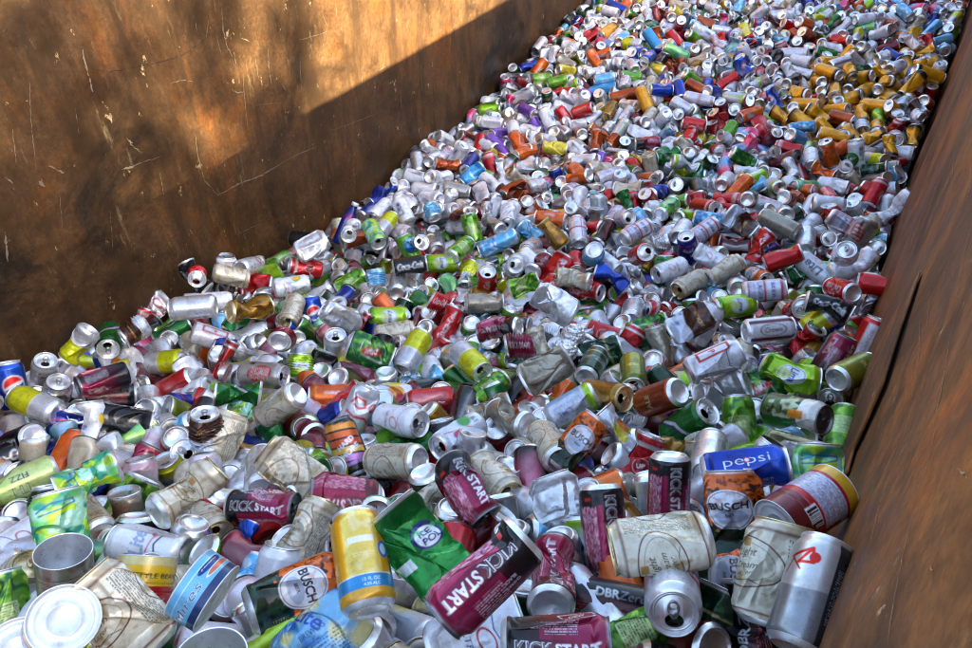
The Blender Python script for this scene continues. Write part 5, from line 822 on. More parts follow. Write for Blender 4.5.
0,-1737,1202,775,50,26,52,-63,  6,-1630,1319,796,8,-36,42,81,  6,-1530,1322,793,53,-3,71,-44,  0,-1313,1160,801,74,8,63,20,  4,-1161,1319,842,23,28,-77,-51,  0,-1080,1352,898,80,-18,-28,-47,
5,-855,1274,905,60,-73,29,-7,  0,-716,1399,939,74,-1,63,18,  6,-567,1247,972,19,-43,79,37,  6,-348,1249,1038,82,41,0,37,  0,-175,1376,1048,81,-51,-9,26,  4,-121,1452,1053,34,30,-77,-43,
0,-1822,1387,705,44,29,-53,64,  4,-1726,1378,718,40,-27,-61,61,  0,-1611,1397,750,64,17,51,-53,  3,-1530,1395,776,6,30,-49,-81,  1,-1322,1425,811,55,-57,39,44,  3,-1252,1394,824,77,-61,-3,7,
6,-1024,1475,863,93,-9,-29,-18,  0,-946,1527,870,96,-20,6,9,  0,-827,1477,913,38,-29,68,-54,  0,-558,1474,976,80,-56,-16,8,  5,-363,1446,975,16,-38,29,85,  6,-233,1451,1031,66,22,-64,30,
2,-41,1480,1007,3,77,6,-62,  0,-1844,1554,759,11,-96,4,22,  6,-1711,1542,691,2,68,-38,62,  3,-1619,1494,704,62,60,-37,-32,  4,-1463,1547,771,0,-62,-59,-50,  1,-1351,1518,734,38,-61,20,-64,
0,-1218,1560,833,7,-23,82,-51,  0,-1130,1537,810,12,-27,72,61,  5,-990,1566,822,54,-76,-22,23,  5,-747,1651,863,75,54,-31,15,  6,-660,1699,892,43,43,-71,-31,  0,-427,1589,923,41,80,-28,29,
0,-275,1603,972,45,34,-66,-48,  5,87,1639,1004,44,32,77,-31,  0,-1874,1699,651,52,17,-81,15,  4,-1726,1712,662,60,62,-24,-43,  3,-1614,1685,679,62,57,26,46,  0,-1402,1655,747,34,-27,-69,-56,
3,-1325,1617,732,12,-2,74,-64,  5,-1215,1639,771,44,60,61,-23,  3,-1005,1641,774,67,-10,53,-48,  0,-905,1687,818,8,78,-14,-59,  3,-799,1717,792,15,-17,93,-27,  3,-640,1762,862,24,-46,62,-57,
2,-518,1755,881,52,35,-61,46,  0,-248,1680,924,79,36,-36,32,  0,114,1802,946,71,46,-48,18,  0,-1883,1763,634,50,-35,-59,51,  5,-1726,1730,610,39,63,-49,44,  0,-1572,1767,649,55,52,14,-62,
4,-1498,1828,658,43,71,-41,35,  0,-1331,1776,761,55,20,-30,-74,  0,-1212,1812,724,71,13,66,-15,  4,-1067,1842,722,67,-6,49,-53,  1,-896,1898,796,39,76,-9,-49,  3,-697,1824,812,62,-75,-17,10,
0,-602,1914,820,55,8,-78,26,  2,-495,1912,868,72,-27,51,35,  3,-205,1835,885,52,22,-43,-69,  3,30,1826,921,53,-16,-79,-20,  5,-1880,1988,600,16,-39,51,-74,  0,-1835,1925,607,59,-74,25,-17,
0,-1548,1971,667,41,-24,19,85,  0,-1426,1931,636,51,-19,-69,46,  3,-1403,1965,693,16,1,83,52,  3,-1160,2026,748,37,87,12,26,  0,-1056,1941,761,25,54,64,-47,  0,-940,1987,777,57,31,45,-60,
1,-778,2065,800,73,-42,17,-50,  0,-676,2048,771,63,31,48,-50,  0,-550,2057,873,14,-55,-36,-73,  3,-412,2051,878,28,-49,-46,67,  0,-117,1983,895,33,19,74,-54,  0,7,1939,921,62,-64,17,-39,
0,-1930,2081,587,14,-13,-76,-61,  5,-1697,2075,581,0,76,-63,9,  1,-1696,2080,651,74,64,14,0,  3,-1416,2111,633,77,60,-8,18,  0,-1407,2158,694,35,37,-78,-34,  0,-1242,2079,734,8,9,-70,69,
5,-1088,2120,694,56,23,51,-59,  0,-950,2233,719,2,3,-50,-86,  6,-689,2131,715,68,8,-22,-69,  4,-599,2145,757,42,57,34,61,  6,-394,2066,819,4,9,75,64,  0,-308,2123,834,47,16,-80,-31,
3,-89,2159,857,58,18,72,30,  4,115,2085,905,33,71,31,52,  5,-1865,2261,509,98,-3,-6,-14,  0,-1713,2289,596,74,14,55,-34,  0,-1646,2206,605,33,-45,-18,-79,  3,-1494,2173,652,53,-62,55,-12,
2,-1296,2175,658,70,11,69,6,  0,-1232,2260,706,64,-50,56,8,  0,-1023,2187,682,52,78,-30,7,  3,-842,2298,723,47,-44,-70,28,  6,-674,2208,745,2,70,-65,25,  0,-561,2322,739,87,-37,20,-20,
4,-433,2311,756,45,-67,-54,22,  0,-263,2178,850,41,-27,85,-12,  3,-110,2225,827,38,59,-65,-24,  0,20,2205,879,65,-2,67,-33,  3,-1915,2347,569,62,-40,-49,45,  3,-1756,2372,581,15,-63,-43,-62,
0,-1658,2365,621,63,34,-67,-16,  0,-1456,2323,619,44,-58,30,-60,  4,-1328,2343,613,9,4,73,66,  0,-1136,2300,632,60,36,-17,-68,  0,-997,2389,673,26,-64,6,-70,  0,-852,2432,726,22,-27,11,92,
4,-757,2400,683,7,-1,-68,72,  2,-616,2432,731,58,34,47,-55,  0,-415,2415,823,56,-51,49,-40,  4,-313,2445,759,37,-55,-50,54,  6,-132,2371,785,16,-2,-65,73,  4,127,2429,791,54,-53,-34,53,
0,-1916,2517,561,57,-57,38,-42,  0,-1843,2579,597,54,1,-55,-62,  0,-1645,2422,585,67,22,-69,-9,  3,-1475,2492,594,70,68,0,-14,  0,-1393,2500,659,10,-64,34,-67,  5,-1154,2570,613,72,0,43,-53,
4,-975,2479,661,18,-31,76,-53,  0,-826,2582,676,36,-58,-42,-58,  6,-762,2576,706,79,-46,-4,38,  5,-620,2556,710,26,-67,-57,-37,  5,-459,2493,723,71,9,-54,-41,  0,-355,2510,764,34,-36,21,-83,
0,-137,2467,771,12,76,-51,36,  0,-26,2547,777,34,84,35,21,  0,-1892,2616,539,67,8,-42,59,  0,-1753,2621,523,4,84,-2,52,  1,-1603,2663,621,71,61,30,-14,  0,-1489,2577,634,65,27,65,24,
0,-1333,2560,619,8,-75,23,-60,  3,-1184,2769,605,13,81,55,9,  0,-1021,2669,611,22,8,32,-91,  6,-848,2708,613,9,92,35,6,  0,-775,2664,672,20,58,-46,-63,  1,-530,2743,679,42,72,3,54,
0,-418,2749,734,79,2,58,-13,  3,-278,2677,753,15,-87,-1,45,  2,-180,2638,771,26,85,12,-42,  3,115,2592,751,28,16,-76,-55,  6,-1843,2870,503,2,13,37,91,  0,-1745,2850,506,57,-19,74,-28,
0,-1639,2839,551,34,-69,60,16,  0,-1580,2735,566,13,-61,52,57,  5,-1405,2705,585,35,88,-5,27,  4,-1215,2868,566,63,-18,-46,59,  0,-1091,2786,647,58,11,78,-15,  5,-921,2743,643,52,28,78,-13,
0,-802,2870,665,71,9,56,-40,  3,-658,2915,667,52,-38,-49,57,  6,-428,2862,676,18,-73,5,-64,  0,-324,2829,721,56,-72,-38,3,  4,-95,2804,704,5,10,82,-54,  0,-48,2767,739,60,-46,-33,-55,
3,-1969,3010,502,93,29,-4,18,  0,-1765,3066,522,95,2,-4,-28,  6,-1650,2988,519,46,-35,-80,-10,  4,-1460,2938,539,81,35,-44,4,  5,-1375,3066,550,71,15,65,17,  3,-1198,3047,546,72,34,58,-10,
4,-1005,3030,546,21,13,68,68,  5,-912,3066,574,77,-5,-3,62,  6,-748,2934,640,5,14,89,41,  3,-684,3041,633,43,-88,-14,-8,  1,-495,2958,658,63,68,-10,33,  0,-359,2944,708,3,37,71,-58,
5,-166,2883,734,49,47,63,35,  0,13,2929,697,59,-36,61,37,  3,-1803,-256,1140,72,-61,28,-2,  3,-1730,-279,1193,56,-30,29,-70,  0,-1507,-287,1221,32,66,53,40,  0,-1380,-152,1235,42,36,-11,-81,
0,-1339,-105,1273,6,-8,80,58,  0,-1153,-252,1336,44,59,58,-32,  3,-1137,-14,1301,7,3,-78,-61,  0,-1089,-85,1368,71,20,60,28,  3,-782,-208,1430,35,33,50,-70,  0,-801,6,1404,74,0,50,-42,
0,-542,-123,1498,39,-11,-69,58,  3,-302,-91,1571,47,-80,-31,15,  2,-1784,-78,1136,46,-47,63,-39,  4,-1725,-34,1158,19,3,-61,76,  3,-1508,19,1169,75,57,20,-24,  5,-1442,-31,1190,8,-12,83,-52,
5,-1382,-11,1223,20,79,-21,-52,  0,-1176,95,1263,3,20,-80,-54,  3,-1073,101,1290,55,-79,22,6,  6,-939,153,1304,0,-8,55,-82,  0,-891,208,1337,55,59,44,36,  4,-739,257,1311,21,19,53,-79,
4,-583,161,1460,48,10,50,70,  4,-289,266,1460,24,17,-52,-79,  0,-156,176,1525,4,23,-82,-50,  4,-1832,124,1091,61,-45,-8,-63,  2,-1614,95,1097,78,-54,14,27,  0,-1596,214,1095,16,-24,73,-60,
6,-1550,418,1116,26,56,-28,-72,  6,-1434,269,1141,18,-91,27,22,  3,-1203,257,1205,7,-68,60,-38,  4,-1013,280,1216,10,-11,-51,-84,  0,-991,346,1282,45,-1,-73,-49,  3,-928,377,1265,23,24,-64,-67,
3,-613,367,1309,55,52,-40,-50,  0,-443,538,1324,25,66,49,50,  4,-322,374,1405,84,-44,-15,25,  0,22,511,1438,44,-55,24,-66,  3,-1815,191,1032,33,24,-79,-43,  5,-1655,368,986,52,-4,23,81,
2,-1670,434,1048,69,-59,-40,-6,  0,-1634,466,1112,34,19,66,63,  0,-1282,400,1084,74,-51,-40,8,  0,-1244,412,1139,13,36,-54,-74,  5,-1193,423,1195,51,15,-38,-74,  6,-984,467,1168,73,58,-33,-5,
3,-784,556,1193,24,-1,77,57,  0,-667,616,1253,74,14,50,-41,  1,-461,654,1337,30,-55,46,61,  6,-237,589,1308,36,-15,77,49,  0,97,670,1385,27,-45,-70,-46,  3,-1811,390,981,16,-35,-69,59,
0,-1678,527,1002,23,68,-38,56,  5,-1584,487,1008,87,-34,24,22,  4,-1429,578,1013,39,25,-50,72,  0,-1251,565,1103,27,-11,-94,13,  3,-1155,520,1078,9,-35,86,-32,  3,-1054,570,1137,43,5,-76,47,
0,-984,670,1158,22,-3,79,55,  0,-899,674,1159,42,-78,37,23,  5,-731,744,1167,7,80,-53,23,  6,-556,714,1227,86,-26,39,16,  3,-256,762,1297,48,-82,-26,13,  1,-125,999,1246,28,-65,-45,52,
5,-1833,548,966,55,-34,75,-8,  1,-1713,706,1005,16,20,38,88,  4,-1544,754,933,76,45,43,-10,  5,-1405,796,1040,12,77,59,-16,  0,-1317,730,1043,5,56,-32,-75,  3,-1313,788,1103,61,64,4,-44,
0,-1082,829,1058,43,-43,-47,62,  6,-900,774,1106,75,42,33,-37,  6,-918,780,1172,42,-32,41,-74,  3,-778,769,1143,59,57,8,-55,  0,-539,823,1216,57,42,-31,62,  0,-291,937,1217,48,45,-17,72,
3,-71,915,1285,49,-84,-18,-3,  4,-1814,751,932,46,-11,-17,-85,  5,-1758,721,929,70,4,-68,17,  4,-1734,939,900,26,-5,39,-87,  3,-1425,869,927,8,23,61,74,  0,-1372,842,978,70,-2,70,2,
5,-1219,943,995,80,26,-23,47,  3,-1133,935,968,53,66,11,-50,  5,-933,898,1037,22,44,81,-29,  6,-785,882,1095,61,-44,-7,64,  4,-581,1050,1075,75,43,35,33,  0,-521,983,1151,18,73,-43,48,
0,-304,1029,1178,60,6,79,0,  5,38,1005,1220,52,-60,25,-54,  0,-1845,960,882,15,52,55,62,  6,-1779,1030,866,43,-3,59,-66,  5,-1667,931,859,8,-18,48,84,  4,-1478,1005,900,11,5,-57,80,
3,-1362,985,969,72,13,65,18,  2,-1377,1052,978,28,-13,88,33,  0,-1075,1047,983,38,-10,61,67,  5,-945,1007,1047,76,-32,56,2,  6,-861,955,1053,39,47,20,75,  6,-612,1016,1030,25,-43,74,42,
3,-417,1177,1160,86,1,29,-39,  0,-345,1162,1117,47,-83,-9,27,  0,-118,1111,1216,32,-67,-26,61,  5,-1885,1151,840,69,-70,0,11,  3,-1704,1086,810,19,20,-56,77,  0,-1547,1150,849,42,-57,67,20,
0,-1554,1015,898,12,-49,83,18,  0,-1277,1175,879,10,-24,81,51,  6,-1186,1200,914,26,-24,91,18,  0,-997,1217,939,60,-30,-45,57,  3,-893,1164,954,6,70,-46,-53,  0,-748,1163,1009,58,16,65,45,
2,-703,1190,1080,55,37,52,52,  0,-505,1198,1073,17,79,-16,-55,  5,-244,1203,1123,26,-63,-42,-58,  6,124,1415,1081,30,19,-54,75,  0,-1836,1252,797,93,-17,-29,-8,  0,-1671,1206,781,60,-77,-17,-1,
4,-1558,1240,833,86,-24,36,-24,  6,-1435,1256,827,8,-19,76,-60,  5,-1392,1289,875,70,58,22,-33,  0,-1181,1336,885,69,-20,55,-40,  0,-1055,1247,905,20,43,56,66,  1,-971,1362,918,4,70,58,-39,
3,-791,1321,934,25,-15,60,-73,  0,-584,1320,1021,7,-29,-61,-72,  6,-432,1344,1018,34,-40,34,-77,  2,-222,1347,1098,49,-60,-7,61,  0,-47,1494,1067,78,35,48,10,  2,-1896,1398,747,61,59,32,-39,
6,-1769,1294,742,31,68,-40,-51,  0,-1638,1437,801,80,45,-38,2,  5,-1444,1337,796,1,-69,-26,66,  6,-1379,1366,863,15,-69,-38,58,  3,-1281,1371,869,24,4,-81,52,  3,-1009,1406,872,40,67,52,32,
3,-906,1366,899,49,-12,49,-69,  0,-795,1565,950,13,-34,62,-68,  0,-601,1426,1003,86,6,48,-13,  0,-434,1449,1025,82,-48,3,26,  3,-329,1568,1033,22,18,-64,70,  0,-194,1559,1016,61,-70,34,6,
6,-1797,1588,719,2,-16,34,92,  6,-1713,1605,732,44,13,-70,-53,  0,-1688,1503,749,68,-63,5,-35,  1,-1481,1460,843,25,-46,84,-2,  0,-1374,1548,791,15,-85,-4,48,  6,-1268,1514,819,69,10,24,-67,
0,-1066,1553,816,48,27,52,-64,  6,-865,1518,856,50,41,-46,-59,  0,-772,1555,878,59,57,21,-51,  0,-599,1637,924,88,-13,17,-39,  0,-386,1549,963,6,42,57,-69,  3,-288,1536,982,27,-49,42,-70,
0,-68,1674,1026,41,58,-32,-62,  0,-1909,1619,659,43,-8,14,88,  0,-1755,1683,718,23,55,40,68,  3,-1641,1667,731,39,-5,-70,-58,  1,-1486,1676,763,9,35,-58,72,  3,-1303,1621,779,46,-33,-57,58,
5,-1100,1601,732,11,6,-61,77,  0,-1094,1671,783,38,18,58,-69,  3,-981,1735,789,47,66,-3,-57,  0,-884,1771,869,55,-39,37,62,  0,-605,1772,910,60,29,73,7,  0,-471,1716,909,19,47,-73,44,
0,-383,1780,952,73,-56,33,-14,  0,-93,1735,987,72,-46,-24,-44,  0,-1919,1842,662,50,-84,14,10,  0,-1760,1786,645,64,-15,-66,33,  4,-1588,1842,656,70,25,60,27,  2,-1473,1765,721,84,-45,-27,-2,
0,-1380,1870,751,40,56,21,-68,  3,-1243,1882,756,85,42,-29,-8,  3,-1100,1793,724,11,-33,57,73,  2,-865,1848,823,21,-73,43,-47,  3,-707,1863,855,76,59,23,6,  1,-629,1898,883,20,74,-2,63,
0,-486,1860,916,28,71,9,62,  6,-151,1820,940,45,29,48,68,  0,-91,1872,960,96,20,-5,-14,  5,-1916,1928,618,64,-26,-8,-70,  3,-1746,1931,637,18,-61,52,-55,  4,-1639,1940,624,68,68,12,20,
3,-1430,1877,667,32,66,-5,-66,  6,-1356,1982,734,80,57,-2,-8,  6,-1175,1946,730,82,-39,-9,39,  0,-1021,1886,797,16,-78,-38,-45,  6,-857,2006,749,1,37,-58,71,  5,-763,1912,802,55,63,28,-44,
6,-576,1995,806,24,57,37,68,  5,-550,2144,853,23,-6,55,-78,  3,-328,2011,901,27,24,66,64,  5,-254,1925,893,53,-32,50,-59,  0,-1,2025,940,43,-69,55,13,  0,-1907,2162,632,40,7,-66,-61,
3,-1759,2071,636,61,-75,8,19,  0,-1592,2021,622,45,68,55,9,  3,-1477,2067,668,14,15,-68,69,  6,-1341,2053,692,76,15,37,48,  4,-1306,2115,748,53,-24,38,-71,  6,-1017,2137,733,10,-55,0,81,
1,-899,2084,739,19,-63,-1,-74,  0,-763,2125,770,3,-77,-26,56,  5,-534,2092,787,46,85,15,-16,  5,-477,2070,817,12,-5,95,-26,  0,-428,2118,876,43,-34,-52,64,  3,-224,2076,863,10,27,85,-41,
0,146,2186,876,12,98,4,4,  0,-1884,2208,574,24,-28,59,70,  0,-1817,2195,576,70,69,8,-1,  5,-1721,2194,628,57,-73,26,25,  0,-1411,2234,620,17,26,-64,69,  4,-1318,2244,640,45,-49,52,-51,
0,-1157,2223,719,74,-50,-23,-36,  0,-1087,2203,710,23,89,-37,-6,  6,-868,2227,717,65,-26,1,-70,  3,-749,2224,768,16,-15,-61,-75,  0,-624,2259,752,8,-59,49,-63,  5,-450,2233,788,19,4,-83,51,
5,-205,2320,821,25,33,-90,7,  6,-185,2248,834,50,4,68,51,  5,-48,2324,853,63,-27,-46,55,  0,-1876,2330,617,27,-14,-57,-75,  4,-1817,2307,592,12,-48,-82,23,  0,-1649,2432,650,54,39,54,49,
0,-1490,2362,666,33,-75,11,-54,  4,-1306,2296,660,25,-28,53,-75,  6,-1109,2394,652,74,-17,15,-62,  6,-996,2301,689,28,-15,50,79,  6,-845,2362,717,97,-16,-8,-5,  0,-700,2381,715,43,-41,58,54,
3,-664,2464,761,64,-76,-2,-5,  0,-487,2319,807,31,94,5,-9,  5,-213,2453,788,53,-64,17,-51,  4,-105,2372,824,52,65,47,25,  4,45,2316,809,77,0,61,-10,  0,-1913,2440,583,2,-62,2,77,
0,-1774,2470,595,1,-71,-3,-69,  0,-1650,2487,612,71,-19,65,-14,  0,-1494,2507,670,2,-36,-77,52,  4,-1286,2491,674,67,70,-22,-3,  4,-1268,2470,646,0,19,-70,-67,  0,-1015,2444,706,54,58,-43,-41,
6,-833,2486,693,93,-11,33,-4,  6,-776,2515,739,18,-43,72,-49,  3,-514,2509,756,57,-53,53,32,  5,-440,2463,781,32,65,43,52,  3,-366,2575,730,9,93,16,29,  0,-82,2477,811,21,-35,51,74,
0,66,2564,816,44,31,66,50,  2,-1877,2664,582,30,71,45,42,  0,-1706,2653,568,20,6,67,-70,  5,-1661,2542,575,10,63,-72,24,  1,-1505,2700,623,90,-23,-35,-3,  3,-1308,2607,649,85,37,-23,-27,
5,-1196,2636,636,67,-37,-44,-45,  4,-990,2706,646,16,-26,43,-83,  5,-892,2647,659,11,40,-77,46,  6,-679,2683,641,80,36,-15,44,  3,-607,2643,720,33,-51,-70,36,  3,-401,2660,741,41,-25,65,-58,
0,-264,2740,756,62,22,70,21,  0,-180,2600,821,66,-5,-68,-27,  3,162,2617,777,7,-17,-88,-42,  2,-1914,2846,538,23,-75,-15,58,  0,-1738,2853,572,57,-48,-41,50,  6,-1681,2773,607,3,65,-24,-71,
3,-1516,2793,568,38,55,-67,28,  6,-1364,2804,596,49,-25,-65,51,  3,-1165,2842,572,36,-64,60,-28,  3,-1023,2848,673,59,-71,29,-22,  4,-888,2856,641,78,-34,-50,-3,  4,-760,2778,655,18,75,19,59,
3,-539,2897,658,72,-6,-41,-55,  0,-472,2904,727,38,-43,-58,56,  4,-252,2819,747,75,13,-44,-45,  1,-109,2807,759,69,-53,-23,-40,  6,110,2782,776,0,43,60,66,  0,-1959,3044,558,7,36,-87,-31,
0,-1676,3065,535,30,-20,8,-92,  4,-1736,2923,537,63,-55,-34,41,  0,-1523,2966,578,11,10,56,-80,  0,-1433,2913,609,67,51,-47,22,  0,-1119,2951,610,64,50,46,-34,  0,-976,3033,596,49,68,-36,39,
0,-967,2913,652,56,18,7,79,  0,-796,3010,651,56,41,46,54,  5,-704,3066,683,83,1,54,2,  0,-451,3015,706,32,9,-75,-56,  6,-333,3048,639,64,-69,22,21,  3,-139,2972,705,73,-60,-29,-6,
1,69,3009,725,20,-59,8,77,  5,-1720,-278,1116,13,-24,94,-13,  0,-1708,-135,1175,49,-15,78,-32,  5,-1536,-175,1204,14,-11,63,-75,  0,-1669,-72,1205,47,-74,20,42,  1,-1439,-2,1271,76,-52,35,-12,
0,-1093,-263,1383,19,10,25,-93,  4,-1036,-174,1381,42,11,67,59,  0,-873,-283,1450,79,-3,-59,9,  0,-746,-99,1442,8,88,-38,22,  3,-645,-198,1480,73,63,-9,-21,  2,-504,133,1470,62,64,-28,-32,
3,-335,-13,1532,30,-29,-66,61,  6,-1836,29,1130,60,77,-8,9,  6,-1635,-27,1151,23,-2,-74,-62,  0,-1554,-45,1230,45,-12,73,-48,  6,-1418,-92,1234,58,56,-54,-23,  5,-1356,129,1230,3,-55,36,-74,
3,-1233,90,1265,38,52,69,-31,  0,-1177,204,1250,24,59,-74,17,  5,-1061,130,1341,41,48,-23,-73,  6,-911,159,1379,21,-27,-14,-92,  0,-752,270,1361,59,-24,69,33,  5,-655,113,1424,60,47,-17,62,
4,-236,387,1428,11,11,86,-46,  0,-234,113,1522,54,18,62,52,  6,-1832,220,1078,47,-50,-54,47,  2,-1698,141,1153,63,31,63,-28,  0,-1572,137,1181,62,-56,-51,-14,  2,-1506,190,1112,59,-60,52,9,
6,-1399,336,1149,72,33,-9,-59,  0,-1261,213,1221,6,-29,4,94,  0,-1089,312,1272,3,7,58,80,  6,-1037,271,1300,76,58,-24,-7,  1,-858,253,1297,71,13,67,-1,  6,-616,441,1343,61,-61,39,-29,
4,-623,339,1346,54,-48,58,-35,  5,-379,520,1370,50,34,70,-35,  6,-34,353,1491,70,46,-24,48,  4,-1824,356,1014,40,55,-47,-54,  1,-1755,325,1085,52,-50,-46,-49,  0,-1554,540,1060,42,67,55,24,
6,-1584,683,1050,23,69,53,-41,  1,-1316,349,1110,20,44,-65,-57,  2,-1228,334,1172,31,42,-50,-68,  5,-1023,383,1210,61,46,-59,-19,  6,-1045,459,1212,10,-52,-59,59,  3,-787,634,1227,44,58,-38,-55,
0,-770,576,1251,3,-72,-18,65,  3,-554,640,1312,69,61,-22,-29,  0,-318,714,1323,12,11,57,80,  3,5,565,1408,33,49,35,71,  5,-1845,449,1013,37,70,29,-51,  5,-1736,429,1027,90,-14,-35,-14,
2,-1653,661,1007,59,-41,57,38,  5,-1542,579,998,19,-54,72,37,  4,-1386,584,1061,11,-14,-58,-78,  3,-1140,517,1139,30,78,50,19,  2,-1160,658,1113,0,-77,-43,-45,  1,-1048,684,1171,17,-49,-69,-48,
3,-805,655,1183,47,-46,-53,52,  0,-682,700,1188,72,46,-49,-7,  3,-474,679,1263,3,-5,-59,79,  0,-426,785,1257,83,-35,26,-33,  6,17,700,1351,56,66,-2,-48,  0,-1862,800,984,50,44,37,-63,
3,-1809,676,941,66,-15,-22,-69,  0,-1593,854,981,58,-60,6,52,  3,-1491,698,1027,77,-59,-17,-8,  3,-1301,649,1060,50,15,-42,-73,  5,-1251,757,1077,56,-65,-22,44,  1,-1053,903,1090,56,8,76,27,
5,-986,800,1119,94,22,-7,-19,  0,-946,951,1113,34,-39,84,-9,  0,-696,806,1169,20,89,-1,37,  0,-602,792,1219,15,25,82,-47,  4,-335,870,1243,73,-54,-8,40,  4,-157,905,1255,12,8,54,-82,
3,-1873,693,897,34,-78,-48,-19,  2,-1759,776,962,22,-26,88,30,  0,-1675,1052,915,72,41,48,-25,  1,-1477,840,976,35,-17,67,62,  4,-1312,776,1006,40,-37,64,-52,  6,-1173,858,1014,49,15,-63,-57,
5,-1166,969,1030,22,-61,45,60,  0,-935,840,1072,8,79,19,-55,  6,-685,968,1116,15,-73,54,-37,  3,-594,926,1141,73,-37,53,-17,  2,-454,981,1169,14,-28,81,-48,  2,-381,977,1193,25,7,-35,-89,
6,-118,1049,1199,65,18,-68,-25,  0,-1817,836,842,58,-75,8,-28,  3,-1790,886,891,23,-27,57,-73,  6,-1614,922,893,65,-58,31,33,  0,-1485,969,968,48,35,72,34,  0,-1452,1041,942,25,-70,44,-48,
6,-1235,1014,1021,52,-10,-80,27,  0,-1212,1155,1028,47,30,-75,33,  0,-852,1105,1014,27,-53,75,-24,  4,-777,975,1083,64,22,-25,-68,  0,-544,1132,1108,86,-32,-16,34,  4,-426,1067,1175,79,-45,28,-27,
3,-390,1258,1154,59,-76,-12,18,  0,-3,1053,1185,12,56,33,74,  3,-1881,1009,782,28,-16,-51,-78,  3,-1755,1120,845,78,52,13,30,  6,-1607,1081,894,6,58,-57,56,  4,-1498,1153,881,71,59,36,4,
0,-1352,1160,894,56,79,-8,-20,  0,-1248,1218,965,74,-51,4,-42,  6,-1124,1259,950,57,36,48,54,  0,-930,1204,1004,10,-56,58,56,  0,-904,1308,998,34,-85,6,38,  0,-680,1249,1057,76,6,57,27,
5,-403,1240,1100,30,-37,-52,69,  0,-302,1275,1101,82,48,-18,-21,  3,-55,1324,1116,31,-20,74,54,  3,-1807,1205,830,64,26,-32,-63,  0,-1676,1286,826,65,-28,-67,-19,  4,-1539,1303,838,50,-53,-53,41,
3,-1462,1235,876,20,-22,73,-60,  0,-1378,1193,844,8,55,39,-72,  4,-1300,1291,877,6,-18,-86,45,  4,-1094,1294,910,34,88,1,-30,  4,-1006,1395,938,28,-59,-31,-67,  6,-842,1307,967,61,61,-4,48,
0,-518,1321,1046,65,-43,49,36,  0,-438,1376,1084,66,-54,43,26,  0,-169,1398,1130,18,54,3,-81,  0,63,1412,1063,47,-69,-43,-32,  3,-1859,1406,787,45,-57,66,-14,  2,-1698,1347,762,35,-36,60,61,
5,-1652,1489,845,70,23,-62,25,  5,-1501,1390,834,61,76,3,-16,  0,-1388,1432,867,19,-63,-1,-74,  1,-1241,1468,879,58,24,72,24,  2,-1094,1485,907,72,-52,33,28,  4,-921,1447,874,9,-55,17,-80,
4,-681,1519,897,76,44,34,29,  6,-506,1453,1037,72,19,8,64,  5,-365,1394,1029,28,37,87,-13,  3,-277,1546,1049,45,-71,52,1,  0,23,1550,1025,59,-24,75,-14,  0,-1874,1614,769,16,-65,-44,59,
0,-1803,1496,744,74,36,-49,-24,  5,-1579,1510,762,58,-23,-67,-36,  4,-1531,1484,829,17,85,23,-42,  0,-1427,1566,836,70,-38,55,24,  0,-1302,1587,853,81,55,-10,8,  0,-1018,1559,902,11,92,22,-27,
5,-1005,1630,874,52,-15,-76,-34,  6,-818,1798,865,66,-70,13,19,  1,-594,1553,919,63,-43,-62,10,  6,-466,1552,965,74,-43,12,-47,  0,-264,1652,1016,69,34,60,19,  0,-10,1616,1044,51,-34,-69,35,
0,-1857,1576,663,67,-52,51,0,  0,-1831,1731,736,35,-31,80,34,  0,-1594,1685,764,37,-36,76,-37,  6,-1553,1724,805,46,0,58,-65,  0,-1313,1706,762,66,15,-71,-13,  3,-1151,1649,772,23,-23,-78,-52,
0,-1067,1705,834,48,74,-1,46,  6,-967,1742,848,28,57,54,54,  3,-940,1729,896,74,-58,13,28,  3,-550,1727,945,58,80,-1,-9,  0,-459,1673,958,71,22,-66,-2,  2,-278,1778,962,79,30,-42,-29,
6,-16,1658,957,68,32,-64,4,  5,-1835,1926,675,54,-66,38,34,  4,-1745,1793,693,29,-34,62,-63,  0,-1645,1797,716,39,56,43,-57,  3,-1434,1776,765,11,-22,81,-51,  3,-1333,1872,791,68,70,1,-17,
0,-1230,1766,775,2,38,-68,62,  2,-1129,1773,766,45,51,-69,19,  5,-916,1802,803,84,42,32,3,  0,-859,1994,834,21,-50,-73,40,  1,-583,1883,944,46,-47,-52,-52,  0,-378,1868,914,27,-45,-43,-72,
6,-182,1881,946,31,-12,-92,15,  3,-15,1849,984,36,6,40,-83,  6,-1907,1983,664,5,50,-42,74,  0,-1733,1974,678,44,-25,75,-41,  4,-1631,1944,659,17,-4,-69,69,  6,-1456,2020,720,39,28,-44,-75,
2,-1298,1987,761,22,2,-63,-73,  3,-1143,1940,776,1,52,54,65,  0,-997,2098,786,56,79,-18,-4,  0,-907,2070,803,55,18,-72,-36,  0,-759,1998,798,45,34,63,52,  4,-611,2106,845,35,4,-57,-73,
0,-526,1959,912,2,46,-78,-40,  0,-180,2068,926,15,-21,-76,58,  0,-136,1943,949,15,-77,-20,56,  3,100,1951,945,45,-14,73,48,  5,-1917,2079,655,51,69,8,48,  5,-1834,2091,643,94,-15,-5,-27,
0,-1578,2086,680,52,-51,-5,67,  0,-1439,2100,715,61,-52,-28,51,  3,-1520,2214,701,44,-64,-50,36,  4,-1209,2186,738,29,58,71,-23,  6,-1155,2098,744,61,-16,-74,-18,  2,-962,2201,773,51,-39,-61,45,
0,-758,2183,820,70,34,-62,3,  3,-609,2169,804,73,-66,-7,5,  1,-440,2160,823,12,-52,-24,80,  0,-178,2188,884,8,-48,-37,77,  0,-48,2101,889,46,69,-11,-53,  3,153,2025,920,22,56,73,-31,
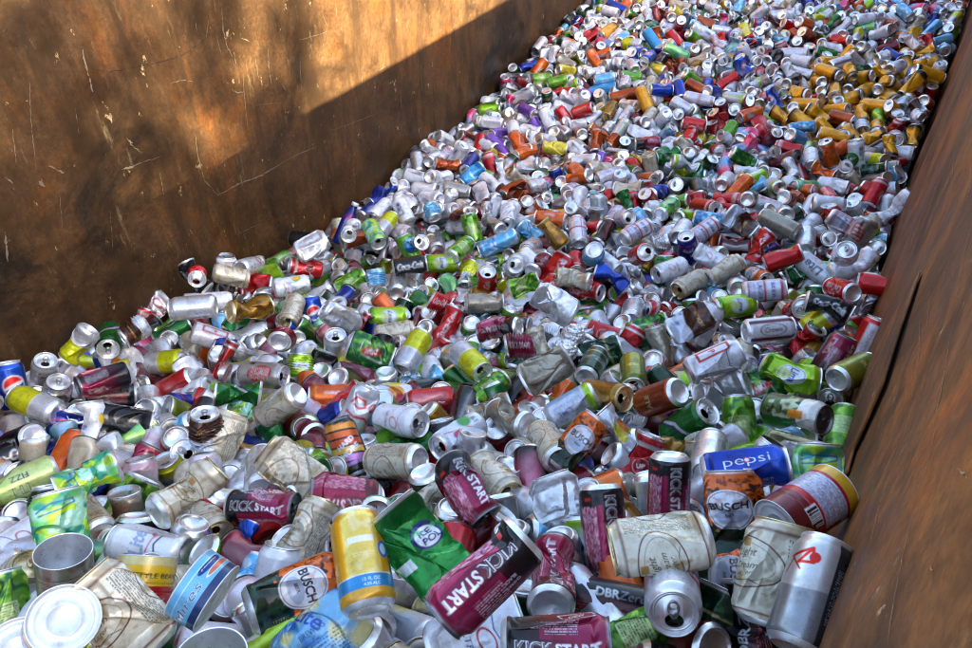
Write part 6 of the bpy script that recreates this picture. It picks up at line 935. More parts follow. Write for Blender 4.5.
5,-1861,2212,643,97,7,1,19,  3,-1787,2182,626,14,25,-66,68,  0,-1624,2168,663,73,-14,-64,-12,  0,-1476,2257,670,53,12,-78,-27,  6,-1360,2226,694,19,-74,-9,63,  0,-1125,2159,762,65,15,73,-2,
4,-1084,2285,679,18,58,32,-72,  0,-912,2319,764,55,-37,-71,21,  0,-718,2309,793,44,-51,-73,-1,  1,-595,2265,811,44,-66,47,-36,  5,-531,2215,805,45,25,48,70,  5,-273,2253,828,60,47,62,12,
3,-202,2388,823,19,92,-31,2,  5,149,2320,817,61,-38,-64,26,  6,-1938,2281,610,14,-34,81,43,  6,-1794,2406,649,51,-60,59,-14,  0,-1592,2293,630,71,40,33,45,  4,-1384,2386,664,44,75,-5,47,
3,-1346,2412,642,45,-68,-50,26,  0,-1178,2401,654,60,39,-41,55,  6,-1099,2331,696,19,-35,-8,-90,  3,-937,2413,751,83,-50,-17,-10,  0,-777,2401,732,54,-59,42,40,  3,-645,2342,774,7,-55,27,77,
0,-412,2318,829,48,-7,57,65,  6,-308,2329,825,35,66,-35,-55,  1,-61,2390,856,21,51,-3,-82,  3,132,2413,833,54,-51,-37,54,  6,-1873,2480,624,34,-92,5,14,  4,-1717,2570,558,36,-18,90,-4,
3,-1677,2585,631,17,-70,-33,-60,  3,-1430,2445,619,20,81,45,28,  5,-1195,2555,675,59,-15,62,48,  5,-1163,2496,625,76,12,-30,-54,  5,-1040,2576,682,62,48,34,-50,  4,-813,2653,720,54,-48,36,-58,
0,-701,2603,722,31,-92,16,-10,  0,-593,2476,784,62,-75,10,13,  6,-458,2598,748,66,-68,16,-26,  0,-464,2529,803,27,-45,-21,81,  6,-16,2487,827,43,-83,-32,-10,  2,113,2495,817,23,69,48,48,
6,-1859,2721,606,56,36,-39,-62,  0,-1765,2605,631,22,-49,-83,1,  0,-1665,2667,652,7,-80,-53,25,  6,-1428,2659,634,58,-5,-44,-67,  0,-1333,2744,642,19,-68,-48,50,  0,-1135,2724,611,70,53,9,-45,
0,-1063,2713,674,48,-19,-84,5,  0,-877,2719,695,50,-22,-63,53,  5,-707,2721,696,12,6,77,60,  3,-640,2781,712,85,47,11,17,  0,-511,2665,717,47,39,73,-26,  0,-331,2680,802,27,-85,7,42,
5,-25,2708,813,96,-11,-18,14,  4,28,2690,780,53,64,-46,-28,  3,-1881,2772,569,54,5,-47,-69,  6,-1755,2688,616,58,-42,45,51,  3,-1584,2902,561,52,-81,-23,-6,  3,-1562,2798,609,67,61,0,40,
0,-1290,2832,606,58,-43,-59,-32,  4,-1168,2879,613,76,57,23,-17,  0,-959,2802,668,69,-43,53,21,  6,-876,2791,643,25,83,-9,47,  6,-771,2734,674,97,-17,-13,2,  0,-564,2843,692,43,65,10,60,
0,-398,2849,744,75,-51,-5,-39,  0,-192,2801,782,39,62,-26,61,  0,-50,2772,812,32,52,46,63,  2,-63,2947,746,54,-74,15,36,  0,-1903,2910,568,43,-84,30,8,  0,-1643,2926,584,67,-61,15,-38,
0,-1714,2987,567,38,14,-71,-57,  0,-1535,3067,579,52,47,49,50,  0,-1294,2996,579,17,20,-78,-55,  3,-1061,2960,644,71,-66,-14,14,  0,-1043,3033,587,60,57,-30,46,  3,-1114,2887,667,46,67,-42,-37,
6,-755,3068,601,1,98,-15,6,  6,-549,3048,703,16,-17,79,55,  3,-395,3061,654,7,56,81,1,  0,-274,2918,752,51,-16,49,-68,  2,-172,2949,743,56,50,23,61,  3,-56,3067,687,33,-55,-25,72,
0,-1802,-106,1208,43,37,-56,59,  2,-1727,-218,1216,7,-80,58,9,  0,-1803,-247,1200,73,-66,13,-8,  5,-1440,-246,1262,13,-44,-39,-78,  1,-1342,-242,1307,23,-79,21,50,  4,-1214,-68,1301,56,-71,38,-12,
3,-991,-257,1409,1,-23,79,-55,  2,-889,-158,1414,11,-54,53,-63,  2,-820,-212,1473,45,-70,43,30,  5,-595,-234,1517,47,50,13,70,  1,-535,-190,1559,66,72,12,4,  3,-580,36,1484,70,36,33,50,
4,-1793,-6,1153,57,38,-25,-66,  4,-1692,-107,1103,37,75,-53,6,  0,-1662,40,1203,53,31,52,58,  3,-1493,50,1215,20,-12,63,-72,  3,-1354,205,1194,65,61,22,37,  0,-1259,8,1274,27,63,-57,43,
3,-1162,151,1297,57,38,64,31,  0,-1070,20,1343,5,-69,16,69,  2,-799,105,1402,6,35,-57,-73,  3,-712,167,1386,18,-27,-52,78,  5,-928,18,1371,28,91,4,25,  0,-427,105,1491,11,77,-48,39,
6,-381,27,1499,35,24,64,62,  6,-1845,170,1144,18,-37,79,43,  6,-1815,275,1117,93,24,24,8,  5,-1536,234,1063,25,29,84,-36,  0,-1611,312,1149,32,43,-41,72,  0,-1520,288,1142,57,26,27,72,
0,-1168,312,1230,5,-22,74,62,  0,-1132,395,1259,39,-86,16,-25,  3,-967,234,1290,3,-70,66,-23,  0,-885,429,1295,61,-70,-23,26,  5,-753,354,1310,20,78,-17,-55,  3,-544,430,1362,10,-62,-59,-49,
3,-454,457,1359,23,53,26,-76,  0,-224,361,1489,8,-51,-42,74,  3,-1850,317,1054,48,62,-53,27,  0,-1690,295,1106,46,51,47,-54,  0,-1662,531,1067,71,-5,-57,-38,  0,-1509,586,1087,47,64,53,27,
5,-1382,490,1115,29,29,13,89,  1,-1327,465,1162,6,34,54,-76,  0,-1120,502,1197,71,58,-36,-3,  3,-938,516,1212,44,-6,-83,-30,  6,-850,485,1242,25,50,19,-80,  2,-740,710,1236,40,52,-64,-37,
3,-649,543,1307,10,60,-25,-73,  1,-225,665,1360,33,71,-24,-56,  3,-162,632,1410,36,39,-48,-68,  5,-1809,416,1059,36,75,-49,23,  0,-1764,543,1047,67,58,43,-1,  6,-1618,589,1024,65,61,5,-43,
0,-1527,657,1062,40,54,-69,23,  0,-1327,522,1090,16,-45,49,71,  6,-1226,492,1158,23,-26,-82,-43,  3,-1123,652,1160,68,-68,-9,22,  6,-1071,817,1130,77,58,3,20,  3,-839,719,1173,26,93,-10,19,
6,-620,656,1221,4,40,-45,79,  3,-551,629,1263,67,-72,7,6,  3,-355,765,1307,56,70,7,-42,  3,79,780,1320,21,-13,50,-82,  3,-1835,514,1040,65,6,66,-34,  0,-1767,615,999,40,55,-57,-43,
1,-1606,768,989,72,16,59,-30,  0,-1634,779,1050,9,-35,51,-77,  3,-1403,698,1047,35,-90,21,1,  0,-1293,634,1122,44,75,22,-42,  3,-1258,886,1059,7,52,60,59,  5,-1037,770,1080,30,-1,41,-85,
0,-804,826,1181,2,-3,91,39,  1,-669,831,1235,5,-7,65,74,  2,-496,948,1209,58,24,-67,-36,  0,-267,861,1273,27,-75,-7,-58,  0,-17,952,1224,13,33,-39,84,  0,-1841,795,917,63,63,-13,-42,
2,-1785,917,940,41,-74,-34,-39,  6,-1811,1133,880,16,6,-84,-49,  5,-1532,804,1025,17,36,62,-66,  0,-1348,868,1047,18,-2,60,-77,  5,-1290,906,1008,47,30,72,39,  0,-1084,971,1070,78,-49,-4,-36,
5,-1124,1043,1028,41,-49,-22,-73,  4,-691,1043,1110,35,-50,74,-26,  0,-673,887,1175,31,68,-13,63,  3,-536,898,1167,19,71,30,60,  0,-243,994,1222,3,38,-72,56,  2,-50,1220,1161,62,70,-31,-12,
0,-1864,876,917,37,91,-6,-10,  4,-1703,1024,886,79,49,31,-14,  0,-1577,933,947,66,6,-44,-58,  6,-1535,886,997,28,-38,-86,-14,  0,-1468,950,1028,16,61,32,-70,  3,-1330,1021,1020,57,-79,16,-9,
3,-1146,1113,1018,18,30,51,77,  5,-1067,1150,971,49,-31,2,80,  3,-729,1032,1082,61,69,37,-9,  0,-518,1089,1154,43,35,-81,14,  5,-611,1069,1116,33,27,53,-72,  0,-370,1364,1116,80,35,-38,-27,
6,-198,1070,1175,7,-1,-52,84,  6,-1843,1084,839,66,49,-35,-43,  6,-1744,1178,882,58,58,2,56,  1,-1576,1097,948,75,-39,-26,44,  0,-1479,1146,931,29,24,-54,74,  0,-1411,1147,945,11,12,-80,56,
4,-1296,1123,942,49,67,20,50,  3,-1186,1147,969,67,-46,-55,15,  0,-994,1161,991,34,-27,40,80,  3,-890,1248,967,35,-16,47,-78,  3,-591,1241,1097,13,45,80,35,  0,-595,1333,1087,57,-38,-71,6,
1,-512,1560,1012,38,-74,-46,28,  1,71,1183,1154,77,52,-16,31,  6,-1777,1311,817,49,40,-74,19,  0,-1727,1233,834,60,-46,-62,-12,  0,-1637,1180,861,46,-1,86,16,  3,-1419,1231,917,49,72,31,35,
6,-1331,1276,913,50,82,-14,17,  0,-1230,1272,920,69,-11,54,45,  4,-1001,1471,924,61,13,-53,56,  0,-972,1293,945,16,-86,34,-32,  3,-839,1405,960,39,-26,56,-67,  1,-693,1359,993,2,68,56,-44,
1,-724,1303,1025,30,78,-26,-46,  0,-154,1520,1065,40,-5,-51,75,  4,18,1334,1099,22,-7,52,81,  5,-1820,1351,788,82,-14,10,53,  0,-1767,1406,766,36,-38,-75,-37,  5,-1589,1397,829,77,42,33,31,
5,-1544,1370,884,40,73,33,-43,  4,-1399,1390,908,40,31,53,66,  0,-1179,1403,886,80,19,22,50,  4,-1116,1537,879,75,-61,18,14,  4,-924,1460,926,97,19,-6,-3,  0,-745,1605,932,42,71,-16,52,
0,-715,1506,944,46,75,-13,-43,  0,-300,1387,1053,46,78,37,-16,  0,-235,1526,1087,12,-28,-68,-65,  1,134,1677,1043,53,-77,-26,-20,  0,-1905,1524,763,18,-2,-18,-96,  1,-1726,1536,796,46,65,28,-52,
4,-1680,1485,796,28,11,-79,52,  2,-1482,1602,834,38,61,19,-66,  3,-1394,1484,818,37,10,-12,-90,  3,-1161,1564,863,28,2,-66,68,  6,-1096,1652,870,78,-54,-4,29,  0,-888,1588,905,57,1,73,-36,
0,-818,1720,894,43,-53,65,-30,  0,-653,1656,959,40,-32,-9,-84,  3,-392,1546,1021,65,74,10,1,  5,-197,1685,968,43,-47,74,19,  4,38,1744,989,42,60,-46,-48,  5,-1847,1656,704,45,-78,-39,-11,
6,-1686,1643,784,79,36,47,10,  0,-1580,1598,736,22,-91,-3,-31,  0,-1535,1603,791,70,-54,30,34,  4,-1324,1681,808,49,-53,-50,46,  3,-1177,1759,815,23,25,-50,-78,  0,-1186,1686,829,49,-68,-24,47,
5,-1043,1741,889,85,-25,14,-43,  0,-855,1643,887,10,64,-28,70,  1,-688,1718,948,56,32,-75,-4,  2,-417,1638,1004,51,42,61,41,  6,-267,1719,990,30,83,44,-4,  3,109,1698,966,47,-50,35,-62,
5,-1851,1836,662,64,24,25,-67,  6,-1710,1782,743,63,49,-47,34,  0,-1530,1900,735,26,-32,59,67,  0,-1461,1741,810,64,26,69,-19,  6,-1283,1753,819,90,10,38,-15,  5,-1183,1840,782,47,-69,50,-19,
4,-1017,1821,810,74,24,-59,13,  6,-833,1891,857,68,-41,-37,45,  6,-757,1830,892,51,-35,-66,-40,  5,-652,1854,934,22,11,26,-92,  3,-490,1822,958,87,-47,-9,-2,  0,-275,1859,947,40,-73,-48,23,
3,48,1850,973,4,13,-89,-42,  4,-1811,2023,663,61,-43,-4,-65,  6,-1694,1865,666,33,41,-37,-75,  0,-1590,1894,692,22,-78,33,-46,  5,-1405,2045,757,51,22,80,-16,  5,-1485,1948,687,38,-43,34,-73,
3,-1127,1876,756,24,48,-83,-5,  3,-1069,1845,860,31,46,2,82,  0,-844,2142,804,79,40,39,-19,  0,-671,2095,822,6,10,-54,82,  6,-628,1971,867,13,-75,-53,35,  5,-436,1915,928,20,-65,55,-47,
]
# ------------------------------------------------------------------ gather every can: position, rotation, kind, artwork, crush
def frame_from(axis, toward, spin):
    """rotation whose z is the can's axis and whose printed front (-x) looks towards the viewer"""
    z = axis / np.linalg.norm(axis); x = -(toward - z * (toward @ z))
    if np.linalg.norm(x) < .12: x = -np.cross(np.cross(z, toward) + 1e-3, z)
    x /= np.linalg.norm(x); y = np.cross(z, x); s = math.radians(spin); x2 = x * math.cos(s) + y * math.sin(s)
    return np.stack([x2, np.cross(z, x2), z], 1)

EYE = np.array([0, 0, CAM_H])
CANS = []                                     # dicts
for i, (px, py, ang, tilt, key, crush, w, kd, spin, near) in enumerate(H):
    kind = kd or 'can'; R = KIND[kind][0] / 1000
    old = np.interp(py, [-60, 0, 100, 200, 300, 400, 480, 560, 648, 760], [12.2, 13.8, 16.8, 21, 27.5, 36, 46, 57, 66, 74])
    w = w * (.066 * F_PX / z_of(px, py)) / old * (.97 if 280 < py < 520 and not kd else 1)
    z = F_PX * 2 * R / w; z = .5 * z + .5 * z_of(px, py)
    p = to_world(px, py, z)
    v = EYE - p; v /= np.linalg.norm(v); p = p + v * near
    upc = to_world(px, py - 10, z) - to_world(px, py, z); rc = np.cross(upc, v); rc /= np.linalg.norm(rc); uc = np.cross(v, rc)
    a, t = math.radians(ang), math.radians(tilt)
    axis = rc * math.cos(a) * math.cos(t) + uc * math.sin(a) * math.cos(t) + v * math.sin(t)
    CANS.append(dict(p=p, R=frame_from(axis, v, spin), kind=kind, key=key, crush=crush, seed=100 + i, hero=True, px=w * 1.05))

def q2m(q):
    w, x, y, z = q / np.linalg.norm(q)
    return np.array([[1 - 2 * (y * y + z * z), 2 * (x * y - z * w), 2 * (x * z + y * w)], [2 * (x * y + z * w), 1 - 2 * (x * x + z * z), 2 * (y * z - x * w)], [2 * (x * z - y * w), 2 * (y * z + x * w), 1 - 2 * (x * x + y * y)]])

SETTLED = np.array(SETTLED, float).reshape(-1, 8)
# the far half of the heap repeats the settled patch, turned half round or shifted on, and follows the heap's own surface there
FULL = []
for t, x, y, z, *q in SETTLED:
    x, y, z = x / 1000, y / 1000, z / 1000; M = q2m(np.array(q)); off = z - heap_z(x, y); u = (x - wall_left_x(y)) / (wall_right_x(y) - wall_left_x(y))
    if y < 2.95: FULL.append((int(t), x, y, off, M))
    Z2 = np.array([[-1, 0, 0], [0, -1, 0], [0, 0, 1.]])
    for k in (1, 2):
        if k == 1: yy = 5.9 - y; uu = 1 - u; MM = Z2 @ M; ok = .1 < y < 2.95
        else: yy = y + 5.55; uu = u; MM = M; ok = .25 < y < 2.0
        if ok:
            w_ = wall_right_x(yy) - wall_left_x(yy); FULL.append((int(t), wall_left_x(yy) + .02 + uu * (w_ - .04), yy, off, MM))
NS = len(FULL)
TYPE = ['can', 'tall', 'slim', 'can', 'can', 'can', 'can']; TCR = [(0, 1, 1), (0, 1), (0, 1), (2,), (3,), (4,), (5,)]
KEYS_FAR = (['WH'] * 6 + ['LI'] * 9 + ['SI'] * 6 + ['WR'] * 8 + ['BW'] * 8 + ['PS'] * 4 + ['WM'] * 5 + ['WL'] * 4 + ['LT'] * 4 + ['TN'] * 2 + ['DC'] * 5 + ['CO'] * 4 + ['OR'] * 3 + ['B'] * 3 + ['CR'] * 4 + ['RC'] * 2 + ['CW'] * 3 + ['BL'] * 2 + ['PB'] * 3 + ['N'] * 5
            + ['GR'] * 2 + ['DG'] * 2 + ['LG'] * 2 + ['LM'] * 2 + ['D2'] * 3 + ['TN'] * 2 + ['YW'] * 3 + ['SK'] * 3 + ['TL'] * 2 + ['PK'] * 3 + ['PU', 'GN', 'GN', 'DM', 'DM', 'DM', 'KR', 'BK', 'BL', 'BR', 'CZ', 'CZ', 'GO', 'FL', 'FL', 'K', 'K', 'AZ', 'OL', 'CY', 'YE', 'YE', 'MY', 'D2'])
KEYS_NEAR = ['N'] * 4 + ['SI'] * 5 + ['WH'] * 4 + ['WL', 'LT', 'BW', 'BW', 'CR', 'RC', 'LM', 'LG', 'YW', 'OR', 'OR', 'SK', 'PK', 'FL'] + ['PS'] * 3 + ['K'] * 3 + ['KR'] * 3 + ['CZ'] * 3 + ['CR'] * 3 + ['RC'] * 3 + ['DM', 'DM', 'GN', 'GN', 'GN', 'GR', 'DG', 'DG', 'LM', 'LG', 'LG', 'YW', 'YW', 'TN', 'TN', 'BR', 'BR', 'BL', 'BL', 'PB', 'D2', 'BK', 'BK', 'WM', 'WR', 'DC', 'DC', 'SK', 'FL', 'CY', 'GO', 'OL', 'B', 'TL']
hero_p = np.array([c['p'] for c in CANS]); hero_a = np.array([c['R'][:, 2] * KIND[c['kind']][1] / 1000 * .72 for c in CANS]); hero_r = np.array([KIND[c['kind']][0] / 1000 for c in CANS])
hero_s = np.stack([project(hero_p + hero_a * k) for k in (-1, -.33, .33, 1)], 1)
rr = np.random.RandomState(5); LOOSE = []
for i in range(NS):
    t, x_, y_, off, M = FULL[i]; p = np.array([x_, y_, heap_z(x_, y_) + off + .036])
    s = project(p); crush = TCR[t][rr.randint(len(TCR[t]))]; rnd = rr.rand(); keys = KEYS_FAR if s[1] < 250 - 60 * (s[0] < 350) else KEYS_NEAR
    key = keys[int(rnd * len(keys))]; kind = TYPE[t] if i % 2 or t not in (1, 2) else 'can'; best = 1.0
    for hx, hy, hr, hk in HINT:
        d = math.hypot(s[0] - hx, s[1] - hy) / hr
        if d < best and not (hk == 'MY' and (i * 7) % 10 < 3): best, key = d, hk
    if key == 'MY' and crush < 2: kind = 'tall'
    if rr.rand() < .5 and t == 4: M = M @ np.array([[-1, 0, 0], [0, -1, 0], [0, 0, 1.]])
    if M[:, 2][2] < -.6: M = M @ np.array([[1, 0, 0], [0, -1, 0], [0, 0, -1.]])
    px = F_PX * .066 / max(s[2], .3)
    if t == 0 and i % 4 == 0:                                     # one in four lies with an end towards the near side
        v_ = EYE - p; v_ /= np.linalg.norm(v_); M = frame_from((v_ + rr.randn(3) * .38) * (1 if rr.rand() < .35 else -1), np.array([0, 0, 1.]) + rr.randn(3) * .3, rr.rand() * 360); p = p - v_ * .012
    c = dict(p=p, R=M, kind=kind, key=key, crush=crush, seed=1000 + i % 37, hero=False, px=px, deep=off < -.105)
    a = M[:, 2] * KIND[kind][1] / 1000 * .72; keep = True
    if s[0] < 560 and s[1] < np.interp(s[0], [-50, 0, 60, 130, 200, 260, 350, 395, 455, 530, 565], [391, 372, 344, 308, 270, 258, 221, 185, 114, 47, 2]): continue
    if s[1] > 150:
        d0 = np.linalg.norm(hero_p - p, axis=1); cand = np.where(d0 < .36)[0]
        S = np.stack([project(p + a * k) for k in (-1, -.33, .33, 1)])
        for j in cand:
            q = np.stack([hero_p[j] + hero_a[j] * k for k in (-1, -.5, 0, .5, 1)]); r_ = np.stack([p + a * k for k in (-1, -.5, 0, .5, 1)])
            if np.linalg.norm(q[:, None] - r_[None], axis=2).min() < (.028 + hero_r[j]) * .78: keep = False; break
            dd = np.linalg.norm(hero_s[j][:, None, :2] - S[None, :, :2], axis=2)
            if dd.min() < (px + F_PX * hero_r[j] * 2 / hero_s[j][1, 2]) * .43:
                u, w_ = np.unravel_index(dd.argmin(), dd.shape)
                if S[w_, 2] < hero_s[j][u, 2] - .005: keep = False; break
    if keep: LOOSE.append(c)
CANS += LOOSE

# how much of each can the photograph's camera sees: paint capsules far to near on a half-size frame
GW, GH = 486, 324
ids = np.full((GH, GW), -1)
order = sorted(range(len(CANS)), key=lambda i: -project(CANS[i]['p'])[2])
gy, gx = np.mgrid[0:GH, 0:GW]
for i in order:
    c = CANS[i]; s = project(c['p'])
    if s[2] < .25: continue
    a = c['R'][:, 2] * KIND[c['kind']][1] / 1000 * ((.75, .75, .6, .75, .3, .5)[c['crush']])
    p0, p1 = project(c['p'] - a)[:2] / 2, project(c['p'] + a)[:2] / 2; r = F_PX * KIND[c['kind']][0] / 1000 / s[2] / 2 * .95
    x0, x1 = int(max(0, min(p0[0], p1[0]) - r)), int(min(GW, max(p0[0], p1[0]) + r + 1)); y0, y1 = int(max(0, min(p0[1], p1[1]) - r)), int(min(GH, max(p0[1], p1[1]) + r + 1))
    if x1 <= x0 or y1 <= y0: continue
    X, Y = gx[y0:y1, x0:x1] + .5, gy[y0:y1, x0:x1] + .5; ab = p1 - p0; t = np.clip(((X - p0[0]) * ab[0] + (Y - p0[1]) * ab[1]) / (ab @ ab + 1e-9), 0, 1)
    m = (X - p0[0] - t * ab[0]) ** 2 + (Y - p0[1] - t * ab[1]) ** 2 < r * r
    ids[y0:y1, x0:x1][m] = i
seen = np.bincount(ids[ids >= 0].ravel(), minlength=len(CANS))
for i, c in enumerate(CANS): c['seen'] = int(seen[i]); c['s'] = project(c['p'])
drinks = [i for i, c in enumerate(CANS) if c['kind'] not in ('tin', 'tuna', 'open')]
tins = [i for i, c in enumerate(CANS) if c['kind'] in ('tin', 'tuna', 'open')]
drinks.sort(key=lambda i: -CANS[i]['seen'])
SOLO = drinks[:300]; MASS = drinks[300:]

# ------------------------------------------------------------------ labels
STATE = ['unbent', 'dented', 'bent', 'flattened', 'squashed', 'crumpled']
GROUPNAME = 'drink cans piled in the container'
used = set()
SP = np.array([c['s'][:2] for c in CANS])
solo_set = set(SOLO) | set(tins)
def desc(i): return ART[CANS[i]['key']][1]
def core(i):
    d = desc(i).split(' with ')[0].split(' and white ')[0]
    return d
def pose(c):
    v = EYE - c['p']; v = v / np.linalg.norm(v); k = float(c['R'][:, 2] @ v)
    if c['kind'] in ('tin', 'tuna', 'open'): return 'showing its round end' if abs(k) > .6 else 'on its side'
    if k > .55: return 'showing its opened lid'
    if k < -.5: return 'showing its domed base'
    return 'on its side'
def place(c):
    x, y = c['p'][0], c['p'][1]
    if x > wall_right_x(y) - .10: return 'against the right wall'
    if x < wall_left_x(y) + .12: return 'against the left wall'
    return None
def rel(i, j):
    dx, dy = SP[j] - SP[i]
    if abs(dy) > abs(dx): return 'above' if dy > 0 else 'below'
    return 'left of' if dx > 0 else 'right of'
def label(i):
    c = CANS[i]; st = STATE[c['crush']]; d = desc(i); ps = pose(c); pl = place(c)
    nb = [j for j in np.argsort(np.linalg.norm(SP - SP[i], axis=1))[1:16] if j in solo_set and CANS[j]['key'] != c['key']]
    opts = []
    for dd in (d, core(i)):
        for j in nb[:4]:
            opts.append(f"{st} {dd} {ps}, {rel(i, j)} the {core(j)}")
            opts.append(f"{st} {dd}, {rel(i, j)} the {STATE[CANS[j]['crush']]} {core(j)}")
    for j in nb[:5]:
        for k in nb[:6]:
            if k != j: opts.append(f"{st} {core(i)} {rel(i, j)} the {core(j)}, {rel(i, k)} the {core(k)}")
    if pl: opts.insert(0, f"{st} {d} {ps}, {pl}")
    for o in opts:
        if 4 <= len(o.replace('-', ' ').split()) <= 16 and o not in used: used.add(o); return o
    o = f"{st} {core(i)} {ps}"; 
    return o

def mat4(c):
    m = Matrix([list(c['R'][k]) + [c['p'][k]] for k in range(3)] + [[0, 0, 0, 1]]); return m

nv_total = 0
order_lab = sorted(SOLO + tins, key=lambda i: -CANS[i]['seen'])
for i in order_lab:
    c = CANS[i]; tin = c['kind'] in ('tin', 'tuna', 'open')
    o = make_can('food_tin' if tin else 'drink_can', c['kind'], c['key'], c['crush'], c['seed'], max(c['px'], 16) * .5 + max(c['px'] * .5, 8), tab=c['px'] > 22)
    o.matrix_world = mat4(c); o['label'] = label(i); o['category'] = 'food tin' if tin else 'drink can'
    o['group'] = 'food tins among the drink cans' if tin else GROUPNAME

# every remaining can, and the buried layer beneath them, as one heap
V, Fc, Cc, off = [], [], [], 0; cache = {}
def add_low(c, nu, nv):
    global off
    k = (c['kind'], c['key'], c['crush'], c['seed'] % 6, nu)
    if k not in cache: cache[k] = low_can(c['kind'], c['key'], c['crush'], c['seed'] % 6 + 40, nu, nv)
    v, f, cc = cache[k]; V.append(v @ c['R'].T + c['p']); Fc.append(f + off); Cc.append(cc); off += len(v)
for i in MASS:
    c = CANS[i]; big = c['seen'] > 6
    add_low(c, 26 if big else 14, 13 if big else 8)
kn = np.array(KEYS_NEAR); rf = np.random.RandomState(9)
for depth, step in ((.090, .072), (.150, .082)):
    for y in np.arange(-.3, 7.4, step):
        for x in np.arange(wall_left_x(y) + .05, wall_right_x(y) - .03, step):
            xx, yy = x + rf.uniform(-.02, .02), y + rf.uniform(-.02, .02); q_ = rf.randn(4)
            M = q2m(q_); c = dict(p=np.array([xx, yy, heap_z(xx, yy) - depth + rf.uniform(-.015, .015)]), R=M, kind='can', key=str(kn[rf.randint(len(kn))]), crush=int(rf.choice([1, 1, 2, 4])), seed=rf.randint(6))
            lo = c['p'][0] - wall_left_x(yy) < .06 or wall_right_x(yy) - c['p'][0] < .06
            if lo: c['R'] = frame_from(np.array([.03, 1., rf.uniform(-.3, .3)]), np.array([0, 0, 1.]), rf.rand() * 360); c['p'][0] = np.clip(xx, wall_left_x(yy) + .042, wall_right_x(yy) - .042)
            near = yy < 1.6 and depth < .1
            add_low(c, 24 if near else 14, 12 if near else 8)
heap = link('piled_drink_cans', mesh_from('piled_drink_cans', np.vstack(V), np.vstack(Fc), M_PRINT, np.vstack(Cc)), None,
            label='mass of small mixed drink cans filling the far part of the container', category='drink cans', kind='stuff')
print('cans', len(CANS), 'heroes', len(H), 'solo', len(SOLO), 'mass', len(MASS), 'verts', off, 'smallest solo', CANS[SOLO[-1]]['seen'], 'time', round(time.time() - T0, 1))
# ------------------------------------------------------------------ crumpled kitchen foil balls
def foil_ball(px, py, w, lab):
    z = z_of(px, py) - .03; p = to_world(px, py, z)
    bm = __import__('bmesh').new(); __import__('bmesh').ops.create_icosphere(bm, subdivisions=5, radius=1)
    me = bpy.data.meshes.new('foil_ball'); bm.to_mesh(me); bm.free()
    v = np.zeros(len(me.vertices) * 3); me.vertices.foreach_get('co', v); v = v.reshape(-1, 3)
    n = smooth_noise(v * 20, 5, 3.2, 4); v = v * (1 + .22 * n)[:, None] * .031
    me.vertices.foreach_set('co', v.ravel()); me.materials.append(M_ALU); me.update()
    o = link('foil_ball', me, None, label=lab, category='foil ball', group='foil balls among the cans'); o.location = p
foil_ball(573, 335, 27, 'crumpled silver foil ball beside the flattened cream can')
foil_ball(565, 351, 23, 'smaller crumpled foil ball below the other foil ball')

def aluminium_bottle(px, py, ang, tilt, lab):
    z = z_of(px, py); p = to_world(px, py, z - .03); v = EYE - p; v /= np.linalg.norm(v)
    upc = to_world(px, py - 10, z) - to_world(px, py, z); rc = np.cross(upc, v); rc /= np.linalg.norm(rc); uc = np.cross(v, rc); a, t = math.radians(ang), math.radians(tilt)
    R = frame_from(rc * math.cos(a) * math.cos(t) + uc * math.sin(a) * math.cos(t) + v * math.sin(t), v, 0)
    root = link('aluminium_bottle', None, None, label=lab, category='bottle')
    vv, f = lathe([(.5, -88), (24, -88), (29, -84), (29.5, -78), (29.5, 15), (28, 28), (22, 48), (16, 62), (13.5, 72), (13.5, 80)], 40)
    cc = sample_art('BL', np.arctan2(vv[:, 1], vv[:, 0]) / 6.2832 % 1, (vv[:, 2] + 80) / 130, 5.0); link('body', mesh_from('body', vv / 1000, f, M_PRINT, cc), root)
    vv, f = lathe([(13.9, 79), (15, 80), (15, 92), (13.5, 94), (.4, 94)], 28); link('cap', mesh_from('cap', vv / 1000, f, M_WHITE), root)
    root.matrix_world = mat4(dict(R=R, p=p))
aluminium_bottle(347, 224, 68, 4, 'royal blue aluminium bottle with white cap leaning by the left wall')

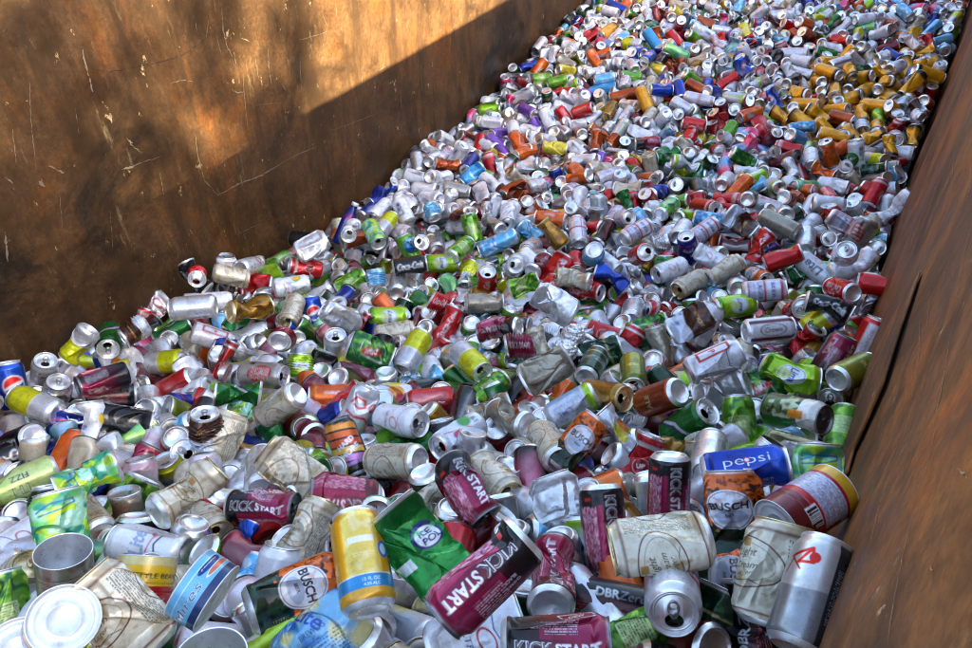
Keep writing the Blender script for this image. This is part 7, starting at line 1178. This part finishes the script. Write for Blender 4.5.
# ------------------------------------------------------------------ the steel container
def mat_rust(name, base, dark, pale, streak_axis, scale=1., gloss=.42):
    m, nt, b = new_mat(name); tc = N(nt, 'ShaderNodeTexCoord'); P = tc.outputs['Object']
    def noise(sc, det=5., rough=.6, vec=P, dist=0.):
        n = N(nt, 'ShaderNodeTexNoise', i_Scale=sc, i_Detail=det, i_Roughness=rough, i_Distortion=dist); nt.links.new(vec, n.inputs['Vector']); return n
    def mapped(s):
        mp = N(nt, 'ShaderNodeMapping'); mp.inputs['Scale'].default_value = s; nt.links.new(P, mp.inputs[0]); return mp.outputs[0]
    big = noise(2.3, 8., .68, dist=.5)
    c1 = ramp(nt, big.outputs[0], [(.38, dark), (.46, base), (.54, tuple(x * 1.5 for x in base)), (.64, tuple(x * y for x, y in zip(base, (2.1, 1.55, 1.0))))])
    med = noise(9., 8., .7); c2 = ramp(nt, med.outputs[0], [(.30, (.45, .42, .42)), (.5, (.9, .9, .9)), (.72, (1.35, 1.2, 1.0))])
    col = mixc(nt, .8, c1.outputs[0], c2.outputs[0], 'MULTIPLY')
    grit = noise(70., 6., .8); c3 = ramp(nt, grit.outputs[0], [(.32, (.55, .5, .5)), (.55, (1, 1, 1)), (.74, (1.5, 1.4, 1.25))]); col = mixc(nt, .85, col, c3.outputs[0], 'MULTIPLY')
    # runs and scrapes
    st = noise(7., 6., .7, mapped(streak_axis)); s1 = ramp(nt, st.outputs[0], [(.46, (0, 0, 0)), (.60, (.8, .8, .8)), (.7, (1, 1, 1))])
    col = mixc(nt, s1.outputs[0], col, tuple(x * .55 for x in base) + (1,))
    st2 = noise(11., 7., .8, mapped(tuple(q * 1.7 for q in streak_axis)), .2); s2 = ramp(nt, st2.outputs[0], [(.60, (0, 0, 0)), (.68, (.3, .3, .3)), (.76, (.7, .7, .7))])
    col = mixc(nt, s2.outputs[0], col, pale + (1,))
    w = noise(24., 6., .75, mapped((1, 1, .6))); s3 = ramp(nt, w.outputs[0], [(.64, (0, 0, 0)), (.69, (.8, .8, .8))]); col = mixc(nt, s3.outputs[0], col, tuple(min(1, x * 1.5) for x in pale) + (1,))
    nt.links.new(col, b.inputs['Base Color'])
    mr = N(nt, 'ShaderNodeMapRange', i_1=.3, i_2=.7, i_3=gloss - .10, i_4=gloss + .22); nt.links.new(med.outputs[0], mr.inputs[0]); nt.links.new(mr.outputs[0], b.inputs['Roughness'])
    b.inputs['Specular IOR Level'].default_value = .28
    bp = N(nt, 'ShaderNodeBump', i_Strength=.35, i_Distance=.004); ad = N(nt, 'ShaderNodeMath', operation='ADD'); nt.links.new(med.outputs[0], ad.inputs[0]); nt.links.new(grit.outputs[0], ad.inputs[1])
    nt.links.new(ad.outputs[0], bp.inputs['Height']); nt.links.new(bp.outputs[0], b.inputs['Normal'])
    return m
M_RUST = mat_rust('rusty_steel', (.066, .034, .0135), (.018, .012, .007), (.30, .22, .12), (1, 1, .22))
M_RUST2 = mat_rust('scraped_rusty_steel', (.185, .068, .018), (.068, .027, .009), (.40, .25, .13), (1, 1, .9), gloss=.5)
M_OUT = mat_rust('outer_paint', (.05, .12, .09), (.03, .06, .05), (.2, .12, .08), (1, 1, .2))
M_SCR, _nt, _b = new_mat('bare_scratch'); _b.inputs['Base Color'].default_value = (.22, .185, .135, 1); _b.inputs['Roughness'].default_value = .5; _b.inputs['Metallic'].default_value = .4
M_SCRR, _nt, _b = new_mat('light_scratch'); _b.inputs['Base Color'].default_value = (.36, .23, .13, 1); _b.inputs['Roughness'].default_value = .55
M_SCRD, _nt, _b = new_mat('crack_and_slot_shade'); _b.inputs['Base Color'].default_value = (.02, .014, .011, 1); _b.inputs['Roughness'].default_value = .8
M_RUBR, _nt, _b = new_mat('bright_rust'); _b.inputs['Base Color'].default_value = (.20, .075, .028, 1); _b.inputs['Roughness'].default_value = .6

def boxmesh(name, lo, hi, mat, parent=None, **pr):
    x0, y0, z0 = lo; x1, y1, z1 = hi
    v = [(x, y, z) for x in (x0, x1) for y in (y0, y1) for z in (z0, z1)]
    f = [(0, 1, 3, 2), (4, 6, 7, 5), (0, 4, 5, 1), (2, 3, 7, 6), (0, 2, 6, 4), (1, 5, 7, 3)]
    o = link(name, mesh_from(name, np.array(v), f, mat, smooth=False), parent, **pr)
    bv = o.modifiers.new('edge', 'BEVEL'); bv.width = .004; bv.segments = 2; return o

YA, YB_, ZF, ZR = -.8, 7.9, .22, 2.06
cont = link('waste_container', None, None, label='long rusty open steel waste container holding the heap of cans', category='container')
def wall_mesh(name, fx, sgn, mat):
    """thick side plate: gently wavy inner face, flat outer face"""
    ny, nz = 131, 36; ys, zs = np.linspace(YA, YB_, ny), np.linspace(ZF, ZR, nz); Y, Z = np.meshgrid(ys, zs, indexing='ij')
    wob = .006 * np.sin(Y * 2.3 + Z * 1.3) + .004 * np.sin(Y * 5.1 - Z * 3.7) + .003 * np.sin(Y * 11 + Z * 9)
    inner = np.stack([fx(Y) - sgn * wob, Y, Z], -1).reshape(-1, 3); outer = np.stack([fx(Y) + sgn * .035, Y, Z], -1).reshape(-1, 3)
    f = grid_faces(ny, nz, False); n = ny * nz; fo = f + n
    if sgn < 0: f = f[:, ::-1]
    else: fo = fo[:, ::-1]
    rim = [(j * nz + nz - 1, (j + 1) * nz + nz - 1, n + (j + 1) * nz + nz - 1, n + j * nz + nz - 1) for j in range(ny - 1)]
    return link(name, mesh_from(name, np.vstack([inner, outer]), np.vstack([f, fo, np.array(rim)]), mat), cont)
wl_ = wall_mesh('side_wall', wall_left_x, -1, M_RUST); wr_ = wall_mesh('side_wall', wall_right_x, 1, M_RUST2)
for fx, s in ((wall_left_x, -1), (wall_right_x, 1)):          # top rail along each side, outside ribs
    v = []; 
    for y in (YA, YB_):
        a = fx(y) - s * .012 if s > 0 else fx(y) - .075; b_ = a + .087 if s > 0 else fx(y) + .012
        for x, z in ((a, ZR + .002), (b_, ZR + .002), (b_, ZR + .09), (a, ZR + .09)): v.append((x, y, z))
    o = link('top_rail', mesh_from('top_rail', np.array(v), [(0, 3, 2, 1), (4, 5, 6, 7), (0, 1, 5, 4), (1, 2, 6, 5), (2, 3, 7, 6), (3, 0, 4, 7)], M_RUST2, smooth=False), cont)
    o.modifiers.new('edge', 'BEVEL').width = .01
    for k in range(12):
        y = YA + .3 + k * .72; x = fx(y) + s * .037
        boxmesh('rib', (min(x, x + s * .07), y, ZF - .02), (max(x, x + s * .07), y + .09, ZR - .004), M_OUT, cont)
boxmesh('end_wall', (-2.25, YB_ + .002, ZF), (.42, YB_ + .06, ZR), M_RUST, cont); boxmesh('end_door', (-1.88, YA - .06, ZF), (.14, YA - .002, ZR), M_RUST, cont)
boxmesh('floor_plate', (-2.32, YA - .06, ZF - .06), (.48, YB_ + .06, ZF - .004), M_OUT, cont)
for y in (-.2, 7.0):
    for x in (-1.6, -.2): boxmesh('runner', (x - .08, y - .4, .012), (x + .08, y + .4, ZF - .064), M_OUT, cont)

# scratches, read off the photograph and laid on the wall they belong to
def on_wall(px, py, which):
    d = to_world(px, py, 1.0) - EYE
    a, b = (-1.87, -.045) if which == 'L' else (.111, .0333)
    k = a / (d[0] - b * d[1]); return EYE + d * k
def scratches(name, which, lines, mat, parent, lab=None):
    V, F_ = [], []; rs = np.random.RandomState(3); s = 1 if which == 'L' else -1
    for w, pts in lines:
        P = [on_wall(x, y, which) for x, y in pts]; Q = []
        for a, b in zip(P[:-1], P[1:]):
            n = max(2, int(np.linalg.norm(b - a) / .006)); Q += [a + (b - a) * t + np.array([0, 1, 1]) * rs.randn() * .0009 for t in np.arange(n) / n]
        Q.append(P[-1]); Q = np.array(Q)
        t = np.gradient(Q, axis=0); t /= np.linalg.norm(t, axis=1)[:, None] + 1e-9; nrm = np.cross(t, [1, 0, 0]); nrm /= np.linalg.norm(nrm, axis=1)[:, None] + 1e-9
        ww = w / 1000 * (.35 + .65 * rs.rand(len(Q))) * np.sin(np.linspace(.25, 2.9, len(Q))); gap = rs.rand(len(Q)) < .14; ww[gap] *= .15
        base = len(V)
        for q, m_, wi in zip(Q, nrm, ww):
            wob = .006 * math.sin(q[1] * 2.3 + q[2] * 1.3) + .004 * math.sin(q[1] * 5.1 - q[2] * 3.7) + .003 * math.sin(q[1] * 11 + q[2] * 9)
            off_ = (s * wob + s * .0012) if which == 'L' else (-wob - .0012)
            for k in (-1, 1): V.append(q + m_ * wi * k / 2 + np.array([off_, 0, 0]))
        for k in range(len(Q) - 1): F_.append((base + 2 * k, base + 2 * k + 1, base + 2 * k + 3, base + 2 * k + 2))
    me = parent.data; nv = len(me.vertices); old = np.zeros(nv * 3); me.vertices.foreach_get('co', old); fl = np.zeros(len(me.loops), np.int32); me.loops.foreach_get('vertex_index', fl)
    mi = np.zeros(len(me.polygons), np.int32); me.polygons.foreach_get('material_index', mi); mats = list(me.materials)
    if mat not in mats: mats.append(mat)
    F2 = np.vstack([fl.reshape(-1, 4), np.array(F_) + nv]); parent.data = mesh_from(me.name, np.vstack([old.reshape(-1, 3), np.array(V)]), F2, mats, midx=np.concatenate([mi, np.full(len(F_), mats.index(mat))])); return parent
SL = [(9, [(83, 50), (85, 60), (89, 76)]), (9, [(90, 78), (93, 92)]), (12, [(50, 166), (57, 170), (66, 173)]), (9, [(5, 232), (8, 262)]), (13, [(40, 182), (46, 187)]), (10, [(124, 169), (134, 167)]), (7, [(268, 60), (272, 84)]), (4, [(195, 125), (197, 150), (205, 180), (219, 196)]), (6, [(219, 196), (240, 184), (262, 176), (284, 163)]), (3, [(284, 163), (300, 154), (318, 146)]),
 (4, [(213, 0), (215, 12)]), (5, [(221, 8), (223, 30), (227, 46), (233, 56)]), (5, [(234, 52), (237, 64)]), (3, [(244, 72), (246, 95), (250, 130)]), (4, [(233, 90), (239, 93), (246, 92)]), (5, [(240, 78), (241, 84)]),
 (4, [(170, 84), (182, 80), (195, 82)]), (3, [(31, 82), (33, 120), (38, 170)]), (3, [(15, 130), (18, 165)]), (4, [(127, 138), (132, 146), (142, 153)]), (7, [(128, 140), (133, 143)]), (3, [(160, 172), (165, 195)]), (3, [(76, 108), (80, 135)]),
 (3, [(268, 48), (270, 72)]), (3, [(255, 55), (260, 80)]), (2, [(300, 60), (301, 90)]), (3, [(334, 0), (336, 20)]), (2, [(495, 4), (494, 30), (495, 60)]), (3, [(496, 10), (496, 40)]), (2, [(360, 62), (362, 95)]), (3, [(377, 70), (384, 66)]), (3, [(383, 60), (380, 70)]),
 (6, [(6, 178), (14, 184)]), (3, [(195, 22), (198, 34)]), (3, [(208, 20), (206, 40)]), (4, [(241, 38), (250, 41)]), (2, [(256, 106), (280, 103)]), (3, [(282, 84), (286, 90)]), (2, [(300, 40), (320, 34), (330, 30)]), (3, [(323, 46), (327, 26), (322, 14)]),
 (2, [(216, 34), (222, 55)]), (2, [(330, 130), (352, 122), (380, 112)]), (2, [(290, 240), (330, 222), (360, 200)]), (2, [(240, 235), (262, 224)]), (2, [(60, 190), (62, 230)]), (2, [(110, 210), (112, 250)]), (2, [(420, 60), (421, 92)]), (2, [(400, 90), (401, 110)]), (3, [(122, 170), (150, 160), (162, 156)])]
scratches('scratch', 'L', SL, M_SCR, wl_); scratches('crack', 'L', [(4, [(90, 68), (110, 72), (130, 68), (160, 62), (182, 56), (200, 44), (210, 34)]), (3, [(233, 56), (244, 70)]), (2, [(118, 70), (130, 84), (122, 105), (110, 140)])], M_SCRD, wl_)
SRr = [(2.0, [(915, 320), (912, 350), (902, 400)]), (1.6, [(906, 400), (898, 430), (890, 460)]), (2.0, [(888, 470), (880, 500), (873, 560)]), (1.5, [(940, 90), (932, 130)]), (1.5, [(951, 60), (945, 85)]), (2, [(958, 150), (948, 200)]), (1.4, [(925, 300), (920, 330)]), (2, [(960, 472), (972, 480)]), (1.4, [(935, 420), (928, 470)]), (1.4, [(945, 330), (935, 400), (929, 440)]), (1.5, [(917, 520), (905, 600), (900, 648)]), (2, [(968, 160), (960, 205)]), (1.5, [(880, 400), (872, 440)]), (3, [(938, 572), (942, 574)]), (1.6, [(905, 500), (915, 470)]), (1.5, [(968, 210), (950, 300)])]
scratches('scratch', 'R', SRr, M_SCRR, wr_)

# torn lower skin of the right wall: its upper edge stands off the plate and leaves a dark gap
edge = [(921, 272), (911, 305), (897, 345), (882, 385), (866, 420), (852, 450), (846, 470)]
E3 = [on_wall(x, y, 'R') for x, y in edge]; n = 60; tt = np.linspace(0, len(E3) - 1, n); V = []
for rr_ in range(14):
    for j, t in enumerate(tt):
        k = min(int(t), len(E3) - 2); q = E3[k] + (E3[k + 1] - E3[k]) * (t - k); u = t / (len(E3) - 1)
        lift = .003 * max(0, math.sin(u * math.pi)) ** .8 * (1 + .06 * math.sin(j * .35)) * (1 - rr_ / 13) ** 1.5 - (.004 if rr_ == 13 else -.002)
        wob = .006 * math.sin(q[1] * 2.3 + q[2] * 1.3) + .004 * math.sin(q[1] * 5.1 - q[2] * 3.7) + .003 * math.sin(q[1] * 11 + q[2] * 9)
        V.append((q[0] - wob - max(lift, -.004) - .003, q[1], q[2] - rr_ * .022 + .002 * math.sin(j * .3) * (rr_ == 0)))
lip = link('bent_lip', mesh_from('bent_lip', np.array(V), grid_faces(14, n, False), M_RUST2), wr_)
sd = lip.modifiers.new('thick', 'SOLIDIFY'); sd.thickness = .004; sd.offset = 0
# shade of the split behind the lip, painted as a dark strip
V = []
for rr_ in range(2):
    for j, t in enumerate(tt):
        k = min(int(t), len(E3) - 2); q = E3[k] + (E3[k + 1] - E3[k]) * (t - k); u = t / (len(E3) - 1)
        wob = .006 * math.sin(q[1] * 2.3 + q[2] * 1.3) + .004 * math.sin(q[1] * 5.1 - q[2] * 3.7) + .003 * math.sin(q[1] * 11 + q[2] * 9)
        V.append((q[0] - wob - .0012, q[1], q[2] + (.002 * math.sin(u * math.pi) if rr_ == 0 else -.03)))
link('slot_shade', mesh_from('slot_shade', np.array(V), grid_faces(2, n, False), M_SCRD), wr_)

# ------------------------------------------------------------------ the yard around: ground, and the tree that dapples the far wall
m, nt, b = new_mat('gravel_yard'); n1 = N(nt, 'ShaderNodeTexNoise', i_Scale=3.0, i_Detail=8.0); tc = N(nt, 'ShaderNodeTexCoord'); nt.links.new(tc.outputs['Object'], n1.inputs['Vector'])
nt.links.new(ramp(nt, n1.outputs[0], [(.3, (.16, .15, .13)), (.7, (.32, .30, .27))]).outputs[0], b.inputs['Base Color']); b.inputs['Roughness'].default_value = .95
link('ground', mesh_from('ground', np.array([(-400, -400, 0), (400, -400, 0), (400, 400, 0), (-400, 400, 0)], float), [(0, 1, 2, 3)], m, smooth=False), None, kind='structure')

m_bark, nt, b = new_mat('bark'); b.inputs['Base Color'].default_value = (.10, .07, .05, 1); b.inputs['Roughness'].default_value = .9
m_leaf, nt, b = new_mat('leaf'); b.inputs['Base Color'].default_value = (.06, .11, .03, 1); b.inputs['Roughness'].default_value = .6
def tree(x, y, h, r, seed, lab):
    t = link('broadleaf_tree', None, None, label=lab, category='tree'); t.location = (x, y, 0); rs = np.random.RandomState(seed)
    v, f = lathe([(.22, 0), (.17, h * .3), (.12, h * .6), (.04, h * .95)], 12); link('trunk', mesh_from('trunk', v, f, m_bark), t)
    for k in range(7):
        a = rs.rand() * 6.28; z0 = h * rs.uniform(.4, .7); L = r * .8; e = np.array([math.cos(a) * L, math.sin(a) * L, L * .5]); s = np.array([0, 0, z0])
        v, f = lathe([(.07, 0), (.05, .5), (.015, 1)], 8); zax = e / np.linalg.norm(e); xa = np.cross(zax, [0, 0, 1.]); xa /= np.linalg.norm(xa); ya = np.cross(zax, xa)
        link('limb', mesh_from('limb', s + v[:, 0:1] * xa + v[:, 1:2] * ya + v[:, 2:3] * e, f, m_bark), t)
    cl = []
    for k in range(150):
        d = rs.randn(3); d /= np.linalg.norm(d); c = d * r * rs.uniform(.35, .95) * np.array([1, 1, .8]) + np.array([0, 0, h * .75]); cl.append(c + rs.randn(70, 3) * r * .10)
    P = np.vstack(cl); n = len(P); A = rs.randn(n, 3); A /= np.linalg.norm(A, axis=1)[:, None]; B = np.cross(A, rs.randn(n, 3)); B /= np.linalg.norm(B, axis=1)[:, None]; sz = .075
    V = np.stack([P - A * sz - B * sz * .5, P + A * sz - B * sz * .5, P + A * sz + B * sz * .5, P - A * sz + B * sz * .5], 1).reshape(-1, 3); F_ = np.arange(n * 4).reshape(-1, 4)
    link('crown', mesh_from('crown', V, F_, m_leaf, smooth=False), t)
tree(11.0, -3.4, 10.2, 2.5, 4, 'leafy broadleaf tree standing beyond the right wall of the container')
tree(11.4, -7.3, 10.6, 3.4, 6, 'wider unseen broadleaf tree added behind the first to shade the left wall')  # added out of view to widen the shade on the left wall

# ------------------------------------------------------------------ light
SUN = Vector((1.0, -.25, .50)).normalized()
el = math.asin(SUN.z); az = math.atan2(SUN.x, SUN.y)
w = bpy.data.worlds.new('World'); scene.world = w; w.use_nodes = True; nt = w.node_tree; bg = nt.nodes['Background']
sky = nt.nodes.new('ShaderNodeTexSky'); sky.sky_type = 'NISHITA'; sky.sun_disc = False; sky.sun_elevation = el; sky.sun_rotation = az; sky.air_density = 1.0; sky.dust_density = 2.5; sky.ozone_density = .3
nt.links.new(sky.outputs[0], bg.inputs[0]); bg.inputs[1].default_value = .10
sl = bpy.data.lights.new('sun', 'SUN'); sl.energy = 5.0; sl.angle = math.radians(.53); sl.color = (1, .90, .66)
so = bpy.data.objects.new('sun', sl); COL.objects.link(so); so.rotation_euler = SUN.to_track_quat('Z', 'Y').to_euler()

# ------------------------------------------------------------------ camera and output
cam = bpy.data.cameras.new('camera'); co = bpy.data.objects.new('camera', cam); COL.objects.link(co)
cam.sensor_width = 36; cam.lens = F_PX / 972 * 36; cam.clip_start = .02; cam.clip_end = 1000
co.location = (0, 0, CAM_H); co.rotation_euler = (math.pi / 2 - PITCH, 0, math.atan2(.49376, .86960))
scene.camera = co
scene.render.engine = 'CYCLES'; scene.cycles.use_denoising = True; scene.cycles.filter_width = 1.1; scene.cycles.max_bounces = 7; scene.cycles.glossy_bounces = 4; scene.cycles.diffuse_bounces = 2; scene.cycles.caustics_reflective = False; scene.cycles.caustics_refractive = False
scene.view_settings.view_transform = 'Standard'; scene.view_settings.look = 'None'; scene.view_settings.gamma = 1; scene.view_settings.use_curve_mapping = False
scene.view_settings.use_white_balance = True; scene.view_settings.white_balance_temperature = 6700; scene.view_settings.white_balance_tint = 10
scene.view_settings.exposure = 3.08
print('built in', round(time.time() - T0, 1), 's')
